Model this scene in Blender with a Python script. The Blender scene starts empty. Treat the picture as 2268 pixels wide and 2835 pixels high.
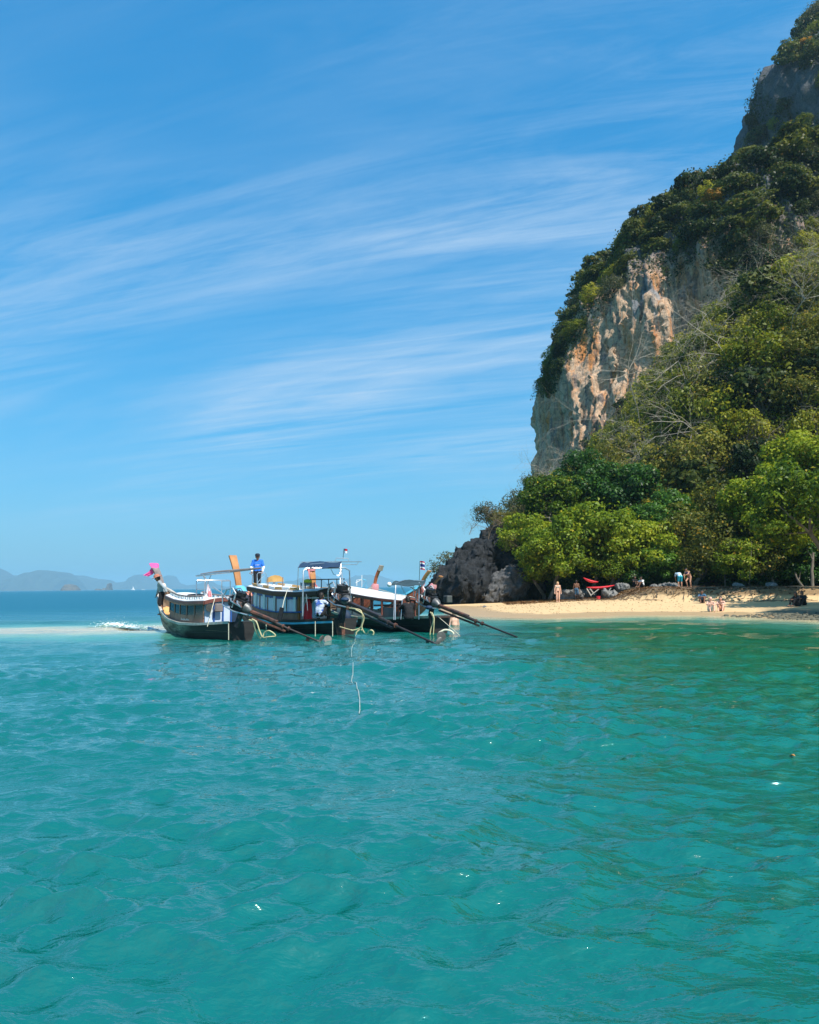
import bpy, bmesh, math, random
import numpy as np
from mathutils import Vector, Matrix

SC = bpy.context.scene
COL = SC.collection
R = math.radians
random.seed(7)
RNG = np.random.default_rng(11)

# ------------------------------------------------------------------ camera
CAM_Z = 1.75
FPX, IW, IH = 2096.0, 2268.0, 2835.0
PITCH, ROLL = R(5.64), R(0.585)
cam_d = bpy.data.cameras.new('camera')
cam = bpy.data.objects.new('camera', cam_d)
COL.objects.link(cam)
cam_d.sensor_fit = 'HORIZONTAL'
cam_d.sensor_width = 36.0
cam_d.lens = 36.0 * FPX / IW
cam_d.clip_start = 0.1
cam_d.clip_end = 60000
CAM_M = Matrix.Rotation(R(90) + PITCH, 3, 'X') @ Matrix.Rotation(-ROLL, 3, 'Z')
cam.matrix_world = Matrix.Translation((0, 0, CAM_Z)) @ CAM_M.to_4x4()
SC.camera = cam

def ray(px, py):
    return CAM_M @ Vector(((px - IW / 2) / FPX, -(py - IH / 2) / FPX, -1.0))
def P(px, py, Y):
    d = ray(px, py)
    return Vector((0, 0, CAM_Z)) + d * (Y / d.y)
def G(px, py, z=0.0):
    d = ray(px, py)
    return Vector((0, 0, CAM_Z)) + d * ((z - CAM_Z) / d.z)
_CI = np.array(CAM_M.inverted())
def project(V):
    q = (np.asarray(V, float) - np.array([0, 0, CAM_Z])) @ _CI.T
    return np.stack([IW / 2 + FPX * q[:, 0] / -q[:, 2], IH / 2 - FPX * q[:, 1] / -q[:, 2]], 1)

# ------------------------------------------------------------------ sun, sky, exposure
SUN_EL = R(52)
SUN_AZ = math.atan2(0.58, -0.81)          # measured from +Y towards +X
SUN_DIR = Vector((math.sin(SUN_AZ) * math.cos(SUN_EL), math.cos(SUN_AZ) * math.cos(SUN_EL), math.sin(SUN_EL)))
sun_d = bpy.data.lights.new('sun', 'SUN')
sun_d.energy = 5.0
sun_d.angle = R(0.53)
sun_d.color = (1.0, 0.95, 0.87)
sun = bpy.data.objects.new('sun', sun_d)
COL.objects.link(sun)
sun.rotation_euler = SUN_DIR.to_track_quat('Z', 'Y').to_euler()
sun.location = (40, -40, 80)

world = bpy.data.worlds.new('World')
SC.world = world
world.use_nodes = True
SC.view_settings.view_transform = 'Standard'
SC.view_settings.look = 'None'
SC.view_settings.exposure = 0.45
SC.view_settings.gamma = 1.0
SC.view_settings.use_curve_mapping = False
cy = SC.cycles
cy.use_denoising = True
cy.max_bounces = 6
cy.diffuse_bounces = 3
cy.glossy_bounces = 3
cy.transmission_bounces = 4
cy.transparent_max_bounces = 12
cy.volume_bounces = 1
cy.caustics_reflective = False
cy.caustics_refractive = False
cy.sample_clamp_indirect = 4.0

class NT:
    def __init__(s, tree):
        s.t = tree
        s.n = tree.nodes
    def new(s, kind, **kw):
        n = s.n.new(kind)
        for k, v in kw.items():
            setattr(n, k, v)
        return n
    def link(s, a, b):
        s.t.links.new(a, b)
    def val(s, sock, v):
        if hasattr(v, 'is_output') or isinstance(v, bpy.types.NodeSocket):
            s.link(v, sock)
        else:
            sock.default_value = v
    def math(s, op, a, b=None, c=None, clamp=False):
        n = s.new('ShaderNodeMath', operation=op, use_clamp=clamp)
        for i, v in enumerate((a, b, c)):
            if v is not None:
                s.val(n.inputs[i], v)
        return n.outputs[0]
    def noise(s, vec, scale, detail=4, rough=0.55, dist=0.0, dims='3D'):
        n = s.new('ShaderNodeTexNoise', noise_dimensions=dims)
        if vec is not None:
            s.link(vec, n.inputs['Vector'])
        n.inputs['Scale'].default_value = scale
        n.inputs['Detail'].default_value = detail
        n.inputs['Roughness'].default_value = rough
        n.inputs['Distortion'].default_value = dist
        return n.outputs['Fac']
    def ramp(s, fac, stops, interp='LINEAR'):
        n = s.new('ShaderNodeValToRGB')
        n.color_ramp.interpolation = interp
        el = n.color_ramp.elements
        while len(el) < len(stops):
            el.new(0.5)
        for e, (p, c) in zip(el, stops):
            e.position = p
            e.color = (c, c, c, 1) if isinstance(c, (int, float)) else (*c, 1)
        s.link(fac, n.inputs[0])
        return n.outputs[0]
    def mix(s, fac, a, b, mode='MIX'):
        n = s.new('ShaderNodeMix', data_type='RGBA', blend_type=mode)
        s.val(n.inputs[0], fac)
        for i, v in ((6, a), (7, b)):
            s.val(n.inputs[i], v if isinstance(v, bpy.types.NodeSocket) else (*v, 1) if len(v) == 3 else v)
        return n.outputs[2]
    def mapping(s, vec, scale=(1, 1, 1), rot=(0, 0, 0), loc=(0, 0, 0)):
        n = s.new('ShaderNodeMapping')
        s.link(vec, n.inputs[0])
        n.inputs['Scale'].default_value = scale
        n.inputs['Rotation'].default_value = rot
        n.inputs['Location'].default_value = loc
        return n.outputs[0]
    def bump(s, height, strength=0.3, dist=0.1, normal=None):
        n = s.new('ShaderNodeBump')
        n.inputs['Strength'].default_value = strength
        n.inputs['Distance'].default_value = dist
        s.link(height, n.inputs['Height'])
        if normal is not None:
            s.link(normal, n.inputs['Normal'])
        return n.outputs[0]

def lin(v):
    v = v / 255.0
    return v / 12.92 if v <= 0.04045 else ((v + 0.055) / 1.055) ** 2.4
def c(r, g, b):
    return (lin(r), lin(g), lin(b))

# the sky: daylight with a high layer of thin streaky cirrus
wt = NT(world.node_tree)
wt.n.clear()
sky = wt.new('ShaderNodeTexSky', sky_type='NISHITA')
sky.sun_disc = False
sky.sun_elevation = SUN_EL
sky.sun_rotation = SUN_AZ
sky.altitude = 0
sky.air_density = 1.5
sky.dust_density = 1.0
sky.ozone_density = 3.0
tc = wt.new('ShaderNodeTexCoord')
sep = wt.new('ShaderNodeSeparateXYZ')
wt.link(tc.outputs['Generated'], sep.inputs[0])
zz = wt.math('MAXIMUM', sep.outputs[2], 0.03)
zc = wt.math('ADD', zz, 0.10)
cx = wt.math('DIVIDE', sep.outputs[0], zc)
cyy = wt.math('DIVIDE', sep.outputs[1], zc)
comb = wt.new('ShaderNodeCombineXYZ')
wt.link(cx, comb.inputs[0]); wt.link(cyy, comb.inputs[1])
def streak(rot, sc_, loc):
    return wt.mapping(wt.mapping(comb.outputs[0], rot=(0, 0, R(rot))), scale=sc_, loc=loc)
v1 = streak(24, (0.34, 1.7, 1), (2.69, 16.95, 0))
v2 = streak(15, (0.55, 5.5, 1), (15.28, 5.1, 0))
v3 = streak(26, (0.30, 0.75, 1), (9.91, 8.99, 0))
v4 = streak(30, (1.6, 9.0, 1), (13.03, 15.77, 0))
n1 = wt.noise(v1, 1.0, 8, 0.62, 1.0)
n2 = wt.noise(v2, 1.3, 9, 0.68, 1.6)
n3 = wt.noise(v3, 1.0, 4, 0.55, 0.5)
n4 = wt.noise(v4, 1.0, 9, 0.7, 1.8)
m1 = wt.ramp(n1, [(0.42, 0.0), (0.72, 1.0)])
m2 = wt.ramp(n2, [(0.40, 0.0), (0.74, 1.0)])
m3 = wt.ramp(n3, [(0.38, 0.0), (0.60, 1.0)])
m4 = wt.ramp(n4, [(0.42, 0.0), (0.75, 1.0)])
cl = wt.math('ADD', wt.math('MULTIPLY', m1, 0.70), wt.math('ADD', wt.math('MULTIPLY', m2, 0.55), wt.math('MULTIPLY', m4, 0.16)))
cl = wt.math('MULTIPLY', cl, wt.math('ADD', wt.math('MULTIPLY', m3, 0.95), 0.08))
fade = wt.ramp(sep.outputs[2], [(0.05, 0.0), (0.20, 1.0)])
cl = wt.math('MULTIPLY', wt.math('MULTIPLY', cl, fade), 0.70, clamp=True)
# the photograph's own grade of the blue: flatter and more azure than the plain model, all round the sky
SKY_S = 0.12
srgb = wt.new('ShaderNodeSeparateColor'); wt.link(sky.outputs[0], srgb.inputs[0])
crgb = wt.new('ShaderNodeCombineColor')
for i_, (a_, p_) in enumerate(((0.0195, 1.25), (0.140, 0.62), (0.268, 0.51))):
    wt.link(wt.math('MULTIPLY', wt.math('POWER', srgb.outputs[i_], p_), a_ / SKY_S), crgb.inputs[i_])
skyc = wt.mix(cl, crgb.outputs[0], (0.40 / SKY_S, 0.53 / SKY_S, 0.68 / SKY_S))
bg = wt.new('ShaderNodeBackground')
bg.inputs['Strength'].default_value = SKY_S
wt.link(skyc, bg.inputs['Color'])
wo = wt.new('ShaderNodeOutputWorld')
wt.link(bg.outputs[0], wo.inputs['Surface'])

# ------------------------------------------------------------------ helpers: objects
def tag(o, label=None, cat=None, group=None, kind=None):
    for k, v in (('label', label), ('category', cat), ('group', group), ('kind', kind)):
        if v:
            o[k] = v
    return o
def link(name, mesh, parent=None):
    o = bpy.data.objects.new(name, mesh)
    COL.objects.link(o)
    if parent is not None:
        o.parent = parent
    return o
def thing(name, label, cat, loc=(0, 0, 0), rz=0.0, group=None):
    o = link(name, None)
    o.empty_display_size = 0.3
    o.location = loc
    o.rotation_euler = (0, 0, rz)
    return tag(o, label, cat, group)
def mesh_np(name, V, F, mats=(), smooth=True, midx=None):
    """V (n,3); F one (m,k) array or a list of them"""
    V = np.ascontiguousarray(V, dtype=np.float32)
    FL = F if isinstance(F, list) else [F]
    me = bpy.data.meshes.new(name)
    me.vertices.add(len(V))
    me.vertices.foreach_set('co', V.ravel())
    loops = np.concatenate([np.asarray(f).ravel() for f in FL]).astype(np.int32)
    tot = np.concatenate([np.full(len(f), np.asarray(f).shape[1]) for f in FL]).astype(np.int32)
    st = np.concatenate([[0], np.cumsum(tot)[:-1]]).astype(np.int32)
    me.loops.add(len(loops))
    me.loops.foreach_set('vertex_index', loops)
    me.polygons.add(len(tot))
    me.polygons.foreach_set('loop_start', st)
    me.polygons.foreach_set('loop_total', tot)
    if smooth:
        me.polygons.foreach_set('use_smooth', np.ones(len(tot), dtype=bool))
    for m in mats:
        me.materials.append(m)
    if midx is not None:
        me.polygons.foreach_set('material_index', np.asarray(midx, dtype=np.int32))
    me.update(calc_edges=True)
    me.validate()
    return me
def attr(me, name, vals):
    a = me.attributes.new(name, 'FLOAT', 'POINT')
    a.data.foreach_set('value', np.ascontiguousarray(vals, dtype=np.float32))

class MB:
    """collects simple shapes into ONE mesh"""
    def __init__(s):
        s.V = []; s.F = []
    def add(s, V, F):
        b = len(s.V)
        s.V += [tuple(v) for v in V]
        s.F += [tuple(i + b for i in f) for f in F]
        return s
    def box(s, lo, hi, M=None):
        x0, y0, z0 = lo; x1, y1, z1 = hi
        V = [Vector(p) for p in ((x0,y0,z0),(x1,y0,z0),(x1,y1,z0),(x0,y1,z0),(x0,y0,z1),(x1,y0,z1),(x1,y1,z1),(x0,y1,z1))]
        if M is not None:
            V = [M @ v for v in V]
        return s.add(V, [(3,2,1,0),(4,5,6,7),(0,1,5,4),(1,2,6,5),(2,3,7,6),(3,0,4,7)])
    def bar(s, a, b, w, h, up=(0, 0, 1)):
        a, b = Vector(a), Vector(b)
        d = b - a; L = d.length
        x = d.normalized(); u = Vector(up)
        y = u.cross(x)
        if y.length < 1e-4:
            y = Vector((0, 1, 0)).cross(x)
        y.normalize(); z = x.cross(y)
        M = Matrix((x, y, z)).transposed().to_4x4(); M.translation = a
        return s.box((0, -w/2, -h/2), (L, w/2, h/2), M)
    def tube(s, pts, r, n=8, cap=True):
        pts = [Vector(p) for p in pts]
        k = len(pts)
        rr = [r] * k if isinstance(r, (int, float)) else list(r)
        V = []; F = []
        prev = None
        for i, p in enumerate(pts):
            t = (pts[min(i+1, k-1)] - pts[max(i-1, 0)])
            if t.length < 1e-9: t = Vector((0, 0, 1))
            t.normalize()
            if prev is None:
                a = Vector((0, 0, 1)) if abs(t.z) < 0.9 else Vector((1, 0, 0))
            else:
                a = prev
            u = (a - t * a.dot(t))
            if u.length < 1e-6: u = t.orthogonal()
            u.normalize(); prev = u
            w = t.cross(u)
            for j in range(n):
                an = 2 * math.pi * j / n
                V.append(p + (u * math.cos(an) + w * math.sin(an)) * rr[i])
        for i in range(k - 1):
            for j in range(n):
                a0 = i*n + j; a1 = i*n + (j+1) % n
                F.append((a0, a1, a1 + n, a0 + n))
        if cap:
            F.append(tuple(reversed(range(n))))
            F.append(tuple(range((k-1)*n, k*n)))
        return s.add(V, F)
    def loft(s, secs, close=True, cap=True):
        n = len(secs[0]); V = []; F = []
        for q in secs: V += [tuple(p) for p in q]
        m = n if close else n - 1
        for i in range(len(secs) - 1):
            for j in range(m):
                a = i*n + j; b = i*n + (j+1) % n
                F.append((a, b, b + n, a + n))
        if cap and close:
            F.append(tuple(reversed(range(n))))
            F.append(tuple(range((len(secs)-1)*n, len(secs)*n)))
        return s.add(V, F)
    def ball(s, ctr, r, nu=10, nv=7, M=None):
        rx, ry, rz = (r, r, r) if isinstance(r, (int, float)) else r
        V = []; F = []
        for i in range(1, nv):
            a = math.pi * i / nv
            for j in range(nu):
                b = 2 * math.pi * j / nu
                V.append(Vector((rx*math.sin(a)*math.cos(b), ry*math.sin(a)*math.sin(b), rz*math.cos(a))))
        V.append(Vector((0, 0, rz))); V.append(Vector((0, 0, -rz)))
        t, d = len(V) - 2, len(V) - 1
        for i in range(nv - 2):
            for j in range(nu):
                F.append((i*nu+j, (i+1)*nu+j, (i+1)*nu+(j+1) % nu, i*nu+(j+1) % nu))
        for j in range(nu):
            F.append((t, j, (j+1) % nu)); F.append((d, (nv-2)*nu+(j+1) % nu, (nv-2)*nu+j))
        if M is not None: V = [M @ v for v in V]
        return s.add([v + Vector(ctr) for v in V], F)
    def build(s, name, mat, parent=None, smooth=False, bevel=0.0):
        me = bpy.data.meshes.new(name)
        me.from_pydata(s.V, [], s.F)
        bm = bmesh.new(); bm.from_mesh(me)
        bmesh.ops.recalc_face_normals(bm, faces=bm.faces)
        if bevel:
            bmesh.ops.bevel(bm, geom=[e for e in bm.edges if len(e.link_faces) == 2 and e.calc_face_angle(0) > 0.6], offset=bevel, segments=1, affect='EDGES')
        bm.to_mesh(me); bm.free()
        if smooth:
            me.polygons.foreach_set('use_smooth', np.ones(len(me.polygons), dtype=bool))
            try: me.set_sharp_from_angle(angle=R(42))
            except Exception: pass
        if mat is not None: me.materials.append(mat)
        return link(name, me, parent)

# ------------------------------------------------------------------ helpers: noise
def _h(i, j, k, s):
    h = (i.astype(np.uint32) * np.uint32(374761393) + j.astype(np.uint32) * np.uint32(668265263) + k.astype(np.uint32) * np.uint32(2147483647) + np.uint32(s) * np.uint32(1274126177))
    h = (h ^ (h >> np.uint32(13))) * np.uint32(1274126177)
    h = (h ^ (h >> np.uint32(15))) * np.uint32(2246822519)
    return h ^ (h >> np.uint32(16))
_GR = np.array([(1,1,0),(-1,1,0),(1,-1,0),(-1,-1,0),(1,0,1),(-1,0,1),(1,0,-1),(-1,0,-1),(0,1,1),(0,-1,1),(0,1,-1),(0,-1,-1),(1,1,0),(-1,1,0),(0,-1,1),(0,-1,-1)], float)
def pnoise(p, seed=0):
    p = np.asarray(p, float)
    i = np.floor(p).astype(np.int64); f = p - i
    u = f*f*f*(f*(f*6-15)+10)
    out = 0
    for a in (0, 1):
        wa = u[:, 0] if a else 1-u[:, 0]
        for b in (0, 1):
            wb = u[:, 1] if b else 1-u[:, 1]
            for d in (0, 1):
                wd = u[:, 2] if d else 1-u[:, 2]
                g = _GR[_h(i[:, 0]+a, i[:, 1]+b, i[:, 2]+d, seed) & np.uint32(15)]
                out = out + wa*wb*wd*(g[:, 0]*(f[:, 0]-a)+g[:, 1]*(f[:, 1]-b)+g[:, 2]*(f[:, 2]-d))
    return out
def fbm(p, octv=4, seed=0, lac=2.03, gain=0.5):
    p = np.asarray(p, float); o = 0; a = 1.0
    for k in range(octv):
        o = o + a * pnoise(p, seed + k * 17); p = p * lac + 7.3; a *= gain
    return o
def ridged(p, octv=4, seed=0, gain=0.5):
    p = np.asarray(p, float); o = 0; a = 1.0
    for k in range(octv):
        o = o + a * (1 - np.abs(pnoise(p, seed + k * 13)) * 2); p = p * 2.07 + 3.1; a *= gain
    return o
def sstep(a, b, x):
    t = np.clip((np.asarray(x, float) - a) / (b - a), 0, 1)
    return t*t*(3-2*t)

def surface_nets(D, org, h):
    """D grid of signed distances -> V, quads"""
    ins = D < 0
    nx, ny, nz = D.shape
    acc = np.zeros((nx-1, ny-1, nz-1, 3)); cnt = np.zeros((nx-1, ny-1, nz-1))
    I = np.stack(np.meshgrid(np.arange(nx), np.arange(ny), np.arange(nz), indexing='ij'), -1).astype(float)
    faces = []
    for ax in range(3):
        sa = [slice(None)]*3; sb = [slice(None)]*3
        sa[ax] = slice(0, -1); sb[ax] = slice(1, None)
        a, b = D[tuple(sa)], D[tuple(sb)]
        cr = ins[tuple(sa)] != ins[tuple(sb)]
        idx = np.argwhere(cr)
        if not len(idx): continue
        da, db = a[cr], b[cr]
        pt = idx.astype(float); pt[:, ax] += da / (da - db)
        o1, o2 = [q for q in range(3) if q != ax]
        quad = []
        ok = np.ones(len(idx), bool)
        cells = []
        for d1, d2 in ((-1, -1), (0, -1), (0, 0), (-1, 0)):
            q = idx.copy(); q[:, o1] += d1; q[:, o2] += d2
            good = np.all((q >= 0) & (q < np.array([nx-1, ny-1, nz-1])), 1)
            qq = q[good]
            np.add.at(acc, (qq[:, 0], qq[:, 1], qq[:, 2]), pt[good])
            np.add.at(cnt, (qq[:, 0], qq[:, 1], qq[:, 2]), 1)
            ok &= good; cells.append(q)
        flip = (da < 0) ^ (ax == 1)
        C = np.stack([cl_[ok] for cl_ in cells], 1)
        fl = flip[ok]
        C[~fl] = C[~fl][:, ::-1]
        faces.append(C)
    ids = -np.ones(cnt.shape, int); m = cnt > 0
    ids[m] = np.arange(m.sum())
    V = acc[m] / cnt[m][:, None] * h + np.array(org)
    F = np.concatenate([ids[q[..., 0], q[..., 1], q[..., 2]] for q in faces])
    return V, F

# ------------------------------------------------------------------ helpers: materials
MATS = {}
def mat(name, base, rough=0.6, var=0.25, scale=4.0, bump=0.15, metal=0.0, stretch=(1, 1, 1), spec=0.4, second=None, thr=(0.45, 0.62), transl=0.0, coords='Object', bdist=0.02):
    if name in MATS: return MATS[name]
    m = bpy.data.materials.new(name); m.use_nodes = True
    t = NT(m.node_tree); t.n.clear()
    tcn = t.new('ShaderNodeTexCoord')
    v = t.mapping(tcn.outputs[coords], scale=stretch)
    n = t.noise(v, scale, 6, 0.6)
    lo = tuple(max(0, x * (1 - var)) for x in base); hi = tuple(min(1, x * (1 + var)) for x in base)
    col = t.mix(t.ramp(n, [(0.3, 0.0), (0.7, 1.0)]), lo, hi)
    if second is not None:
        n2 = t.noise(v, scale * 0.6, 5, 0.6, 0.4)
        col = t.mix(t.ramp(n2, [(thr[0], 0.0), (thr[1], 1.0)]), col, second)
    b = t.new('ShaderNodeBsdfPrincipled')
    t.link(col, b.inputs['Base Color'])
    b.inputs['Roughness'].default_value = rough
    b.inputs['Metallic'].default_value = metal
    b.inputs['Specular IOR Level'].default_value = spec
    if bump:
        nb = t.noise(v, scale * 3, 6, 0.65)
        t.link(t.bump(nb, bump, bdist), b.inputs['Normal'])
    out = t.new('ShaderNodeOutputMaterial')
    sh = b.outputs[0]
    if transl:
        tr = t.new('ShaderNodeBsdfTranslucent'); t.link(col, tr.inputs['Color'])
        ms = t.new('ShaderNodeMixShader'); ms.inputs[0].default_value = transl
        t.link(sh, ms.inputs[1]); t.link(tr.outputs[0], ms.inputs[2]); sh = ms.outputs[0]
    t.link(sh, out.inputs['Surface'])
    MATS[name] = m
    return m
# ================================================================== the setting
# ---- plan of the land
SH = np.array([(60, 420), (34, 180), (14, 112), (5.5, 84), (3.4, 72), (2.2, 60), (1.9, 50), (3.2, 45), (5.2, 41.8), (7.2, 40.6), (9.5, 41.6), (11.8, 43.4), (14, 43.2), (15.8, 42.4), (17.4, 40.2), (18.2, 37), (19.4, 34.0), (23, 30), (32, 25), (60, 18), (160, 5), (400, -40)], float)
def shore_dist(x, y):
    """signed distance to the shore line: + inland, - out on the water"""
    x = np.asarray(x, float); y = np.asarray(y, float)
    best = np.full(x.shape, 1e9); sgn = np.zeros(x.shape)
    for a, b in zip(SH[:-1], SH[1:]):
        d = b - a; L2 = d @ d
        t = np.clip(((x-a[0])*d[0] + (y-a[1])*d[1]) / L2, 0, 1)
        q = np.hypot(x-a[0]-t*d[0], y-a[1]-t*d[1])
        cr = d[0]*(y-a[1]) - d[1]*(x-a[0])
        m = q < best
        best = np.where(m, q, best); sgn = np.where(m, np.sign(cr), sgn)
    return best * np.where(sgn == 0, 1, sgn)

def back_line(x):
    return np.interp(x, [0, 4, 8, 12, 15, 17, 19, 22, 30, 60], [62, 63, 63.5, 63.5, 62, 58.5, 56, 54, 50, 45])
def talus_top(x):   # ground height 42 m behind the back line
    return np.interp(x, [0, 6, 12, 18, 25, 31, 36, 41, 51, 70, 110], [1.5, 3, 6, 9, 13, 19, 26, 32, 38, 42, 46])
def ground_h(x, y):
    x = np.asarray(x, float); y = np.asarray(y, float)
    d = shore_dist(x, y)
    pts = np.stack([x, y, np.zeros_like(x)], -1).reshape(-1, 3)
    nz = (fbm(pts * 0.35, 3, 5)).reshape(x.shape)
    h = np.where(d < 0, np.maximum(-4.5, d * 0.09), 0.58 * sstep(-1, 17, d) - 0.58 * sstep(-1, 17, 0.0))
    h = h + 0.035 * nz * sstep(0, 3, d)
    t = y - back_line(x)
    bank = 0.80 * sstep(15.8, 18.8, x) * sstep(-0.4, 0.9, t + 0.5 * nz) + 0.12 * sstep(0, 4, t)
    hill = talus_top(x) * sstep(10, 47, t) * 0.98
    return h + bank + hill + 0.5 * nz * sstep(4, 14, t)

def grid_mesh(name, X, Y, Z, mats, mask=None):
    ny, nx = X.shape
    V = np.stack([X, Y, Z], -1).reshape(-1, 3)
    idx = np.arange(ny*nx).reshape(ny, nx)
    F = np.stack([idx[:-1, :-1], idx[:-1, 1:], idx[1:, 1:], idx[1:, :-1]], -1).reshape(-1, 4)
    if mask is not None:
        F = F[mask.ravel()]
        used = np.unique(F); re = -np.ones(len(V), int); re[used] = np.arange(len(used))
        return mesh_np(name, V[used], re[F], mats), used
    return mesh_np(name, V, F, mats), None

# ---- materials of the setting
def sand_mat():
    m = bpy.data.materials.new('sand'); m.use_nodes = True
    t = NT(m.node_tree); t.n.clear()
    ge = t.new('ShaderNodeNewGeometry'); s = t.new('ShaderNodeSeparateXYZ'); t.link(ge.outputs['Position'], s.inputs[0])
    n = t.noise(ge.outputs['Position'], 0.8, 6, 0.6)
    n2 = t.noise(ge.outputs['Position'], 14.0, 5, 0.7)
    col = t.mix(n, (0.60, 0.40, 0.20), (0.69, 0.475, 0.25))
    col = t.mix(t.math('MULTIPLY', t.ramp(n2, [(0.55, 0.0), (0.75, 1.0)]), 0.35), col, (0.36, 0.23, 0.12))
    # wet rim at the water's edge
    wz = t.math('ADD', s.outputs[2], t.math('MULTIPLY', t.math('SUBTRACT', t.noise(ge.outputs['Position'], 0.5, 3), 0.5), 0.10))
    wet = t.ramp(wz, [(0.075, 1.0), (0.10, 0.0)])
    col = t.mix(wet, col, (0.44, 0.30, 0.16))
    # stony, weedy flat at the right-hand end
    rk = t.ramp(t.math('ADD', t.math('MULTIPLY', s.outputs[0], 0.05), t.math('MULTIPLY', s.outputs[1], -0.017)), [(0.255, 0.0), (0.30, 1.0)])
    rk = t.math('MULTIPLY', rk, t.ramp(s.outputs[2], [(0.16, 1.0), (0.30, 0.0)]))
    stone = t.mix(t.noise(ge.outputs['Position'], 5.0, 6, 0.7), (0.08, 0.075, 0.05), (0.26, 0.23, 0.15))
    col = t.mix(rk, col, stone)
    # litter and soil up the bank
    so = t.ramp(t.math('ADD', s.outputs[2], t.math('MULTIPLY', t.math('SUBTRACT', n, 0.5), 0.5)), [(0.85, 0.0), (1.10, 1.0)])
    soil = t.mix(t.noise(ge.outputs['Position'], 3.5, 7, 0.75), (0.10, 0.06, 0.03), (0.42, 0.28, 0.14))
    col = t.mix(so, col, soil)
    b = t.new('ShaderNodeBsdfPrincipled'); t.link(col, b.inputs['Base Color'])
    t.link(t.ramp(wet, [(0, 0.9), (1, 0.42)]), b.inputs['Roughness'])
    b.inputs['Specular IOR Level'].default_value = 0.25
    nb = t.math('ADD', t.noise(ge.outputs['Position'], 2.2, 5, 0.6), t.math('MULTIPLY', n2, 0.4))
    t.link(t.bump(nb, 0.6, 0.12), b.inputs['Normal'])
    o = t.new('ShaderNodeOutputMaterial'); t.link(b.outputs[0], o.inputs['Surface'])
    return m
def rock_mat(name, greys, warm, warm_amt, streak=True, dark=(0.03, 0.032, 0.036), grain=1.0, bump=0.9, bdist=0.5):
    m = bpy.data.materials.new(name); m.use_nodes = True
    t = NT(m.node_tree); t.n.clear()
    ge = t.new('ShaderNodeNewGeometry'); pos = ge.outputs['Position']
    vs = t.mapping(pos, scale=(1, 1, 0.07))
    vs2 = t.mapping(pos, scale=(1, 1, 0.03))
    g = t.mix(t.ramp(t.noise(pos, 0.9*grain, 8, 0.7), [(0.3, 0.0), (0.7, 1.0)]), greys[0], greys[1])
    if streak:
        wm = t.ramp(t.math('ADD', t.noise(vs2, 0.30, 5, 0.6, 0.2), t.math('MULTIPLY', t.math('SUBTRACT', t.noise(pos, 0.055, 2, 0.5), 0.5), 1.3)), [(warm_amt, 0.0), (warm_amt + 0.10, 1.0)])
        sz_ = t.new('ShaderNodeSeparateXYZ'); t.link(pos, sz_.inputs[0])
        wm = t.math('MULTIPLY', wm, t.ramp(t.math('DIVIDE', sz_.outputs[2], 100.0), [(0.50, 1.0), (0.57, 0.0)]))
        g = t.mix(t.ramp(t.math('DIVIDE', sz_.outputs[2], 100.0), [(0.47, 0.0), (0.56, 0.75)]), g, (0.10, 0.105, 0.112))
        wc = t.ramp(t.noise(vs, 0.55, 6, 0.65), [(0.30, warm[0]), (0.46, warm[1]), (0.64, warm[2])])
        g = t.mix(wm, g, wc)
        ds = t.ramp(t.noise(vs, 0.8, 6, 0.7, 0.3), [(0.52, 0.0), (0.62, 1.0)])
        g = t.mix(t.math('MULTIPLY', ds, 0.70), g, (0.075, 0.088, 0.11))
        ws = t.ramp(t.noise(vs2, 1.1, 5, 0.7), [(0.60, 0.0), (0.72, 1.0)])
        g = t.mix(t.math('MULTIPLY', ws, 0.5), g, (0.46, 0.44, 0.41))
    cr = t.new('ShaderNodeTexVoronoi', feature='DISTANCE_TO_EDGE'); t.link(t.mapping(pos, scale=(1, 1, 0.45)), cr.inputs['Vector']); cr.inputs['Scale'].default_value = 0.75*grain
    g = t.mix(t.math('MULTIPLY', t.ramp(cr.outputs[0], [(0.0, 1.0), (0.05, 0.0)]), 0.45 if streak else 0.25), g, dark)
    pit = t.noise(pos, 2.4*grain, 7, 0.75)
    g = t.mix(t.math('MULTIPLY', t.ramp(pit, [(0.36, 1.0), (0.5, 0.0)]), 0.55), g, dark)
    b = t.new('ShaderNodeBsdfPrincipled'); t.link(g, b.inputs['Base Color'])
    b.inputs['Roughness'].default_value = 0.9
    b.inputs['Specular IOR Level'].default_value = 0.15
    hgt = t.math('ADD', t.math('MULTIPLY', pit, 0.6), t.noise(vs, 1.0*grain, 7, 0.7))
    t.link(t.bump(hgt, bump, bdist), b.inputs['Normal'])
    o = t.new('ShaderNodeOutputMaterial'); t.link(b.outputs[0], o.inputs['Surface'])
    return m
M_SAND = sand_mat()
M_CLIFF = rock_mat('limestone', ((0.19, 0.19, 0.195), (0.40, 0.38, 0.36)), [(0.50, 0.32, 0.19), (0.64, 0.45, 0.30), (0.60, 0.25, 0.08)], 0.20)
M_CLIFF2 = rock_mat('grey_limestone', ((0.075, 0.078, 0.085), (0.21, 0.205, 0.205)), [(0.3, 0.2, 0.12), (0.34, 0.28, 0.22), (0.4, 0.2, 0.1)], 0.95)
M_KARST = rock_mat('karst_rock', ((0.010, 0.0115, 0.013), (0.050, 0.054, 0.058)), None, 0, streak=False, dark=(0.012, 0.012, 0.013), grain=2.2, bump=1.0, bdist=0.22)
M_STONE = rock_mat('pale_boulder', ((0.10, 0.10, 0.095), (0.30, 0.29, 0.27)), None, 0, streak=False, grain=5.0, bump=0.8, bdist=0.06)
M_EARTH = mat('jungle_earth', (0.035, 0.028, 0.016), 0.95, 0.5, 0.6, 0.6, coords='Object', bdist=0.2)

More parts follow.
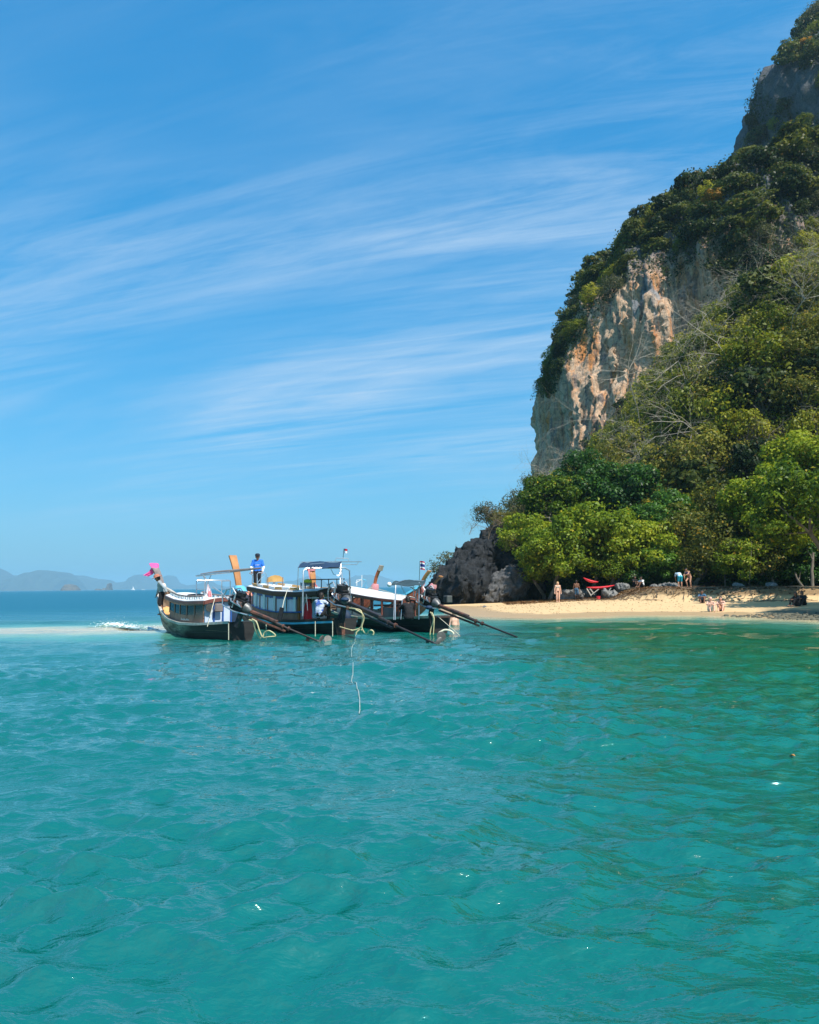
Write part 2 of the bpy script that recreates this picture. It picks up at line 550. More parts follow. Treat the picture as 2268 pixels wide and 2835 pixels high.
# ---- ground
gx, gy = np.meshgrid(np.arange(-3, 62.1, 0.4), np.arange(24, 118.1, 0.4))
gz = ground_h(gx, gy)
cxm = 0.5*(gx[:-1, :-1]+gx[1:, 1:]); cym = 0.5*(gy[:-1, :-1]+gy[1:, 1:])
is_beach = cym < back_line(cxm) + 5.0
me, _ = grid_mesh('beach', gx, gy, gz, [M_SAND], is_beach)
beach = tag(link('beach', me), kind='structure')
me, _ = grid_mesh('hillside', gx, gy, gz, [M_EARTH], ~is_beach)
tag(link('hillside', me), kind='structure')
gx2, gy2 = np.meshgrid(np.arange(61.6, 200, 4.0), np.arange(24, 240, 4.0))
me, _ = grid_mesh('far_hillside', gx2, gy2, ground_h(gx2, gy2) - 0.4, [M_EARTH])
tag(link('far_hillside', me), kind='structure')
def gh(x, y):
    return float(ground_h(np.array([x]), np.array([y]))[0])

# ---- the cliff towers
def prof(pts, Y, shift=0.0):
    q = [P(px, py, Y) for px, py in pts]
    return np.array([v.z for v in q]), np.array([v.x + shift for v in q])
def tower(name, ctr, Yl, left, right_a, b_of_z, zmax, nth, nz, th0, th1, mats, disp, seed, nexp=2.5):
    zl, xl = prof(left, Yl)
    o = np.argsort(zl); zl, xl = zl[o], xl[o]
    z = np.linspace(0, zmax, nz)
    top = sstep(zmax - 5, zmax, z)
    th = np.linspace(th0, th1, nth)
    T, Z = np.meshgrid(th, z)
    aL = np.maximum(0.3, ctr[0] - np.interp(z, zl, xl))[:, None]
    aR = np.interp(z, *right_a)[:, None]
    bz = np.interp(z, *b_of_z)[:, None]
    ct, st = np.cos(T), np.sin(T)
    a = np.where(ct < 0, aL, aR)
    r = (np.abs(ct/a)**nexp + np.abs(st/bz)**nexp) ** (-1/nexp)
    r = r * (1 - 0.985*top[:, None])
    X = ctr[0] + r*ct; Y = ctr[1] + r*st
    V = np.stack([X, Y, Z], -1)
    # outward normal
    du = np.gradient(V, axis=1); dv = np.gradient(V, axis=0)
    N = np.cross(du, dv); N /= np.linalg.norm(N, axis=-1, keepdims=True) + 1e-9
    flat = V.reshape(-1, 3)
    D = disp(flat, seed).reshape(X.shape)
    V = V + N * (D * (1 - top[:, None]))[..., None]
    du = np.gradient(V, axis=1); dv = np.gradient(V, axis=0)
    N = np.cross(du, dv); N /= np.linalg.norm(N, axis=-1, keepdims=True) + 1e-9
    idx = np.arange(nz*nth).reshape(nz, nth)
    F = np.stack([idx[:-1, :-1], idx[:-1, 1:], idx[1:, 1:], idx[1:, :-1]], -1).reshape(-1, 4)
    me = mesh_np(name, V.reshape(-1, 3), F, mats)
    ob = tag(link(name, me), kind='structure')
    return ob, V, N
def disp1(p, seed):
    d = 2.6 * fbm(p * np.array([0.075, 0.075, 0.05]), 3, seed)
    d += 1.2 * ridged(p * np.array([0.17, 0.17, 0.022]), 3, seed+3) - 1.2      # vertical flutes
    d += 0.9 * fbm(p * np.array([0.5, 0.5, 0.2]), 4, seed+9)
    d += 0.55 * ridged(p * np.array([0.36, 0.36, 0.016]), 2, seed+40)
    d += 0.38 * ridged(p * np.array([0.95, 0.95, 0.045]), 2, seed+44)
    d += 0.55 * ridged(p * np.array([0.55, 0.55, 0.10]), 3, seed+21)
    d += 0.32 * ridged(p * np.array([1.3, 1.3, 0.5]), 3, seed+27)
    # overhang: the big bare face leans out towards its top and has a deep dark recess on its right
    front = sstep(120, 108, p[:, 1])
    d += front * 2.2 * sstep(22, 50, p[:, 2]) * sstep(72, 54, p[:, 2])
    for (cx_, cz_, rx_, rz_, k) in ((43.5, 45.0, 3.2, 9.0, -11.0), (44.5, 50.5, 4.0, 3.0, 2.5), (22.5, 21.5, 1.6, 1.3, -2.5), (26.5, 27, 0.9, 2.4, -2.4), (28.6, 33, 1.1, 1.0, -1.4), (33, 46, 0.8, 3.5, -1.8), (30.6, 40, 0.6, 5, 0.9)):
        d += front * k * np.exp(-((p[:, 0]-cx_)/rx_)**2 - ((p[:, 2]-cz_)/rz_)**2)
    return d
def disp2(p, seed):
    d = 3.0 * fbm(p * np.array([0.06, 0.06, 0.045]), 3, seed)
    d += 1.6 * ridged(p * np.array([0.12, 0.12, 0.03]), 3, seed+3) - 1.3
    d += 0.9 * fbm(p * np.array([0.45, 0.45, 0.3]), 4, seed+9)
    d += 0.5 * ridged(p * np.array([0.5, 0.5, 0.25]), 3, seed+5)
    return d
LEFT1 = [(1545, 1500), (1550, 1350), (1560, 1240), (1572, 1130), (1588, 1040), (1622, 930), (1672, 830), (1740, 720), (1806, 625), (1868, 552), (1930, 518), (2010, 503), (2090, 497)]
zt1 = P(2090, 497, 130).z
cliff, V1, N1 = tower('cliff', (64.5, 140), 130, LEFT1, ([0, 40, 60, 75, 80], [22, 10, 5, 3, 3]), ([0, 35, 55, 70, zt1], [33, 32, 29, 23, 10]), zt1, 640, 350, R(-215), R(-20), [M_CLIFF], disp1, 3)
LEFT2 = [(2200, 1000), (2230, 640), (2262, 500), (2252, 420), (2216, 350), (2200, 260), (2190, 180), (2196, 142), (2240, 108), (2320, 20), (2420, -120), (2560, -180)]
zt2 = P(2560, -180, 180).z
peak, V2, N2 = tower('upper_cliff', (150, 200), 180, LEFT2, ([0, 150], [60, 40]), ([0, 60, 110, zt2], [52, 48, 42, 20]), zt2, 340, 270, R(-225), R(-30), [M_CLIFF2], disp2, 31)

# ---- karst rocks at the foot of the cliff (dark, razor-edged)
def rock_sdf(blobs, h, seed, amp=0.55, freq=0.5, sharp=True):
    B = np.array([b[0] for b in blobs], float); Rr = np.array([b[1] for b in blobs], float)
    lo = (B - Rr).min(0) - 1.2; hi = (B + Rr).max(0) + 1.2
    ax = [np.arange(lo[i], hi[i] + h, h) for i in range(3)]
    Gd = np.stack(np.meshgrid(*ax, indexing='ij'), -1); sh = Gd.shape[:3]
    p = Gd.reshape(-1, 3)
    D = np.full(len(p), 1e9)
    for b, r in zip(B, Rr):
        q = (p - b) / r
        k = np.linalg.norm(q, axis=1)
        D = np.minimum(D, (k - 1) * r.min())
    near = np.abs(D) < amp * 1.5 + h * 2
    pn = p[near]
    w = pn + 0.6 * np.stack([fbm(pn * 0.45, 2, seed+50), fbm(pn * 0.45 + 9, 2, seed+51), fbm(pn * 0.45 + 19, 2, seed+52)], 1)
    n = amp * (ridged(w * np.array([freq*1.1, freq*1.1, freq*0.62]), 4, seed, 0.55) - 1.1)
    n += amp * 0.8 * fbm(w * freq * 0.5, 2, seed + 7)
    D[near] -= np.clip(n, -amp*1.45, amp*1.45)
    return surface_nets(D.reshape(sh), lo, h)
def rock(name, blobs, h, seed, label, amp=0.55, freq=0.5, m=None, group=None):
    V, F = rock_sdf(blobs, h, seed, amp, freq)
    me = mesh_np(name, V, F, [m or M_KARST])
    return tag(link(name, me), label, 'rock', group)
def bl(px, py, Y, rx, ry, rz):
    return (tuple(P(px, py, Y)), (rx, ry, rz))
rock('headland_rock', [bl(1300, 1590, 72, 2.5, 3, 2.6), bl(1335, 1548, 75, 2.0, 3, 1.7), bl(1345, 1530, 78, 1.4, 3, 1.0), bl(1400, 1570, 76, 2.6, 4, 3.0), bl(1290, 1620, 71, 2.6, 3, 2.2), bl(1450, 1560, 80, 3.0, 4, 4.2), bl(1265, 1625, 72, 1.8, 2.5, 2.4), bl(1420, 1630, 75, 3.2, 3, 2.2), bl(1395, 1520, 84, 3, 4, 2.4)], 0.16, 41,
     'big jagged dark grey karst rock where the sand spit meets the sea', 0.75, 0.62)
rock('headland_boulder', [bl(1405, 1630, 69.3, 1.6, 1.6, 1.6), bl(1425, 1605, 70, 1.1, 1.4, 1.3), bl(1375, 1650, 69, 1.5, 1.6, 1.0)], 0.13, 63,
     'paler grey rounded boulder leaning on the right flank of the jagged dark rock', 0.42, 0.9,
     rock_mat('grey_boulder', ((0.04, 0.04, 0.04), (0.17, 0.165, 0.16)), None, 0, streak=False, dark=(0.02, 0.02, 0.02), grain=2.5, bump=1.0, bdist=0.15))
rock('shore_rock', [bl(1240, 1622, 108, 2.6, 3, 1.6), bl(1205, 1632, 110, 1.6, 2, 0.9), bl(1275, 1610, 106, 3, 3, 2.4)], 0.2, 77,
     'small low rock behind the headland, topped by a grey-green bush', 0.5, 0.6)

# ---- far islands across the bay
M_ISLE = mat('island_forest', (0.035, 0.05, 0.035), 0.95, 0.35, 0.02, 0.0, coords='Object', second=(0.11, 0.11, 0.10), thr=(0.62, 0.74))
def island(name, label, outline, Y, depth, seed, base=1640):
    """ridge line traced as height over x, given real depth as a humped, gullied ridge"""
    xs = np.array([P(px, base, Y).x for px, _ in outline]); zs = np.array([max(0.0, P(px, py, Y).z - 2) for px, py in outline])
    nx, ny = 150, 34
    x = np.linspace(xs[0], xs[-1], nx); u = np.linspace(-1, 1, ny)
    top = np.interp(x, xs, zs)
    top = top*(1 + 0.13*fbm(np.stack([x*0.012, x*0 + seed, x*0], 1), 4, seed + 5))
    X, U = np.meshgrid(x, u)
    prof_ = np.maximum(0, 1 - np.abs(U)**3.0)
    cxy = 0.5*(xs[0]+xs[-1])
    p = np.stack([X*0.004, U*1.5, np.full_like(X, seed)], -1).reshape(-1, 3)
    nn = fbm(p, 4, seed).reshape(X.shape)
    H = top[None, :] * np.clip(prof_ * (1 + 0.35*nn*np.abs(U)), 0, 1)
    yc = Y + 0.25*depth*np.sin((X-cxy)/max(60, (xs[-1]-xs[0]))*5)
    V = np.stack([X - cxy, yc - Y + U*depth*(0.55 + 0.45*top[None, :]/max(1, zs.max())), H - 1.0], -1).reshape(-1, 3)
    idx = np.arange(nx*ny).reshape(ny, nx)
    F = np.stack([idx[:-1, :-1], idx[:-1, 1:], idx[1:, 1:], idx[1:, :-1]], -1).reshape(-1, 4)
    o = link(name, mesh_np(name, V, F, [M_ISLE]))
    o.location = (cxy, Y, 0)
    return tag(o, label, 'island', 'hazy islands on the horizon')
island('distant_island', 'hazy blue islands cut off by the left edge of the photo', [(-120, 1636), (-80, 1580), (-30, 1575), (0, 1588), (20, 1596), (34, 1610), (48, 1607), (60, 1622), (66, 1636)], 7000, 500, 1)
island('distant_island', 'tallest hazy blue island with a pale cliff scar, left of the pink cloth prow', [(52, 1636), (56, 1607), (64, 1605), (67, 1600), (76, 1598), (82, 1604), (90, 1596), (100, 1585), (112, 1583), (124, 1578), (132, 1580), (140, 1584), (152, 1581), (162, 1588), (172, 1597), (182, 1604), (184, 1620), (190, 1636)], 6600, 450, 2)
island('distant_island', 'long low hazy island just right of the tallest one', [(206, 1636), (208, 1608), (213, 1610), (226, 1604), (240, 1593), (252, 1597), (262, 1600), (280, 1603), (300, 1607), (310, 1616), (340, 1611), (362, 1607), (372, 1594), (384, 1590), (396, 1606), (420, 1613), (435, 1630), (440, 1636)], 8000, 500, 3)
island('distant_island', 'pointed hazy blue island showing over the stern cabin of the leftmost boat', [(440, 1636), (452, 1606), (462, 1596), (476, 1591), (486, 1604), (498, 1615), (520, 1621), (560, 1617), (585, 1608), (600, 1617), (625, 1624), (690, 1620), (740, 1612), (800, 1608), (840, 1600), (860, 1590), (880, 1597), (900, 1612), (930, 1634)], 9000, 500, 4)
island('distant_island', 'broad hazy island seen between the two middle canopies', [(900, 1636), (930, 1612), (960, 1604), (985, 1594), (1010, 1592), (1025, 1590), (1045, 1596), (1070, 1598), (1090, 1606), (1110, 1616), (1140, 1625), (1180, 1632)], 9500, 500, 5)
M_STACK = mat('stack_rock', (0.10, 0.085, 0.06), 0.95, 0.4, 0.08, 0.0)
o = island('sea_stack', 'small dark rounded rock islet standing before the hazy islands', [(178, 1636), (180, 1622), (186, 1616), (196, 1615), (206, 1618), (213, 1626), (216, 1636)], 3300, 45, 6)
o.data.materials[0] = M_STACK
o = island('sea_stack', 'thin dark rock pinnacle with a low foot before the hazy islands', [(264, 1636), (268, 1628), (276, 1628), (280, 1632), (286, 1627), (294, 1625), (298, 1614), (304, 1613), (306, 1634)], 3500, 30, 8)
o.data.materials[0] = M_STACK

# ---- water: one sheet to the horizon with real waves, dense near the shore and thinning out
WN = 80
w_rng = np.random.default_rng(5)
W_L = np.exp(np.linspace(math.log(0.12), math.log(8.0), WN)) * w_rng.uniform(0.92, 1.08, WN)
W_A = np.where(w_rng.random(WN) < 0.8, R(-97), R(-62)) + w_rng.normal(0, 1, WN) * np.interp(np.log(W_L), [math.log(0.12), math.log(8.0)], [R(30), R(17)])
W_P = w_rng.uniform(0, 2*math.pi, WN)
W_H = W_L / (2*math.pi) * np.interp(np.log(W_L), [math.log(0.12), math.log(0.25), math.log(0.5), math.log(1.0), math.log(2.5), math.log(8.0)], [0.062, 0.098, 0.088, 0.046, 0.020, 0.009])
def waves(x, y, spacing=None):
    shp = x.shape
    dx = np.zeros(shp); dy = np.zeros(shp); dz = np.zeros(shp)
    gust = 0.82 + 0.8*fbm(np.stack([x*0.22, y*0.35, np.zeros_like(x)], -1).reshape(-1, 3), 2, 90).reshape(shp)
    for L, a, ph, h in zip(W_L, W_A, W_P, W_H):
        k = 2*math.pi/L
        arg = k*(math.cos(a)*x + math.sin(a)*y) + ph
        g = h if spacing is None else h * sstep(0.85, 0.4, spacing / L)
        g = g * (gust if L < 2.5 else 1.0)
        s_, c_ = np.sin(arg), np.cos(arg)
        dz += g*c_; dx -= 0.5*g*math.cos(a)*s_; dy -= 0.5*g*math.sin(a)*s_
    return dx, dy, dz
def calm(x, y):
    """waves die away against the sand"""
    return sstep(0.2, 5.0, -shore_dist(x, y)) * 0.93 + 0.07
def water_depth(x, y):
    d = -shore_dist(x, y)
    pts = np.stack([x*0.18, y*0.18, np.zeros_like(x)], -1).reshape(-1, 3)
    nz = fbm(pts, 3, 33).reshape(x.shape)
    dep = np.interp(d + 1.0*nz, [-1, 0.0, 1.2, 3.0, 7, 14, 40], [0.0, 0.05, 0.35, 1.0, 2.0, 2.7, 3.1])
    off = y - np.interp(x, [-60, -20, 0, 10], [37.5, 37.5, 44, 46])        # the sea floor falls away beyond the bar
    dep = dep + np.where(x < 12, np.interp(off + 1.4*nz, [0, 6, 14, 40], [0, 1.5, 5.5, 8]), 0)
    yb = np.interp(x, [-40, -18, -9, -4], [32.0, 32.8, 34.0, 36.0])
    bw = np.interp(x, [-34, -20, -9], [5.0, 3.8, 2.2])
    bar = np.clip(1.5*np.exp(-(np.abs(y - yb + 1.2*nz)/bw)**2), 0, 1) * sstep(-5.5, -10.5, x + 1.0*nz)
    halo = np.exp(-(np.abs(y - yb + 0.8*nz)/6.5)**2) * sstep(-1.5, -10, x + 1.0*nz)
    dep = dep*(1-0.78*halo); dep = dep*(1-0.985*bar) + 0.16*bar
    return np.maximum(dep, 0.02)
def water_sheet(ang, rad):
    A, Rr = np.meshgrid(ang, rad)
    X = Rr*np.sin(A); Y = Rr*np.cos(A)
    sp = np.maximum(np.gradient(Rr, axis=0), Rr*np.gradient(A, axis=1))
    dx, dy, dz = waves(X, Y, sp)
    k = calm(X, Y)
    V = np.stack([X + dx*k, Y + dy*k, dz*k], -1)
    return X, Y, Rr, V
rad = [1.2]
while rad[-1] < 12500:
    r_ = rad[-1]
    rad.append(r_ + max(0.021, r_*r_/1.75/2096*2.1 if r_ < 60 else r_*0.035))
rad = np.array(rad)
ang_in = np.linspace(R(-38), R(38), 540)
ang = np.concatenate([np.linspace(R(-180), R(-38.6), 36), ang_in, np.linspace(R(38.6), R(180), 36)])
X, Y, Rr, V = water_sheet(ang, rad)
nr, na = X.shape
idx = np.arange(nr*na).reshape(nr, na)
F = np.stack([idx[:-1, :-1], idx[1:, :-1], idx[1:, 1:], idx[:-1, 1:]], -1).reshape(-1, 4)
cv = np.concatenate([V.reshape(-1, 3), [[0, 0, 0]]])
Fc = np.stack([np.full(na-1, nr*na), idx[0, :-1], idx[0, 1:]], -1)
me = mesh_np('sea', cv, [F, Fc], [])
attr(me, 'depth', np.append(water_depth(X, Y).ravel(), 3.0))
attr(me, 'open_sea', np.append(sstep(12, 85, Rr).ravel(), 0.0))
sea = tag(link('sea', me), kind='structure')
def sea_z(x, y):
    a = np.array([[x]], float); b = np.array([[y]], float)
    return float(waves(a, b)[2][0, 0] * calm(a, b)[0, 0])
m = bpy.data.materials.new('sea_water'); m.use_nodes = True
t = NT(m.node_tree); t.n.clear()
at = t.new('ShaderNodeAttribute', attribute_name='depth'); op = t.new('ShaderNodeAttribute', attribute_name='open_sea')
ge = t.new('ShaderNodeNewGeometry'); pos = ge.outputs['Position']
dn = t.math('DIVIDE', at.outputs['Fac'], 12.0)
WCOL = [(0.014, (0.62, 0.50, 0.30)), (0.04, (0.46, 0.47, 0.29)), (0.08, (0.21, 0.38, 0.27)), (0.14, (0.055, 0.26, 0.20)), (0.20, (0.004, 0.142, 0.112)), (0.27, (0.002, 0.106, 0.096)), (0.52, (0.003, 0.115, 0.15)), (0.9, (0.003, 0.105, 0.175))]
col = t.ramp(dn, WCOL)
pt = t.noise(t.mapping(pos, scale=(0.5, 1.0, 1)), 0.35, 4, 0.6)
col = t.mix(t.ramp(pt, [(0.35, 0.0), (0.7, 0.55)]), col, t.mix(0.5, col, (0.002, 0.10, 0.07)))
# cliff's green reflection painted into the water colour on the beach side
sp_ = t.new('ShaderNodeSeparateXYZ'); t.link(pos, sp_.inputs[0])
refl_ = t.math('ADD', t.math('MULTIPLY', sp_.outputs[0], 0.10), t.math('MULTIPLY', t.math('SUBTRACT', pt, 0.5), 0.8))
refl_ = t.math('MULTIPLY', t.ramp(refl_, [(0.0, 0.0), (0.75, 0.9)]), t.ramp(dn, [(0.10, 0.0), (0.2, 1.0)]))
col = t.mix(refl_, col, (0.0018, 0.112, 0.052))
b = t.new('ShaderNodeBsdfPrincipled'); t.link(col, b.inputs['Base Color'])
b.inputs['IOR'].default_value = 2.0
t.link(t.ramp(op.outputs['Fac'], [(0.0, 0.026), (1.0, 0.36)]), b.inputs['Roughness'])
t.link(t.ramp(op.outputs['Fac'], [(0.0, 0.5), (0.12, 0.34), (0.35, 0.15), (1.0, 0.05)]), b.inputs['Specular IOR Level'])
w1 = t.noise(t.mapping(pos, scale=(0.62, 1.15, 1), rot=(0, 0, R(8))), 4.2, 4, 0.55, 0.25)
w2 = t.noise(t.mapping(pos, scale=(0.55, 1.1, 1), rot=(0, 0, R(-14))), 0.85, 5, 0.55, 0.3)
w0 = t.noise(t.mapping(pos, scale=(0.6, 1.1, 1), rot=(0, 0, R(-6))), 13.0, 3, 0.55, 0.3)
nb = t.bump(w0, 0.9, 0.018)
nb = t.bump(w1, 0.7, 0.06, nb)
nb = t.bump(w2, 0.62, 0.2, nb)
t.link(nb, b.inputs['Normal'])
o = t.new('ShaderNodeOutputMaterial'); t.link(b.outputs[0], o.inputs['Surface'])
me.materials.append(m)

# ---- haze: even air round everything
hb = MB().box((-16000, -13500, -7), (16000, 13500, 190))
haze = hb.build('haze', None)
hm = bpy.data.materials.new('air'); hm.use_nodes = True
t = NT(hm.node_tree); t.n.clear()
pv = t.new('ShaderNodeVolumePrincipled')
pv.inputs['Color'].default_value = (0.56, 0.86, 1.0, 1)
pv.inputs['Density'].default_value = 0.00014
pv.inputs['Anisotropy'].default_value = 0.2
o = t.new('ShaderNodeOutputMaterial'); t.link(pv.outputs[0], o.inputs['Volume'])
haze.data.materials.append(hm)
haze.visible_shadow = True
tag(haze, kind='stuff')
# ================================================================== vegetation
def leaf_mat(name, dark, mid, light, odd=None, odd_amt=0.0, transl=0.42, clump=0.45, gloss=0.2, obj_amt=0.5):
    m = bpy.data.materials.new(name); m.use_nodes = True
    t = NT(m.node_tree); t.n.clear()
    ge = t.new('ShaderNodeNewGeometry'); oi = t.new('ShaderNodeObjectInfo')
    r = ge.outputs['Random Per Island']
    n = t.noise(ge.outputs['Position'], clump, 3, 0.6)
    f = t.math('ADD', t.math('MULTIPLY', r, 0.5), t.math('MULTIPLY', t.math('SUBTRACT', n, 0.25), 0.9))
    f = t.math('ADD', f, t.math('MULTIPLY', t.math('SUBTRACT', oi.outputs['Random'], 0.5), obj_amt))
    col = t.ramp(f, [(0.15, dark), (0.5, mid), (0.9, light)])
    if odd:
        r2 = t.math('FRACT', t.math('MULTIPLY', r, 37.7))
        col = t.mix(t.ramp(r2, [(1 - odd_amt, 0.0), (1 - odd_amt + 0.01, 1.0)]), col, odd)
    b = t.new('ShaderNodeBsdfPrincipled'); t.link(col, b.inputs['Base Color'])
    b.inputs['Roughness'].default_value = 0.45; b.inputs['Specular IOR Level'].default_value = gloss
    tr = t.new('ShaderNodeBsdfTranslucent'); t.link(t.mix(0.5, col, t.mix(1.0, col, (1.0, 1.0, 0.25), 'MULTIPLY')), tr.inputs['Color'])
    ms = t.new('ShaderNodeMixShader'); ms.inputs[0].default_value = transl
    t.link(b.outputs[0], ms.inputs[1]); t.link(tr.outputs[0], ms.inputs[2])
    o = t.new('ShaderNodeOutputMaterial'); t.link(ms.outputs[0], o.inputs['Surface'])
    return m
L_BROAD = leaf_mat('beach_leaf', (0.040, 0.085, 0.008), (0.165, 0.245, 0.015), (0.38, 0.41, 0.028), (0.42, 0.33, 0.03), 0.025)
L_DARK = leaf_mat('glossy_leaf', (0.018, 0.058, 0.010), (0.055, 0.15, 0.018), (0.14, 0.27, 0.022), (0.3, 0.28, 0.03), 0.008, gloss=0.35)
L_DRY = leaf_mat('thin_yellow_leaf', (0.055, 0.072, 0.014), (0.15, 0.165, 0.026), (0.32, 0.29, 0.05), (0.45, 0.28, 0.03), 0.05)
L_CLIFF = leaf_mat('cliff_leaf', (0.020, 0.038, 0.010), (0.060, 0.088, 0.018), (0.19, 0.19, 0.03), (0.20, 0.12, 0.05), 0.02, clump=0.25, obj_amt=0.75)
L_SLOPE = leaf_mat('slope_leaf', (0.10, 0.13, 0.012), (0.22, 0.245, 0.018), (0.42, 0.385, 0.036), (0.28, 0.2, 0.06), 0.03, clump=0.3, obj_amt=0.7)
L_ORANGE = leaf_mat('orange_blossom', (0.22, 0.10, 0.012), (0.42, 0.20, 0.02), (0.55, 0.30, 0.04))
L_GREY = leaf_mat('grey_green_leaf', (0.05, 0.06, 0.03), (0.10, 0.115, 0.055), (0.2, 0.2, 0.09), (0.28, 0.22, 0.14), 0.08)
M_BARK = mat('bark', (0.15, 0.125, 0.095), 0.9, 0.45, 3.0, 0.6, stretch=(1, 1, 0.25), second=(0.32, 0.29, 0.25), thr=(0.55, 0.7))
M_PALEBARK = mat('pale_dead_wood', (0.30, 0.26, 0.20), 0.85, 0.3, 2.0, 0.4, second=(0.16, 0.13, 0.10), thr=(0.58, 0.7))
M_TWIG = mat('dry_twig', (0.19, 0.135, 0.085), 0.9, 0.35, 2.0, 0.0)

def unit(v):
    return v / (np.linalg.norm(v, axis=-1, keepdims=True) + 1e-9)
def leaves(rng, pos, nrm, size, aspect=0.62):
    n = len(pos)
    nrm = unit(nrm)
    t = unit(np.cross(nrm, rng.normal(size=(n, 3))))
    b = np.cross(nrm, t)
    s = (np.ones(n)*size if np.isscalar(size) else size)[:, None] * rng.uniform(0.7, 1.3, (n, 1))
    fold = nrm * s * 0.16
    V = np.stack([pos - t*s*0.5, pos + b*s*0.5*aspect + fold, pos + t*s*0.5 - fold*0.6, pos - b*s*0.5*aspect + fold], 1).reshape(-1, 3)
    return V, np.arange(4*n).reshape(n, 4)
def crown_mesh(name, seed, rad, nclump, per, leaf, m, cr=(0.24, 0.40), shell=(0.35, 0.92), flat=0.8, bottom=-0.55, loose=0.12):
    rng = np.random.default_rng(seed)
    rad = np.array(rad, float)
    d = unit(rng.normal(size=(nclump*3, 3)))
    d = d[d[:, 2] > bottom][:nclump]
    k = rng.uniform(shell[0]**2, shell[1]**2, (len(d), 1))**0.5
    C = d * k * rad
    cR = rng.uniform(cr[0], cr[1], len(C)) * rad.mean()
    P_, N_ = [], []
    for ci, ri in zip(C, cR):
        n = int(per * (ri / (rad.mean()*0.32))**2)
        q = unit(rng.normal(size=(n, 3)) + 0.35*unit(ci + np.array([0, 0, 0.3*rad[2]])))
        rr = rng.uniform(0.55, 1.06, (n, 1)) ** 0.6
        wob = 1 + 0.25*pnoise(q*2.1 + ci, seed)[:, None]
        P_.append(ci + q*rr*ri*wob*np.array([1.1, 1.1, flat]))
        N_.append(unit(q*1.0 + np.array([0, 0, 0.35]) + rng.normal(size=(n, 3))*0.4))
    nl = int(loose*sum(len(p) for p in P_))
    q = unit(rng.normal(size=(nl, 3))); q = q[q[:, 2] > bottom]
    P_.append(q*rng.uniform(0.5, 1.08, (len(q), 1))*rad); N_.append(unit(q + rng.normal(size=q.shape)*0.6))
    V, F = leaves(rng, np.concatenate(P_), np.concatenate(N_), leaf)
    return mesh_np(name, V, F, [m], smooth=False), C
def branch_pts(rng, a, b, bend, n=5):
    a, b = np.array(a, float), np.array(b, float)
    t = np.linspace(0, 1, n)[:, None]
    off = rng.normal(size=3)*bend
    return a + (b-a)*t + np.sin(t*math.pi)*off + rng.normal(size=(n, 3))*bend*0.18*np.sin(t*math.pi)
def trunk_mb(seed, C, base=(0, 0, 0), fork=(0, 0, 3), r=0.2, nlimb=8):
    """trunk from base up to the fork, limbs on to the leaf clumps"""
    rng = np.random.default_rng(seed)
    mb = MB()
    mb.tube(branch_pts(rng, base, fork, 0.25, 6), np.linspace(r*1.25, r*0.7, 6), 8)
    for i in rng.permutation(len(C))[:nlimb]:
        pts = branch_pts(rng, fork, C[i], 0.35, 5)
        mb.tube(pts, np.linspace(r*0.5, r*0.12, 5), 5)
    return mb
def bare_mb(seed, H, spread, droop=0.0, depth=4, r=0.13, lean=(0, 0)):
    rng = np.random.default_rng(seed)
    mb = MB()
    def grow(p, d, L, rr, k):
        n = 5 if k < 2 else 4
        pts = [p]; q = p.copy(); dd = d.copy()
        for i in range(n-1):
            dd = unit(dd + rng.normal(size=3)*0.17 + np.array([0, 0, -droop*(k > 0)*0.14]))
            q = q + dd*L/(n-1); pts.append(q)
        mb.tube([tuple(x) for x in pts], np.linspace(rr, rr*0.55, n), 5 if k < 1 else 3, cap=False)
        if k >= depth: return
        for i in range(rng.integers(3, 6) if k else 7):
            j = rng.integers(1, n)
            side = unit(rng.normal(size=3))
            nd = unit(dd*0.7 + side*spread*(1.2 if k == 0 else 0.8) + np.array([0, 0, 0.15 - droop*0.2]))
            grow(pts[j], nd, L*rng.uniform(0.45, 0.8), rr*0.48, k+1)
    grow(np.zeros(3), unit(np.array([lean[0], lean[1], 1.0])), H, r, 0)
    return mb

# ---- prototypes (each used by the first tree of its kind; later trees share the mesh data)
CR = {}
for i in range(3):
    CR['broad', i] = crown_mesh('beach_crown', 100+i, (3.6, 3.4, 3.1), 66, 300, 0.27, L_BROAD, cr=(0.16, 0.30), loose=0.06)
    CR['dark', i] = crown_mesh('glossy_crown', 130+i, (3.5, 3.3, 3.1), 64, 300, 0.27, L_DARK, cr=(0.16, 0.30), loose=0.06)
    CR['dry', i] = crown_mesh('thin_crown', 160+i, (3.5, 3.3, 2.9), 56, 120, 0.27, L_DRY, cr=(0.15, 0.28), loose=0.3)
    CR['slope', i] = crown_mesh('slope_crown', 190+i, (3.4, 3.3, 2.9), 48, 110, 0.33, L_SLOPE, cr=(0.16, 0.28), loose=0.2)
    CR['grey', i] = crown_mesh('scrub_crown', 240+i, (2.0, 1.9, 1.7), 26, 70, 0.19, L_GREY, cr=(0.2, 0.36), loose=0.6)
for i in range(5):
    CR['cliff', i] = crown_mesh('cliff_crown', 210+i, (2.3, 2.2, 1.75), 26, 85, 0.36, L_CLIFF, cr=(0.18, 0.36), flat=0.6, loose=0.3)
CR['orange', 0] = crown_mesh('orange_crown', 236, (1.6, 1.5, 1.2), 16, 90, 0.26, L_ORANGE)

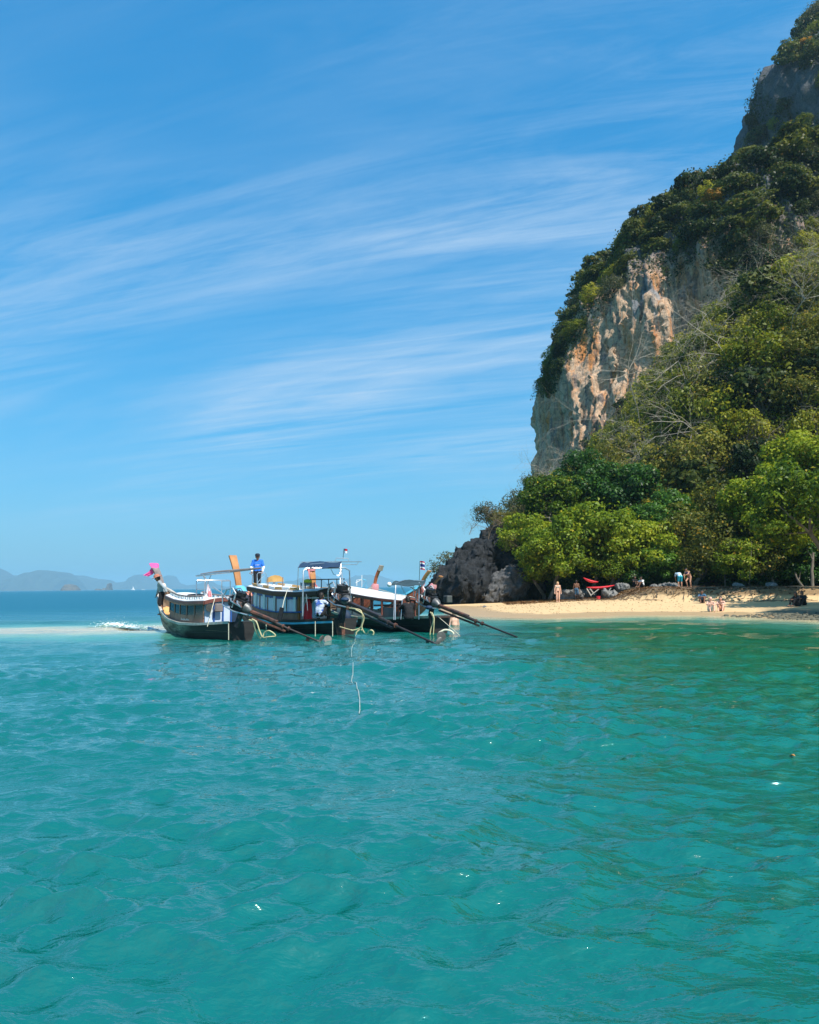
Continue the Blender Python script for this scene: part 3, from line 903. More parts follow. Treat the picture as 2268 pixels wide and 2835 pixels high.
TRUNKS = {}
def tree(name, label, kind, var, ctr, scale, base=None, fork=None, rz=0.0, r=0.18, group=None, nlimb=9, cat='tree', squash=1.0):
    """a thing at the tree's foot with parts crown and trunk; ctr = crown centre"""
    me, C = CR[kind, var]
    ctr = Vector(ctr)
    if base is None: base = (ctr.x + random.uniform(-0.8, 0.8), ctr.y + random.uniform(-0.3, 0.8))
    bz = gh(*base[:2]) if len(base) == 2 else base[2]
    root = thing(name, label, cat, (base[0], base[1], bz - 0.15), 0, group)
    off = ctr - Vector((base[0], base[1], bz - 0.15))
    cr_ = link('crown', me, root)
    cr_.location = off; cr_.rotation_euler = (0, 0, rz); cr_.scale = (scale, scale, scale*squash)
    Mx = Matrix.Rotation(rz, 3, 'Z')
    Cw = [off + Mx @ Vector((c_[0]*scale, c_[1]*scale, c_[2]*scale*squash)) for c_ in C]
    fk = off + Vector((0, 0, -1.4*scale)) if fork is None else Vector(fork)
    trunk_mb(random.randint(0, 9999), Cw, (0, 0, 0), tuple(fk), r, nlimb).build('trunk', M_BARK, root, smooth=True)
    return root

# ---- the big-leaved trees along the back of the beach, one by one
BT = [  # px, py, Y, kind, var, scale, label
 (1455, 1495, 72.5, 'broad', 0, 0.86, 'yellow-green leafy tree spilling over the right shoulder of the dark karst rock'),
 (1530, 1395, 76.0, 'broad', 1, 1.05, 'mid-green leafy tree just under the foot of the bare cliff face'),
 (1545, 1535, 67.0, 'broad', 2, 0.95, 'low yellow-green tree hanging over the standing woman in a bikini'),
 (1622, 1345, 78.0, 'dark', 0, 1.12, 'dark green leafy tree touching the orange streaked base of the cliff'),
 (1655, 1500, 67.5, 'broad', 0, 1.20, 'broad bright tree whose leaves hang above the red slabs'),
 (1745, 1380, 76.0, 'dark', 1, 1.25, 'darkest glossy green tree in the middle of the beach trees'),
 (1765, 1525, 66.0, 'broad', 1, 0.98, 'bright green tree over the seated pair in the shade'),
 (1840, 1440, 70.0, 'dark', 2, 0.90, 'dark green tree beside the dry yellowish crown'),
 (1900, 1490, 66.0, 'dry', 0, 1.00, 'thin yellowish tree above the two bathers bending over'),
 (1995, 1520, 63.0, 'dry', 1, 1.05, 'thin yellow-flecked tree above the seated sunbathing couple'),
 (2010, 1410, 69.0, 'dry', 2, 0.95, 'brownish half-bare tree behind the yellow-flecked one'),
 (2120, 1400, 63.0, 'broad', 2, 1.00, 'bright green tree standing left of the tree at the right edge'),
 (2170, 1500, 60.0, 'broad', 1, 1.00, 'low bright green tree over the cut bank with roots'),
 (2235, 1290, 66.0, 'broad', 0, 1.05, 'tall bright green tree cut off by the right edge of the photo'),
 (1700, 1565, 65.5, 'broad', 2, 0.62, 'low bright branch-hung tree between the kayaks and the seated pair'),
 (1830, 1560, 65.0, 'dark', 0, 0.66, 'low dark green tree right of the seated pair'),
 (1945, 1568, 62.5, 'dry', 2, 0.66, 'low yellowish tree just behind the sitter in the blue shirt'),
 (2050, 1560, 60.5, 'broad', 0, 0.66, 'low green tree left of the hanging line'),
 (2120, 1555, 59.5, 'dry', 0, 0.62, 'low thin tree right of the hanging line over the cut bank'),
 (1480, 1590, 69.0, 'broad', 1, 0.5, 'low leafy bush-like tree against the right side of the headland rock'),
 (2290, 1420, 62.0, 'broad', 2, 1.05, 'leafy green tree mostly beyond the right edge over the dark seated pair'),
]
for i, (px, py, Yt, kd, vr, sc_, lb) in enumerate(BT):
    ctr = P(px, py, Yt)
    bx = ctr.x + (0.9 if i % 2 else -0.7)
    tree('beach_tree', lb, kd, vr, ctr, sc_, base=(bx, Yt + 0.9), rz=random.uniform(0, 6.28), r=0.17, group='broad-leaved trees along the back of the beach')
# shade trees on the point just outside the right edge
for i, (x_, y_, z_) in enumerate(((26.6, 37.5, 6.0), (27.5, 44, 6.8), (27.0, 51, 6.6))):
    tree('beach_tree', 'leafy tree on the point just past the right edge of the photo', 'broad', i, (x_, y_, z_), 1.05, base=(x_ + 2.2, y_ + 0.5), rz=i*2.0, group='trees past the right edge')

# ---- scattered trees up the wooded slope
def poisson(pts, dmin, maxn, keep=()):
    out = list(keep)
    arr = np.zeros((0, 3))
    res = []
    for p in pts:
        if len(arr) and np.min(np.sum((arr - p)**2, 1)) < dmin*dmin: continue
        arr = np.vstack([arr, p]); res.append(p)
        if len(res) >= maxn: break
    return res
rng = np.random.default_rng(77)
cand = np.stack([rng.uniform(9, 62, 9000), rng.uniform(73, 116, 9000), np.zeros(9000)], 1)
cand[:, 2] = ground_h(cand[:, 0], cand[:, 1])
pp = project(cand + np.array([0, 0, 3]))
ok = (pp[:, 0] > 1440) & (pp[:, 0] < 2420) & (cand[:, 2] > 2.2) & (pp[:, 1] < 1520)
SLOPE_PTS = poisson(cand[ok], 3.0, 150)
def slope_label(p, kd):
    a, b = project(np.array([p + np.array([0, 0, 3.0])]))[0]
    look = {'slope': 'yellow-green tree', 'dry': 'thin brownish-yellow tree', 'cliff': 'dark olive tree'}[kd]
    hor = 'under the bare streaked cliff' if a < 1760 else 'below the dark overhang' if a < 1980 else 'below the tall peak' if a < 2160 else 'near the right edge'
    ver = 'high on the wooded slope' if b < 930 else 'halfway up the wooded slope' if b < 1180 else 'just above the beach trees'
    return look + ' ' + ver + ', ' + hor
for i, p in enumerate(SLOPE_PTS):
    kd = ('slope', 'slope', 'slope', 'dry', 'slope', 'cliff')[i % 6]
    vr = i % (5 if kd == 'cliff' else 3)
    s_ = random.uniform(0.75, 1.15) * (1.35 if kd == 'cliff' else 1.0)
    me, C = CR[kd, vr]
    hgt = random.uniform(2.0, 3.4)
    root = thing('slope_tree', slope_label(p, kd), 'tree', (p[0], p[1], p[2] - 0.2), random.uniform(0, 6.28), 'trees of the wooded slope')
    o = link('crown', me, root); o.location = (0, 0, hgt + 0.2); o.scale = (s_*random.uniform(0.75, 1.3), s_*random.uniform(0.75, 1.3), s_*random.uniform(0.8, 1.35)); o.rotation_euler = (random.uniform(-0.3, 0.3), random.uniform(-0.3, 0.3), 0)
    key = ('sl', kd, vr)
    if key not in TRUNKS:
        TRUNKS[key] = trunk_mb(500 + i, [Vector((c_[0], c_[1], c_[2] + 3.0)) for c_ in C], (0, 0, 0), (0.2, 0, 1.3), 0.13, 12)
        TRUNKS[key] = TRUNKS[key].build('trunk', M_BARK, root, smooth=True).data
    else:
        link('trunk', TRUNKS[key], root)

# ---- bare, pale-branched trees
BARE = [  # px, py of foot, Y, height, spread, droop, seed, lean, label
 (2105, 1290, 82, 9.0, 0.95, 0.9, 1, (-0.30, 0), 'bare pale tree with long branches drooping to the left in the slope wood'),
 (2000, 1330, 80, 7.0, 0.9, 0.7, 2, (-0.35, 0), 'bare pale tree with crooked forked limbs below the drooping one'),
 (2165, 1290, 84, 8.0, 0.7, 0.3, 3, (0.05, 0), 'grey-trunked bare tree beside the bright tree at the right edge'),
 (1790, 1230, 92, 9.5, 0.85, 0.25, 4, (-0.28, 0), 'bare twisted tree spreading its twigs across the streaked cliff'),
 (1890, 1010, 100, 7.0, 0.9, 0.1, 5, (-0.15, 0), 'bare whitish tree under the dark overhang of the cliff'),
 (1700, 1310, 88, 5.5, 0.9, 0.3, 6, (0.2, 0), 'small bare shrub-like tree at the foot of the orange cliff'),
 (2090, 1000, 96, 7.0, 0.9, 0.3, 7, (0.2, 0), 'bare thin tree high on the wooded slope'),
 (1950, 1180, 88, 7.0, 0.95, 0.5, 8, (-0.2, 0), 'bare grey tree in the middle of the slope wood'),
]
for px, py, Yt, H, spd, dr, sd, ln, lb in BARE:
    q = P(px, py, Yt)
    z0 = max(q.z, gh(q.x, Yt))
    root = thing('bare_tree', lb, 'tree', (q.x, Yt, z0 - 0.3), 0, 'bare trees on the slope')
    bare_mb(sd, H, spd, dr, 4, 0.075, ln).build('branches', M_PALEBARK, root, smooth=True)
# scrub on the dark headland
for px, py, Yt, sc_, lb in ((1345, 1425, 78, 0.85, 'sparse grey-green bush on the very top of the dark headland rock'), (1385, 1440, 77, 0.72, 'dense yellow-green bush on top of the headland beside the sparse one'), (1440, 1400, 80, 1.05, 'tangled grey-green scrub between the headland and the cliff foot'), (1480, 1345, 84, 1.0, 'grey-green scrub at the left foot of the bare cliff'), (1235, 1578, 108, 1.45, 'grey-green bush on the small low rock behind the headland')):
    kd = 'grey'; vr = int(px) % 3
    if 'yellow' in lb: kd = 'dry'; sc_ *= 0.55
    q = P(px, py, Yt)
    me, C = CR[kd, vr]
    root = thing('scrub_bush', lb, 'bush', (q.x, q.y, q.z - 1.6*sc_), 0, 'scrub on the headland')
    o = link('crown', me, root); o.location = (0, 0, 1.6*sc_); o.scale = (sc_,)*3
    trunk_mb(px, [Vector((c_[0]*sc_, c_[1]*sc_, (c_[2] + 1.6)*sc_)) for c_ in C], (0, 0, -0.8), (0, 0, 0.6*sc_), 0.05, 16).build('stems', M_TWIG, root, smooth=True)
for px, py, Yt, sd, sc_, lb in ((1345, 1510, 73.5, 21, 0.30, 'brown dry twig tangle on the face of the dark headland rock'), (1395, 1540, 72, 22, 0.30, 'dry twigs hanging beside the yellow-green tree on the headland rock'), (1300, 1480, 77, 23, 0.28, 'leafless twigs standing on the left top of the headland rock')):
    q = P(px, py, Yt)
    root = thing('dry_scrub', lb, 'shrub', tuple(q), 0.4*sd, 'dry scrub on the headland')
    bare_mb(sd, 9*sc_, 1.1, 0.4, 4, 0.035, (-0.4, -0.4)).build('twigs', M_TWIG, root)

# ---- trees clinging to the cliffs
def inside(poly, pts):
    poly = np.array(poly, float); x, y = pts[:, 0], pts[:, 1]
    r_ = np.zeros(len(pts), bool); j = len(poly) - 1
    for i in range(len(poly)):
        xi, yi = poly[i]; xj, yj = poly[j]
        r_ ^= ((yi > y) != (yj > y)) & (x < (xj-xi)*(y-yi)/(yj-yi+1e-12) + xi)
        j = i
    return r_
BARE1 = [(1400, 1420), (1440, 1240), (1478, 1110), (1545, 1080), (1572, 1010), (1640, 965), (1664, 880), (1715, 800), (1790, 755), (1850, 790), (1880, 775), (1930, 735), (1975, 745), (1975, 890), (1890, 935), (1850, 1000), (1780, 1130), (1700, 1250), (1640, 1330)]
BARE2 = [(2118, 130), (2190, 175), (2230, 200), (2300, 180), (2300, 320), (2225, 325), (2180, 300), (2125, 265)]
BARE3 = [(2130, 360), (2190, 330), (2280, 345), (2270, 430), (2215, 520), (2185, 640), (2150, 650), (2120, 480)]
def cliff_pts(V, N, polys, nz_thr, seed, nmax, dmin, amt=1.0):
    v = V[::2, ::2].reshape(-1, 3); n = N[::2, ::2].reshape(-1, 3)
    n = np.where((n[:, 1:2] > 0.999), -n, n)
    px = project(v)
    m = (px[:, 0] > 1380) & (px[:, 0] < 2440) & (px[:, 1] > -180) & (px[:, 1] < 1500)
    for q in polys: m &= ~inside(q, px)
    g = fbm(v*0.09, 3, seed)
    m &= (g + 0.6*n[:, 2] > nz_thr)
    m &= v[:, 1] < 205
    hg = ground_h(v[:, 0], v[:, 1])
    m &= v[:, 2] > hg - 1
    idx = np.flatnonzero(m)
    np.random.default_rng(seed).shuffle(idx)
    pts = v[idx]; nn = n[idx]
    out = []; arr = np.zeros((0, 3)); keep = []
    for k in range(len(pts)):
        if len(arr) and np.min(np.sum((arr - pts[k])**2, 1)) < dmin*dmin: continue
        arr = np.vstack([arr, pts[k]]); keep.append(idx[k])
        if len(arr) >= nmax: break
    return arr, n[keep], v[m], n[m]
# outward sign of the normals
def fix_out(V, N, ctr):
    d = V - np.array([ctr[0], ctr[1], 0]); d[..., 2] = 0
    s_ = np.sign(np.sum(d*N, -1)); s_[s_ == 0] = 1
    return N*s_[..., None]
N1 = fix_out(V1, N1, (64.5, 140)); N2 = fix_out(V2, N2, (150, 200))
A1, NA1, S1, SN1 = cliff_pts(V1, N1, [BARE1], -0.95, 5, 225, 2.55)
A2, NA2, S2, SN2 = cliff_pts(V2, N2, [BARE2, BARE3], -0.75, 6, 165, 3.0)
def zone_label(kd_, a, b, pk):
    look = {'cliff': 'small dark green tree', 'slope': 'small yellow-green tree', 'grey': 'small greyish bush'}[kd_]
    if pk:
        if b < 150: return look + ' on the crest of the tall peak at the upper right'
        if b < 330: return look + ' beside the bare grey patch high on the tall peak'
        if b < 520: return look + ' on the ledge halfway down the tall peak'
        return look + ' low on the tall peak, above the wooded slope'
    if b < 540: return look + ' along the crest of the cliff dome, ' + ('left part' if a < 1900 else 'near the notch')
    if a < 1560: return look + ' on the left edge of the cliff' + (', low down' if b > 950 else '')
    if a < 1760: return look + ' on the left shoulder of the cliff' + (', above the streaked face' if b > 700 else '')
    if a < 1950: return look + ' on the cliff dome just above the streaked face'
    return look + ' on the right of the cliff dome, beside the dark gully'
LAND = [(1470, 1500), (1478, 1350), (1492, 1150), (1504, 1050), (1552, 880), (1622, 795), (1738, 640), (1812, 548), (1905, 492), (2000, 472), (2066, 462), (2082, 410), (2070, 330), (2108, 256), (2132, 146), (2186, 98), (2256, 36), (2340, -60), (2600, -260), (2600, 1500)]
cliff_lab = ('small dark green tree clinging to the upper dome of the cliff', 'trees on the cliff dome')
peak_lab = ('small dark green tree clinging to the tall peak at the upper right', 'trees on the tall peak')
for (A_, N_, lab, sbase) in ((A1, NA1, cliff_lab, 1.18), (A2, NA2, peak_lab, 1.4)):
    for i, (p, n_) in enumerate(zip(A_, N_)):
        s_ = random.uniform(0.62, 1.15)*sbase
        q = p + n_*0.9*s_ + np.array([0, 0, 0.7*s_])
        kd_ = 'slope' if i % 9 == 4 else 'grey' if i % 11 == 6 else 'cliff'
        if not inside(LAND, project(np.array([q])))[0]: continue
        o = link('cliff_tree', CR[kd_, i % (5 if kd_ == 'cliff' else 3)][0])
        if kd_ == 'slope': s_ *= 0.62
        o.location = q; o.rotation_euler = (random.uniform(-0.5, 0.5), random.uniform(-0.5, 0.5), random.uniform(0, 6.28))
        o.scale = (s_*random.uniform(0.7, 1.4), s_*random.uniform(0.7, 1.3), s_*random.uniform(0.65, 1.35))
        a_, b_ = project(np.array([q]))[0]
        tag(o, zone_label(kd_, a_, b_, sbase > 1.3), 'tree', lab[1])
def _dummy(): pass
def on_cliff(V, px, py):
    v = V.reshape(-1, 3); d = np.sum((project(v) - np.array([px, py]))**2, 1)
    near_ = np.flatnonzero(d < 120)
    if not len(near_): return v[np.argmin(d)]
    return v[near_[np.argmin(v[near_, 1])]]
for px, py, s_, kd, Vx, lb in ((1968, 562, 1.0, 'orange', V1, 'orange-flowering tree high on the cliff dome'), (1802, 622, 0.55, 'orange', V1, 'tiny orange-leaved shrub on the left of the cliff dome'), (2215, 140, 1.2, 'orange', V2, 'orange-brown tree on the shoulder of the tall peak'), (2215, 352, 1.3, 'slope', V2, 'bright yellow-green tree on the ledge of the tall peak')):
    q = on_cliff(Vx, px, py)
    o = link('cliff_tree', CR[kd, 0][0]); o.location = (q[0] - 0.3, q[1] - 1.6, q[2] + 0.7); o.scale = (s_ if kd == 'orange' else s_*0.5,)*3
    tag(o, lb, 'tree')
# low creepers and scrub carpeting the rock between the trees
def carpet(name, S, SN, n, size, m, seed, up=0.25):
    rng = np.random.default_rng(seed)
    k = rng.integers(0, len(S), n)
    p = S[k] + rng.normal(size=(n, 3))*0.45 + SN[k]*rng.uniform(0.1, 0.9, (n, 1))
    V, F = leaves(rng, p, SN[k]*0.6 + np.array([0, 0, up]) + rng.normal(size=(n, 3))*0.5, size)
    return tag(link(name, mesh_np(name, V, F, [m], smooth=False)), kind='stuff')
carpet('cliff_scrub', S1, SN1, 52000, 0.44, L_CLIFF, 1)
carpet('peak_scrub', S2, SN2, 30000, 0.6, L_CLIFF, 2)
# dark bushes in the shade under the beach trees
for i in range(22):
    px = 1490 + i*38 + random.uniform(-16, 16)
    Yb = float(back_line((px-1134)/2096*68)) + random.uniform(11, 17)
    x_ = (px-1134)/2096*Yb
    o = link('understory_bush', CR['dark', i % 3][0]); s_ = random.uniform(0.45, 0.95)
    o.location = (x_, Yb, gh(x_, Yb) + 1.3*s_); o.scale = (s_*1.2, s_, s_*random.uniform(0.7, 1.1)); o.rotation_euler = (0, 0, i*1.3)
    tag(o, 'dark green bush in the deep shade under the beach trees', 'bush', 'bushes in the shade')
# leafless twiggy shrubs all over the slope
BSH = [bare_mb(60 + i, 3.2, 1.0, 0.5, 4, 0.04, (-0.2, 0)).build('twiggy_shrub', M_PALEBARK, None).data for i in range(3)]
for o in [o for o in bpy.data.objects if o.name.startswith('twiggy_shrub')]: bpy.data.objects.remove(o)
k_ = 0
for p in [SLOPE_PTS[j] for j in range(0, len(SLOPE_PTS), 2)]:
    x_, y_ = p[0] + random.uniform(-1.5, 1.5), p[1] - 2.2
    o = link('twiggy_shrub', BSH[k_ % 3]); k_ += 1
    s_ = random.uniform(1.0, 1.9)
    o.location = (x_, y_, gh(x_, y_) + 1.2); o.rotation_euler = (0.35, random.uniform(-0.4, 0.3), k_*1.7); o.scale = (s_,)*3
    tag(o, 'leafless twiggy shrub among the trees of the wooded slope', 'shrub', 'leafless shrubs on the slope')
n_ = 85000
hx = rng.uniform(8, 62, n_); hy = rng.uniform(67, 116, n_); hz = ground_h(hx, hy)
pp = project(np.stack([hx, hy, hz], 1)); ok = (pp[:, 0] > 1440) & (pp[:, 0] < 2400) & (hz > 1.2)
hx, hy, hz = hx[ok], hy[ok], hz[ok]
V, F = leaves(rng, np.stack([hx, hy, hz + rng.uniform(0.1, 1.6, len(hx))], 1), rng.normal(size=(len(hx), 3))*0.6 + np.array([0, -0.3, 0.5]), 0.40)
tag(link('slope_undergrowth', mesh_np('slope_undergrowth', V, F, [L_SLOPE], smooth=False)), kind='stuff')

# stalactites and hanging rock curtains on the bare face
for i, (px, py, ln, wd) in enumerate(((1630, 1255, 5.5, 1.1), (1605, 1140, 4.5, 0.8), (1660, 1180, 3.5, 0.7), (1720, 905, 5.0, 0.9), (1765, 880, 6.5, 1.0), (1690, 1000, 4.0, 0.8), (1800, 930, 4.5, 0.8), (1572, 1190, 4.0, 0.7), (1645, 1075, 5.0, 0.9), (1735, 1040, 3.6, 0.7), (1835, 900, 5.0, 0.8), (1600, 1290, 3.0, 0.8))):
    q = on_cliff(V1, px, py)
    rg = np.random.default_rng(400 + i); secs = []
    for t_ in np.linspace(0, 1, 12):
        w = wd*(0.75 + 0.5*math.sin(t_*2.4))*(1 - t_**3*0.85)*(1 + 0.15*rg.normal())
        cx_ = Vector((q[0] + 0.15*rg.normal(), q[1] + 0.35 - 0.3*t_, q[2] + ln*(0.5 - t_)))
        secs.append([cx_ + Vector((w*0.6*math.cos(a)*(1 + 0.22*math.sin(3*a + i)), w*0.75*math.sin(a)*(1 + 0.2*math.cos(4*a + i)), 0.1*math.sin(2*a))) for a in np.linspace(0, 2*math.pi, 13)[:-1]])
    MB().loft(secs).build('stalactite', M_CLIFF, cliff, smooth=True)
# ================================================================== boats
m_hullgrey = mat('weathered_hull', (0.20, 0.19, 0.155), 0.8, 0.45, 1.6, 0.4, stretch=(1, 1, 2.2), second=(0.035, 0.034, 0.03), thr=(0.50, 0.62))
m_hullblack = mat('tarred_hull', (0.020, 0.018, 0.017), 0.6, 0.5, 2.5, 0.3, stretch=(0.5, 0.5, 3), second=(0.04, 0.03, 0.024), thr=(0.58, 0.72))
m_hullred = mat('reddish_hull', (0.20, 0.055, 0.028), 0.6, 0.35, 2.0, 0.2)
m_inner = mat('worn_inner_planks', (0.17, 0.12, 0.08), 0.85, 0.4, 4, 0.4, stretch=(0.3, 2, 1))
m_rail = mat('pale_worn_gunwale', (0.42, 0.40, 0.35), 0.75, 0.35, 3, 0.3)
m_brown = mat('brown_paint', (0.17, 0.06, 0.045), 0.45, 0.3, 3, 0.15)
m_brownlt = mat('worn_brown_board', (0.30, 0.15, 0.10), 0.6, 0.3, 3, 0.2)
m_white = mat('white_paint', (0.78, 0.78, 0.76), 0.5, 0.08, 2, 0.05)
m_canvas = mat('white_canvas', (0.80, 0.78, 0.72), 0.8, 0.08, 1.5, 0.3, transl=0.15)
m_wood = mat('varnished_wood', (0.38, 0.16, 0.05), 0.5, 0.35, 2.5, 0.25, stretch=(1, 1, 0.25), second=(0.33, 0.14, 0.045), thr=(0.52, 0.66))
m_greywood = mat('grey_wood', (0.20, 0.17, 0.16), 0.85, 0.3, 3, 0.3, stretch=(1, 1, 0.2))
m_darkwood = mat('dark_wood', (0.055, 0.032, 0.022), 0.6, 0.4, 3, 0.3, stretch=(0.4, 1, 1))
m_glass = mat('dark_pane', (0.010, 0.020, 0.024), 0.08, 0.2, 1, 0.0, spec=0.6)
m_blue = mat('blue_paint', (0.02, 0.09, 0.30), 0.5, 0.2, 3, 0.05)
m_ltblue = mat('light_blue_paint', (0.12, 0.47, 0.66), 0.5, 0.2, 3, 0.1)
m_panel = mat('pale_blue_panel', (0.48, 0.56, 0.68), 0.6, 0.1, 2, 0.1)
m_steel = mat('steel_tube', (0.55, 0.56, 0.57), 0.32, 0.15, 6, 0.05, metal=0.85)
m_engine = mat('oily_engine', (0.022, 0.022, 0.024), 0.4, 0.5, 9, 0.3, metal=0.35, second=(0.10, 0.07, 0.05), thr=(0.6, 0.7))
m_alloy = mat('alloy_casting', (0.13, 0.13, 0.128), 0.45, 0.4, 9, 0.3, metal=0.6)
m_shaft = mat('tail_shaft_paint', (0.030, 0.022, 0.020), 0.5, 0.4, 4, 0.2)
m_rust = mat('rusty_housing', (0.14, 0.055, 0.035), 0.75, 0.5, 5, 0.3, second=(0.04, 0.03, 0.028))
m_hose = mat('yellow_hose', (0.50, 0.44, 0.24), 0.45, 0.15, 4, 0.05)
m_rope = mat('pale_rope', (0.62, 0.58, 0.44), 0.9, 0.2, 20, 0.3)
m_pink = mat('pink_cloth', (0.90, 0.14, 0.42), 0.75, 0.15, 3, 0.2, transl=0.3)
m_palepink = mat('faded_pink_cloth', (0.85, 0.36, 0.38), 0.8, 0.15, 3, 0.2, transl=0.3)
m_ribbon = mat('cream_ribbon', (0.75, 0.62, 0.50), 0.8, 0.15, 5, 0.2)
m_orange = mat('orange_tarp', (0.72, 0.36, 0.13), 0.7, 0.2, 3, 0.4)
m_navy = mat('navy_canvas', (0.014, 0.035, 0.075), 0.7, 0.3, 2, 0.2)
m_black = mat('black_rubber', (0.012, 0.012, 0.013), 0.6, 0.2, 4, 0.1)
m_red = mat('red_cloth', (0.70, 0.03, 0.04), 0.7, 0.2, 4, 0.2)
m_yellow = mat('yellow_bag', (0.80, 0.66, 0.05), 0.6, 0.2, 4, 0.2)
m_curtain = mat('clear_curtain', (0.62, 0.66, 0.74), 0.25, 0.15, 2.5, 0.4, stretch=(3, 3, 0.4), spec=0.6)
m_prop = mat('grey_guard', (0.10, 0.10, 0.09), 0.5, 0.4, 3, 0.2, metal=0.4)
m_green = mat('green_canvas', (0.030, 0.055, 0.06), 0.7, 0.3, 2, 0.2)
m_plastic = mat('thin_plastic_bag', (0.85, 0.75, 0.78), 0.4, 0.15, 6, 0.3, transl=0.35)
m_tan = mat('tan_board', (0.55, 0.31, 0.10), 0.55, 0.25, 3, 0.1)
m_lbl = mat('light_blue_cloth', (0.30, 0.55, 0.68), 0.8, 0.15, 6, 0.2)
m_gcloth = mat('grey_cloth', (0.52, 0.52, 0.50), 0.8, 0.2, 6, 0.2)

def two_tone(name):
    m = bpy.data.materials.new(name); m.use_nodes = True
    t = NT(m.node_tree); t.n.clear()
    tc_ = t.new('ShaderNodeTexCoord'); ob = tc_.outputs['Object']; s_ = t.new('ShaderNodeSeparateXYZ'); t.link(ob, s_.inputs[0])
    v = t.mapping(ob, scale=(0.7, 0.7, 2.5))
    n = t.noise(v, 2.2, 6, 0.65)
    pale = t.mix(t.ramp(n, [(0.42, 0.0), (0.60, 1.0)]), (0.27, 0.27, 0.22), (0.055, 0.062, 0.05))
    blk = t.mix(n, (0.012, 0.011, 0.010), (0.05, 0.04, 0.032))
    f = t.math('ADD', t.math('MULTIPLY', s_.outputs[0], 0.16), t.math('MULTIPLY', t.math('SUBTRACT', n, 0.5), 0.55))
    f = t.math('ADD', f, t.math('MULTIPLY', s_.outputs[2], 0.35))
    col = t.mix(t.ramp(f, [(0.50, 0.0), (0.62, 1.0)]), blk, pale)
    b = t.new('ShaderNodeBsdfPrincipled'); t.link(col, b.inputs['Base Color']); b.inputs['Roughness'].default_value = 0.75
    t.link(t.bump(t.noise(v, 8, 6, 0.7), 0.4, 0.02), b.inputs['Normal'])
    o = t.new('ShaderNodeOutputMaterial'); t.link(b.outputs[0], o.inputs['Surface'])
    return m
m_hullA = two_tone('pale_bow_black_stern_hull')
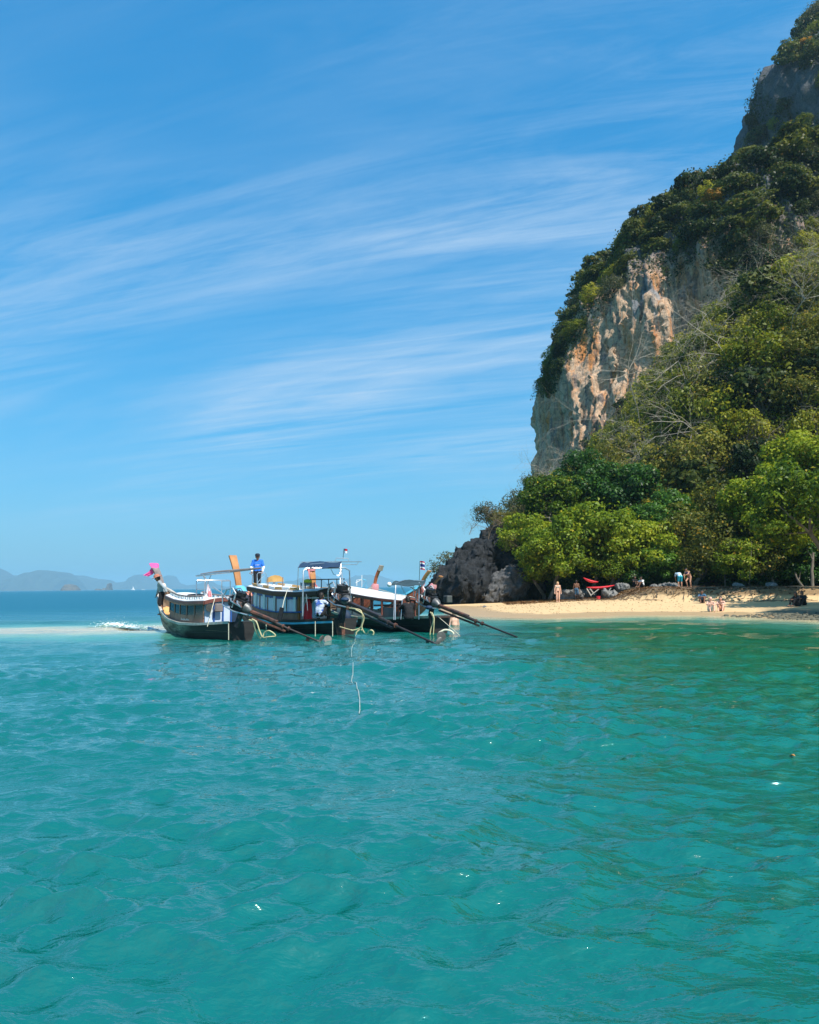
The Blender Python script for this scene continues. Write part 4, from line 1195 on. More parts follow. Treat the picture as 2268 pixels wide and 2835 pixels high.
class Boat:
    def __init__(s, name, label, stern, head, L, prof, group='long-tail boats'):
        s.th = R(head); s.o = Vector((stern[0], stern[1], 0)); s.L = L
        s.root = thing(name, label, 'boat', tuple(s.o), s.th, group)
        s.Mi = (Matrix.Translation(s.o) @ Matrix.Rotation(s.th, 4, 'Z')).inverted()
        s.xs = np.array([q[0] for q in prof]) * L; s.bb = np.array([q[1] for q in prof]); s.gg = np.array([q[2] for q in prof]); s.kk = np.array([q[3] for q in prof])
    def loc(s, w):            # world -> boat
        return s.Mi @ Vector(w)
    def sm(s, x, arr):        # smooth interpolation over the stations
        x = np.asarray(x, float)
        w = np.array([-0.25, -0.12, 0, 0.12, 0.25])
        return sum(np.interp(x + d, s.xs, arr) for d in w) / 5
    def b(s, x): return float(s.sm(x, s.bb))
    def g(s, x): return float(s.sm(x, s.gg))
    def hull(s, m_out, m_in=None, m_gun=None, gun_r=0.035, m_tr=None):
        n = 44; m_ = 9
        xs = np.concatenate([np.linspace(0, s.L*0.8, 24), np.linspace(s.L*0.8, s.xs[-1], 21)[1:]])
        def sec(x, th, up):
            b_, g_, k_ = max(0.02, s.b(x) - th), s.g(x) + up, float(s.sm(x, s.kk)) + th
            out = []
            for t_ in np.linspace(-1, 1, 2*m_ + 1):
                a = abs(t_)
                out.append((x, np.sign(t_)*b_*(a**0.5), k_ + (g_-k_)*(a**1.7)))
            return out
        mb = MB(); mb.loft([sec(x, 0, 0) for x in xs], close=False)
        o = mb.build('hull', m_out, s.root, smooth=True)
        mb = MB(); mb.loft([sec(x, 0.05, -0.004) for x in xs], close=False)
        mb.build('hull_lining', m_in or m_inner, s.root, smooth=True)
        t_ = sec(0.0, 0.0, 0.02)
        MB().loft([[(-0.03, y, z) for _, y, z in t_], [(0.03, y, z) for _, y, z in t_]]).build('transom', m_tr or m_out, s.root)
        for sg in (-1, 1):
            mb = MB()
            pts = [(x, sg*s.b(x), s.g(x) + 0.01) for x in xs]
            secs = [[(x, y + sg*gun_r, z - gun_r*1.2), (x, y + sg*gun_r, z + gun_r), (x, y - sg*gun_r*1.6, z + gun_r), (x, y - sg*gun_r*1.6, z - gun_r)] for x, y, z in pts]
            mb.loft(secs).build('gunwale', m_gun or m_rail, s.root)
        # wales: raised planks along the outside
        for fr in (0.45, 0.74):
            for sg in (-1, 1):
                pts = []
                for x in xs:
                    a = fr; k_ = float(s.sm(x, s.kk)); g_ = s.g(x)
                    pts.append((x, sg*(max(0.02, s.b(x))*(a**0.5) + 0.008), k_ + (g_-k_)*(a**1.7)))
                MB().tube(pts, 0.016, 5).build('hull_strake', m_out, s.root, smooth=True)
        return o
    def deck(s, x0, x1, z, m, name='deck', n=8):
        """floor boards laid across, each its own plank"""
        k = max(2, int((x1-x0)/0.28)); w = (x1-x0)/k
        for i in range(k):
            xa, xb = x0 + i*w + 0.008, x0 + (i+1)*w - 0.008
            zz_ = z if not callable(z) else z((xa+xb)/2)
            ba, bb_ = s.b(xa) - 0.07, s.b(xb) - 0.07
            MB().loft([[(xa, -ba, zz_), (xa, ba, zz_), (xa, ba, zz_+0.025), (xa, -ba, zz_+0.025)], [(xb, -bb_, zz_), (xb, bb_, zz_), (xb, bb_, zz_+0.025), (xb, -bb_, zz_+0.025)]]).build('deck_plank', m, s.root)
    def prow(s, base, top, w0, w1, m, tilt=0.0, thick=0.09, name='prow_post'):
        """tall flat stem head: a plank widening upwards; base/top in boat coordinates"""
        a, b_ = Vector(base), Vector(top)
        secs = []
        for t_ in np.linspace(0, 1, 7):
            p = a.lerp(b_, t_) + Vector((0.10*math.sin(t_*math.pi)*-1, 0, 0))
            w = w0 + (w1-w0)*t_**1.3
            ax = (b_ - a).normalized(); fw = Vector((1, 0, 0)); fw = (fw - ax*fw.dot(ax)).normalized()
            sd = Vector((0, 1, 0))
            secs.append([p + fw*thick/2 - sd*w/2, p + fw*thick/2 + sd*w/2, p - fw*thick/2 + sd*w/2, p - fw*thick/2 - sd*w/2])
        o = MB().loft(secs).build(name, m, s.root, bevel=0.008)
        return o
    def roof(s, x0, x1, z, w, m_top, m_edge, camber=0.10, th=0.05, edge=0.10, name='roof'):
        xs = np.linspace(x0, x1, 14); ys = np.linspace(-1, 1, 9)
        zf = z if callable(z) else (lambda x: z); wf = w if callable(w) else (lambda x: w)
        secs = []
        for x in xs:
            up = [(x, y*wf(x), zf(x) + camber*(1-y*y) + th) for y in ys]
            dn = [(x, y*wf(x), zf(x) + camber*(1-y*y)) for y in ys[::-1]]
            secs.append(up + dn)
        r = MB().loft(secs).build(name, m_top, s.root, smooth=True)
        if m_edge:
            for sg in (-1, 1):
                secs = [[(x, sg*(wf(x) + 0.004), zf(x) - edge), (x, sg*(wf(x) + 0.034), zf(x) - edge*0.6), (x, sg*(wf(x) + 0.034), zf(x) + th*0.5), (x, sg*(wf(x) + 0.004), zf(x) + th*0.5)] for x in xs]
                MB().loft(secs).build('roof_fascia', m_edge, r)
            for xe, d in ((x0, -1), (x1, 1)):
                secs = [[(xe + d*0.004, y*wf(xe), zf(xe) + camber*(1-y*y) - edge*0.8), (xe + d*0.034, y*wf(xe), zf(xe) + camber*(1-y*y) - edge*0.8), (xe + d*0.034, y*wf(xe), zf(xe) + camber*(1-y*y) + th*0.6), (xe + d*0.004, y*wf(xe), zf(xe) + camber*(1-y*y) + th*0.6)] for y in ys]
                MB().loft(secs).build('roof_fascia', m_edge, r)
        return r
    def side(s, x0, x1, n, ztop, m_post, m_low, m_pane, low=0.32, inset=0.14, sides=(-1, 1), pane='window_pane', post_w=0.06):
        """cabin sides: low board, posts and the panes between them"""
        for sg in sides:
            xs = np.linspace(x0, x1, n + 1)
            yy = lambda x: sg*(s.b(x) - inset)
            zl = lambda x: s.g(x) + low
            for i in range(n):
                a, b_ = xs[i], xs[i+1]
                MB().loft([[(a, yy(a) - 0.015, s.g(a) - 0.12), (a, yy(a) + 0.015, s.g(a) - 0.12), (a, yy(a) + 0.015, zl(a)), (a, yy(a) - 0.015, zl(a))], [(b_, yy(b_) - 0.015, s.g(b_) - 0.12), (b_, yy(b_) + 0.015, s.g(b_) - 0.12), (b_, yy(b_) + 0.015, zl(b_)), (b_, yy(b_) - 0.015, zl(b_))]]).build('cabin_board', m_low, s.root)
                a2, b2 = a + post_w/2 + 0.004, b_ - post_w/2 - 0.004
                if m_pane is not None:
                    MB().loft([[(a2, yy(a2) - 0.006, zl(a2) + 0.003), (a2, yy(a2) + 0.006, zl(a2) + 0.003), (a2, yy(a2) + 0.006, ztop(a2)), (a2, yy(a2) - 0.006, ztop(a2))], [(b2, yy(b2) - 0.006, zl(b2) + 0.003), (b2, yy(b2) + 0.006, zl(b2) + 0.003), (b2, yy(b2) + 0.006, ztop(b2)), (b2, yy(b2) - 0.006, ztop(b2))]]).build(pane, m_pane, s.root)
            for x in xs:
                MB().box((x - post_w/2, yy(x) - 0.028, zl(x) - 0.1), (x + post_w/2, yy(x) + 0.028, ztop(x) + 0.02)).build('window_post', m_post, s.root)
    def tube(s, name, pts, r, m, world=False, n=6, parent=None, smooth=True):
        pts = [s.loc(p) if world else Vector(p) for p in pts]
        if name == 'hose' and len(pts) > 3:        # a hose bends in smooth curves
            q = [pts[0]] + pts + [pts[-1]]; pts = []
            for i in range(1, len(q) - 2):
                for t_ in (0.0, 0.25, 0.5, 0.75):
                    a, b_, c_, d = q[i-1], q[i], q[i+1], q[i+2]
                    pts.append(0.5*((2*b_) + (c_ - a)*t_ + (2*a - 5*b_ + 4*c_ - d)*t_*t_ + (3*b_ - a - 3*c_ + d)*t_**3))
            pts.append(q[-2])
        return MB().tube(pts, r, n).build(name, m, parent or s.root, smooth=smooth)
    def W(s, px, py, Y):
        return s.loc(P(px, py, Y))

def engine(B, pivot, tip, yaw_up=(0, 0, 1), housing=m_shaft, guard=True, hoses=(), blue=False, scale=1.0):
    """car engine on a swivel with its long tail shaft; pivot and tip in boat coordinates"""
    pv, tp = Vector(pivot), Vector(tip)
    ax = (tp - pv).normalized()                 # towards the propeller
    sd = ax.cross(Vector((0, 0, 1))).normalized(); up = sd.cross(ax)
    M = Matrix((ax, sd, up)).transposed().to_4x4(); M.translation = pv
    k = scale
    def bx(mb, lo, hi): return mb.box([v*k for v in lo], [v*k for v in hi], M)
    def tb(mb, pts, r, n=8): return mb.tube([M @ (Vector(p)*k) for p in pts], r*k if not isinstance(r, (list, tuple)) else [q*k for q in r], n)
    mb = MB()
    bx(mb, (-0.80, -0.16, 0.00), (-0.22, 0.16, 0.34)); bx(mb, (-0.76, -0.10, -0.14), (-0.28, 0.10, 0.0)); bx(mb, (-0.74, -0.13, 0.345), (-0.28, 0.13, 0.43))
    eng = mb.build('engine', m_engine, B.root, bevel=0.02)
    tb(MB(), [(-0.55, 0, 0.435), (-0.55, 0, 0.56)], 0.19, 14).build('air_filter', m_engine, eng, smooth=True)
    tb(MB(), [(-0.215, 0, 0.12), (-0.10, 0, 0.11), (0.02, 0, 0.06)], [0.19, 0.16, 0.09], 12).build('gearbox', m_alloy, eng, smooth=True)
    tb(MB(), [(-0.86, -0.0, 0.2), (-0.81, 0.0, 0.2)], 0.17, 14).build('flywheel', m_alloy, eng, smooth=True)
    for j, (x_, y_, z_, r_) in enumerate(((-0.66, 0.22, 0.10, 0.075), (-0.36, 0.22, 0.22, 0.06), (-0.62, -0.22, 0.28, 0.065), (-0.40, -0.22, 0.06, 0.08))):
        tb(MB(), [(x_ - 0.08, y_, z_), (x_ + 0.08, y_, z_)], r_, 10).build('alternator' if j % 2 else 'starter_motor', m_alloy if j % 2 else m_engine, eng, smooth=True)
    for j in range(4):
        x_ = -0.72 + 0.13*j
        tb(MB(), [(x_, 0.15, 0.25), (x_, 0.25, 0.27), (x_ + 0.05, 0.29, 0.20), (-0.2, 0.30, 0.14)], 0.028, 6).build('exhaust_pipe', m_rust if j % 2 else m_steel, eng, smooth=True)
        tb(MB(), [(x_, -0.14, 0.44), (x_ + 0.02, -0.2, 0.52), (x_ + 0.06, 0.0, 0.6)], 0.014, 5).build('hose_pipe', m_black, eng, smooth=True)
    for sg in (-1, 1):      # tubular cradle with its two looped handles
        tb(MB(), [(0.0, sg*0.12, -0.06), (-0.5, sg*0.24, -0.10), (-0.95, sg*0.25, -0.04), (-1.04, sg*0.25, 0.20), (-0.98, sg*0.25, 0.5), (-0.78, sg*0.25, 0.62), (-0.60, sg*0.25, 0.50), (-0.58, sg*0.25, 0.0)], 0.027, 7).build('cradle_tube', m_steel, eng, smooth=True)
    tb(MB(), [(-0.95, -0.1, 0.1), (-1.35, -0.1, 0.25), (-1.75, -0.1, 0.32)], 0.024, 6).build('tiller', m_steel, eng, smooth=True)
    L = (tp - pv).length / k
    sh = tb(MB(), [(0.0, 0, 0.05), (L*0.5, 0, 0.015), (L*0.52, 0, 0.012), (L, 0, 0)], [0.062, 0.055, 0.036, 0.030], 10).build('tail_shaft', m_shaft, B.root, smooth=True)
    bx(MB(), (0.05, -0.035, -0.14), (L*0.55, 0.035, -0.075)).build('shaft_beam', housing, sh, bevel=0.008)
    bx(MB(), (0.02, -0.075, 0.03), (L*0.40, 0.075, 0.12)).build('shaft_housing', housing, sh, bevel=0.015)
    for t_ in (0.5, 0.58):
        tb(MB(), [(L*t_ - 0.03, 0, 0.012), (L*t_ + 0.03, 0, 0.01)], 0.075, 9).build('shaft_collar', m_rust, sh, smooth=True)
    if guard:
        # propeller with two blades, and the skeg fin over it
        pr = tb(MB(), [(L - 0.02, 0, 0), (L + 0.12, 0, 0)], [0.05, 0.03], 8).build('propeller', m_prop, sh, smooth=True)
        for q in (0, math.pi):
            mb = MB(); mb.ball((0, 0, 0.13), (0.018, 0.075, 0.14), 8, 6, None)
            mb.V = [tuple(M @ (Matrix.Rotation(q + 0.7, 4, 'X') @ (Matrix.Rotation(0.5, 4, 'Z') @ Vector(v)) + Vector((L*k + 0.06, 0, 0)))) for v in mb.V]
            mb.build('propeller_blade', m_prop, pr, smooth=True)
        bx(MB(), (L - 0.42, -0.012, -0.20), (L - 0.30, 0.012, -0.02)).build('skeg', m_shaft, sh)
    bx(MB(), (-0.40, -0.07, -0.62), (-0.26, 0.07, -0.14)).build('engine_mount', m_engine, eng)
    return eng, M

def disc_guard(B, world, r, name='propeller_plate', tilt=0.35):
    c_ = B.loc(world)
    d = B.Mi.to_3x3() @ Vector((0.25, -0.9, tilt)).normalized()
    MB().tube([c_ - d*0.006, c_, c_ + d*0.006], [r*0.74, r*0.8, r*0.74], 22).build(name, m_prop, B.root)

def rail_rack(B, x0, x1, y0, y1, z0, z1, m=None, r=0.018, name='roof_rack', mid=True):
    m = m or m_steel
    mb = MB()
    for x in (x0, x1):
        mb.tube([(x, y0, z0), (x, y0, z1 - 0.05), (x, y0 + 0.05*np.sign(y1-y0), z1), (x, y1 - 0.05*np.sign(y1-y0), z1), (x, y1, z1 - 0.05), (x, y1, z0)], r, 6)
    for y in (y0, y1):
        mb.tube([(x0, y, z1 - 0.03), (x1, y, z1 - 0.03)], r*0.9, 6)
        if mid: mb.tube([(x0, y, (z0+z1)/2), (x1, y, (z0+z1)/2)], r*0.8, 6)
    return mb.build(name, m, B.root, smooth=True)

def cloth_strip(B, pts_l, pts_r, m, name, seed=0, wob=0.02, parent=None):
    """a hanging strip of cloth between two edges, with folds and thickness"""
    rng_ = np.random.default_rng(seed)
    n = 9; L_ = [Vector(p) for p in pts_l]; Rr_ = [Vector(p) for p in pts_r]
    def samp(a, t_):
        f = t_*(len(a)-1); i = min(int(f), len(a)-2); return a[i].lerp(a[i+1], f-i)
    secs = []
    for t_ in np.linspace(0, 1, 10):
        a, b_ = samp(L_, t_), samp(Rr_, t_)
        d = (b_-a); nrm = d.cross(samp(L_, min(1, t_+0.1)) - samp(L_, max(0, t_-0.1)))
        nrm = nrm.normalized() if nrm.length > 1e-6 else Vector((1, 0, 0))
        row = []
        for u in np.linspace(0, 1, n):
            row.append(a + d*u + nrm*wob*(math.sin(u*13 + t_*2 + seed) + rng_.normal()*0.25))
        secs.append(row + [p + nrm*0.012 for p in row[::-1]])
    return MB().loft(secs).build(name, m, parent or B.root, smooth=True)

STD = [(0, 0.50, 0.60, -0.22), (0.12, 0.66, 0.55, -0.25), (0.3, 0.86, 0.48, -0.26), (0.5, 0.93, 0.47, -0.26), (0.7, 0.84, 0.58, -0.22), (0.85, 0.74, 0.86, -0.12), (0.95, 0.60, 1.18, 0.02), (1.04, 0.42, 1.50, 0.45), (1.10, 0.24, 1.72, 0.95), (1.135, 0.09, 1.84, 1.40)]

# ---------------------------------------------------------------- boat with the pink prow cloth (leftmost)
A = Boat('longtail_boat', 'leftmost wooden long-tail boat with pink cloth on its grey prow post', (-5.80, 26.35), 128, 6.9, STD)
A.hull(m_hullA, gun_r=0.04, m_tr=m_hullblack)
A.deck(0.1, 1.5, 0.28, m_inner); A.deck(5.1, 7.0, lambda x: A.g(x) - 0.30, m_orange if False else m_inner)
zA = lambda x: float(np.interp(x, [1.5, 3.0, 4.2, 5.3], [1.30, 1.27, 1.33, 1.47]))
A.side(1.75, 5.0, 5, lambda x: zA(x) - 0.06, m_brownlt, m_brownlt, m_glass)
rfA = A.roof(1.55, 5.35, zA, lambda x: A.b(x) - 0.04, m_white, m_brown, 0.10, 0.05, 0.13)
for sg in (-1, 1):      # low rails along the roof, dark with white blocks
    xs = np.linspace(1.9, 5.0, 9)
    MB().tube([(x, sg*(A.b(x) - 0.20), zA(x) + 0.20) for x in xs], 0.035, 6).build('roof_rail', m_greywood, rfA, smooth=True)
    for x in xs[::1]:
        MB().box((x - 0.07, sg*(A.b(x) - 0.20) - 0.04, zA(x) + 0.06), (x + 0.07, sg*(A.b(x) - 0.20) + 0.04, zA(x) + 0.18)).build('rail_block', m_white, rfA)
mb = MB(); mb.ball((4.0, 0.05, zA(4.0) + 0.20), (0.52, 0.30, 0.05), 18, 8); mb.build('roof_cushion', m_black, A.root, smooth=True)
rail_rack(A, 2.0, 2.75, -0.45, 0.55, zA(2.3) + 0.12, zA(2.3) + 0.78, name='roof_rack')
# stern bulkhead: pale panels between blue posts, a dark sheet painting the open doorway's shade
zb = zA(1.7) - 0.02
for j, (ya, yb_, m_) in enumerate(((0.66, 0.36, m_panel), (0.31, 0.02, m_panel), (-0.03, -0.30, m_panel), (-0.34, -0.64, m_navy))):
    MB().box((1.66, min(ya, yb_), 0.34), (1.70, max(ya, yb_), zb)).build('bulkhead_panel', m_, A.root)  # the navy one is no panel: it paints the open doorway's shade
for y in (0.335, -0.005, -0.32):
    MB().box((1.60, y - 0.026, 0.30), (1.655, y + 0.026, zb)).build('bulkhead_post', m_blue, A.root)
# things hung under the roof edge
o = MB().box((1.40, 0.08, 0.92), (1.46, 0.40, 1.22)).build('fan_box', m_greywood, A.root, bevel=0.03)
MB().tube([(1.50, 0.56, 1.08), (1.54, 0.56, 1.08)], 0.14, 14).build('hanging_fan', m_prop, A.root, smooth=True)
A.tube('stay_rope', [A.W(596, 1652, 27.3), A.W(574, 1735, 26.7)], 0.012, m_rope)
MB().ball((0.75, -0.05, 0.44), (0.30, 0.22, 0.10), 14, 7).build('water_basin', m_greywood, A.root, smooth=True)
# frame of poles with a furled awning over the roof
aw = [A.W(556, 1590, 29.2), A.W(600, 1584, 28.8), A.W(650, 1580, 28.4), A.W(722, 1573, 27.9)]
A.tube('furled_awning', aw, [0.03, 0.05, 0.055, 0.03], m_greywood)
A.tube('furled_awning', [p + Vector((0.1, 0.15, -0.06)) for p in aw[:3]], [0.03, 0.045, 0.03], m_steel)
for px0, py0, px1, py1 in ((562, 1591, 570, 1616), (570, 1616, 566, 1650), (586, 1588, 576, 1612), (576, 1612, 572, 1642), (576, 1610, 563, 1592)):
    A.tube('awning_strut', [A.W(px0, py0, 28.9), A.W(px1, py1, 28.9)], 0.018, m_steel)
cloth_strip(A, [A.W(575, 1618, 28.5), A.W(572, 1636, 28.5), A.W(577, 1654, 28.5)], [A.W(578, 1618, 28.5), A.W(585, 1636, 28.5), A.W(587, 1652, 28.5)], m_plastic, 'plastic_bag', 4)
cloth_strip(A, [A.W(576, 1638, 28.46), A.W(577, 1654, 28.46)], [A.W(583, 1636, 28.46), A.W(586, 1651, 28.46)], m_palepink, 'bag_contents', 5)
# prow
bA = (A.xs[-1] - 0.12, 0, A.g(A.xs[-1]) - 0.1); tA = A.W(421, 1573, 33.1)
tA.y = 0; A.prow(bA, tA, 0.22, 0.30, m_greywood)
pv_ = Vector(tA)
mb = MB(); secs = []
for t_, w, d in ((-0.02, 0.31, 0.14), (0.08, 0.36, 0.18), (0.2, 0.42, 0.22), (0.30, 0.42, 0.2), (0.33, 0.25, 0.10)):
    c0 = pv_ + (pv_ - Vector(bA)).normalized()*t_
    secs.append([c0 + Vector((d/2*math.cos(a)*(1 + 0.12*math.sin(5*a + t_*20)), w/2*math.sin(a)*(1 + 0.10*math.sin(4*a)), 0)) for a in np.linspace(0, 2*math.pi, 17)[:-1]])
pk = mb.loft(secs).build('prow_cloth', m_pink, A.root, smooth=True)
cloth_strip(A, [pv_ + Vector((0.06, 0.10, 0.10)), pv_ + Vector((0.20, 0.22, -0.15)), pv_ + Vector((0.36, 0.42, -0.30))], [pv_ + Vector((0.04, -0.02, 0.06)), pv_ + Vector((0.08, 0.06, -0.25)), pv_ + Vector((0.20, 0.24, -0.36))], m_pink, 'cloth_tail', 6, 0.02, pk)
mb = MB(); c0 = Vector(bA) + Vector((0, 0, 0.12))
mb.tube([c0 + Vector((0, 0, -0.08)), c0, c0 + Vector((0, 0, 0.10)), c0 + Vector((-0.02, 0, 0.16))], [0.15, 0.15, 0.13, 0.10], 12).build('prow_ribbon', m_ribbon, A.root, smooth=True)
# tarp in the bow well
mb = MB(); rng_ = np.random.default_rng(3)
xs_ = np.linspace(5.35, 6.6, 12); secs = []
for x in xs_:
    w = A.b(x) - 0.10
    secs.append([(x, y*w, A.g(x) - 0.24 + 0.10*(1-y*y) + 0.05*rng_.normal()) for y in np.linspace(-1, 1, 9)] + [(x, y*w, A.g(x) - 0.27) for y in np.linspace(1, -1, 9)])
mb.loft(secs).build('orange_tarp', m_orange, A.root, smooth=True)
# small worn lettering on the cabin board
mb = MB()
for j in range(9):
    x = 3.55 - j*0.085; y = A.b(x) - 0.14 + 0.019
    mb.tube([(x, y, A.g(x) + 0.12), (x - 0.02, y, A.g(x) + 0.20 - 0.02*(j % 3)), (x - 0.05, y, A.g(x) + 0.13 + 0.03*(j % 2)), (x - 0.03, y, A.g(x) + 0.12)], 0.008, 4)
mb.build('lettering', m_white, A.root)
eA, MA = engine(A, A.loc((-5.42, 25.75, 0.92)), A.loc(G(880, 1775, 0.02)), housing=m_rust)
disc_guard(A, P(908, 1770, 24.9), 0.17)
A.tube('hose', [A.W(690, 1716, 25.6), A.W(702, 1722, 25.4), A.W(706, 1738, 25.4), A.W(716, 1762, 25.4), A.W(722, 1768, 25.4)], 0.026, m_hose, n=8)
A.tube('hose', [A.W(698, 1714, 25.4), A.W(710, 1722, 25.3), A.W(718, 1745, 25.3), A.W(727, 1766, 25.3)], 0.023, m_hose, n=8)
A.tube('hose', [A.W(728, 1764, 25.2), A.W(732, 1752, 25.2), A.W(744, 1746, 25.1), A.W(756, 1752, 25.1), A.W(763, 1761, 25.1), A.W(745, 1763, 25.1), A.W(730, 1766, 25.2)], 0.021, m_hose, n=8)
for px in (633, 737):
    A.tube('hanging_rope', [A.W(px, 1726, 25.8), A.W(px, 1772, 25.8)], 0.014, m_rope)

# ---------------------------------------------------------------- middle boat (blue stripe, canopy)
Bt = Boat('longtail_boat', 'middle wooden long-tail boat with light blue stripe, curtained windows and tall dark canopy', (-2.40, 28.10), 128, 8.0, STD)
Bt.hull(m_hullblack, gun_r=0.035, m_gun=m_darkwood)
for sg in (-1, 1):
    xs = np.linspace(0.05, 7.8, 30)
    secs = [[(x, sg*(Bt.b(x)*0.985 + 0.012), Bt.g(x) - 0.13), (x, sg*(Bt.b(x) + 0.034), Bt.g(x) - 0.13), (x, sg*(Bt.b(x) + 0.040), Bt.g(x) - 0.055), (x, sg*(Bt.b(x) + 0.006), Bt.g(x) - 0.055)] for x in xs]
    MB().loft(secs).build('rubbing_strake', m_ltblue, Bt.root)
Bt.deck(0.1, 2.2, 0.30, m_inner); Bt.deck(6.2, 7.6, lambda x: Bt.g(x) - 0.12, m_inner)
zB = lambda x: float(np.interp(x, [0.9, 2.2, 4.0, 6.5], [1.60, 1.56, 1.60, 1.80]))
Bt.side(2.3, 6.2, 5, lambda x: zB(x) - 0.07, m_brownlt, m_brownlt, m_curtain, pane='curtain_pane')
rfB = Bt.roof(0.95, 6.6, zB, lambda x: Bt.b(x) - 0.02, m_white, m_darkwood, 0.11, 0.05, 0.16)
for sg in (-1, 1):
    xs = np.linspace(2.3, 6.3, 8)
    for i in range(7):
        a, b_ = xs[i] + 0.02, xs[i+1] - 0.02
        MB().bar((a, sg*(Bt.b(a) - 0.18), zB(a) + 0.15), (b_, sg*(Bt.b(b_) - 0.18), zB(b_) + 0.15), 0.10, 0.09).build('roof_rail', m_white if i % 2 else m_tan, rfB)
# blue valance and gathered white curtains along the near windows
xs = np.linspace(2.25, 6.25, 26)
for sg in (-1, 1):
    secs = [[(x, sg*(Bt.b(x) - 0.10 + 0.008*math.sin(x*40)), zB(x) - 0.26 + 0.02*math.sin(x*17)), (x, sg*(Bt.b(x) - 0.09 + 0.008*math.sin(x*40)), zB(x) - 0.26 + 0.02*math.sin(x*17)), (x, sg*(Bt.b(x) - 0.09), zB(x) - 0.02), (x, sg*(Bt.b(x) - 0.10), zB(x) - 0.02)] for x in xs]
    MB().loft(secs).build('window_valance', m_blue, Bt.root, smooth=True)
    MB().tube([(x, sg*(Bt.b(x) - 0.09), Bt.g(x) + 0.33) for x in np.linspace(1.9, 6.2, 12)], 0.028, 6).build('window_sill_rail', m_blue, Bt.root, smooth=True)
    for x in (2.4, 3.1, 3.95, 4.9, 5.8):
        yb_ = sg*(Bt.b(x) - 0.075)
        cloth_strip(Bt, [(x + 0.10, yb_, zB(x) - 0.15), (x + 0.06, yb_, 1.0), (x + 0.10, yb_, Bt.g(x) + 0.36)], [(x - 0.10, yb_, zB(x) - 0.15), (x - 0.05, yb_, 1.0), (x - 0.08, yb_, Bt.g(x) + 0.36)], m_white, 'curtain', int(x*10), 0.012)
# stern end: frame, white boards, hanging clothes
for y, m_ in ((0.68, m_wood), (0.18, m_darkwood), (-0.20, m_darkwood), (-0.66, m_darkwood)):
    MB().box((2.18, y - 0.045, 0.34), (2.24, y + 0.045, zB(2.2) - 0.03)).build('bulkhead_post', m_, Bt.root)
for ya, yb_ in ((0.62, 0.24), (0.12, -0.14), (-0.26, -0.6)):
    MB().box((2.25, yb_, 0.36), (2.28, ya, zB(2.2) - 0.05)).build('bulkhead_panel', m_white if ya > 0.2 else m_gcloth, Bt.root)
MB().bar((1.75, 0.75, 1.36), (1.75, -0.6, 1.36), 0.03, 0.03).build('clothes_pole', m_steel, Bt.root)
for y, w, m_, zt, zb_, nm in ((0.55, 0.20, m_red, 1.12, 0.52, 'red_jacket'), (0.20, 0.20, m_lbl, 1.12, 0.60, 'hanging_shirt'), (-0.05, 0.18, m_gcloth, 1.20, 0.60, 'hanging_shirt')):
    x = 1.75
    cloth_strip(Bt, [(x, y + 0.05, zt + 0.2), (x + 0.02, y + w*0.8, zt - 0.05), (x, y + w, zb_)], [(x, y - 0.05, zt + 0.2), (x + 0.02, y - w*0.8, zt - 0.05), (x, y - w, zb_)], m_, nm, int(zt*50 + y*100), 0.03)
MB().ball((1.2, 0.45, 0.42), (0.16, 0.14, 0.13), 12, 7).build('yellow_bag', m_yellow, Bt.root, smooth=True)
MB().ball((0.75, -0.45, 0.62), (0.35, 0.22, 0.30), 12, 8).build('covered_bundle', m_navy, Bt.root, smooth=True)
# tall canopy over the stern
def canopy(B, px0, px1, pyt, pyb, Y0, Y1, m, name='canopy'):
    a, b_, c_, d = P(px0, pyb, Y0), P(px1, pyb, Y0), P(px1 + 8, pyt, Y1), P(px0 + 14, pyt, Y1)
    n = 10; secs = []
    for t_ in np.linspace(0, 1, n):
        row = []
        for u in np.linspace(0, 1, 7):
            p = a.lerp(b_, t_).lerp(d.lerp(c_, t_), u)
            p.z += 0.03*math.sin(t_*9 + u*4) - 0.05*math.sin(math.pi*((t_*4) % 1))*0.4
            row.append(B.loc(p))
        secs.append(row + [p + Vector((0, 0, 0.018)) for p in row[::-1]])
    return MB().loft(secs).build(name, m, B.root, smooth=True)
canopy(Bt, 826, 938, 1556, 1572, 27.6, 29.0, m_navy)
for pts, r_ in (([(838, 1706, 27.5), (839, 1640, 27.5), (840, 1580, 27.5), (850, 1573, 27.6), (900, 1573, 27.8), (955, 1572, 28.1), (968, 1580, 28.2), (970, 1660, 28.2)], 0.028), ([(826, 1571, 27.6), (834, 1556, 29.0), (1002, 1555, 29.2)], 0.016), ([(942, 1625, 28.6), (944, 1556, 29.0)], 0.02), ([(940, 1570, 27.9), (946, 1620, 27.8), (952, 1640, 27.8)], 0.014), ([(928, 1555, 29.1), (931, 1545, 29.1), (964, 1546, 29.2), (966, 1555, 29.2)], 0.016), ([(946, 1563, 29.0), (988, 1563, 29.2), (993, 1556, 29.2)], 0.014), ([(826, 1570, 27.6), (824, 1632, 27.8)], 0.012), ([(916, 1575, 27.9), (924, 1590, 27.9), (938, 1594, 27.9), (945, 1575, 28.0)], 0.012), ([(945, 1572, 28.2), (952, 1640, 28.0)], 0.018), ([(848, 1645, 27.3), (852, 1690, 27.3)], 0.012), ([(858, 1562, 28), (898, 1559, 28.4)], 0.012)):
    Bt.tube('canopy_frame', [P(*q) for q in pts], r_, m_steel, world=True)
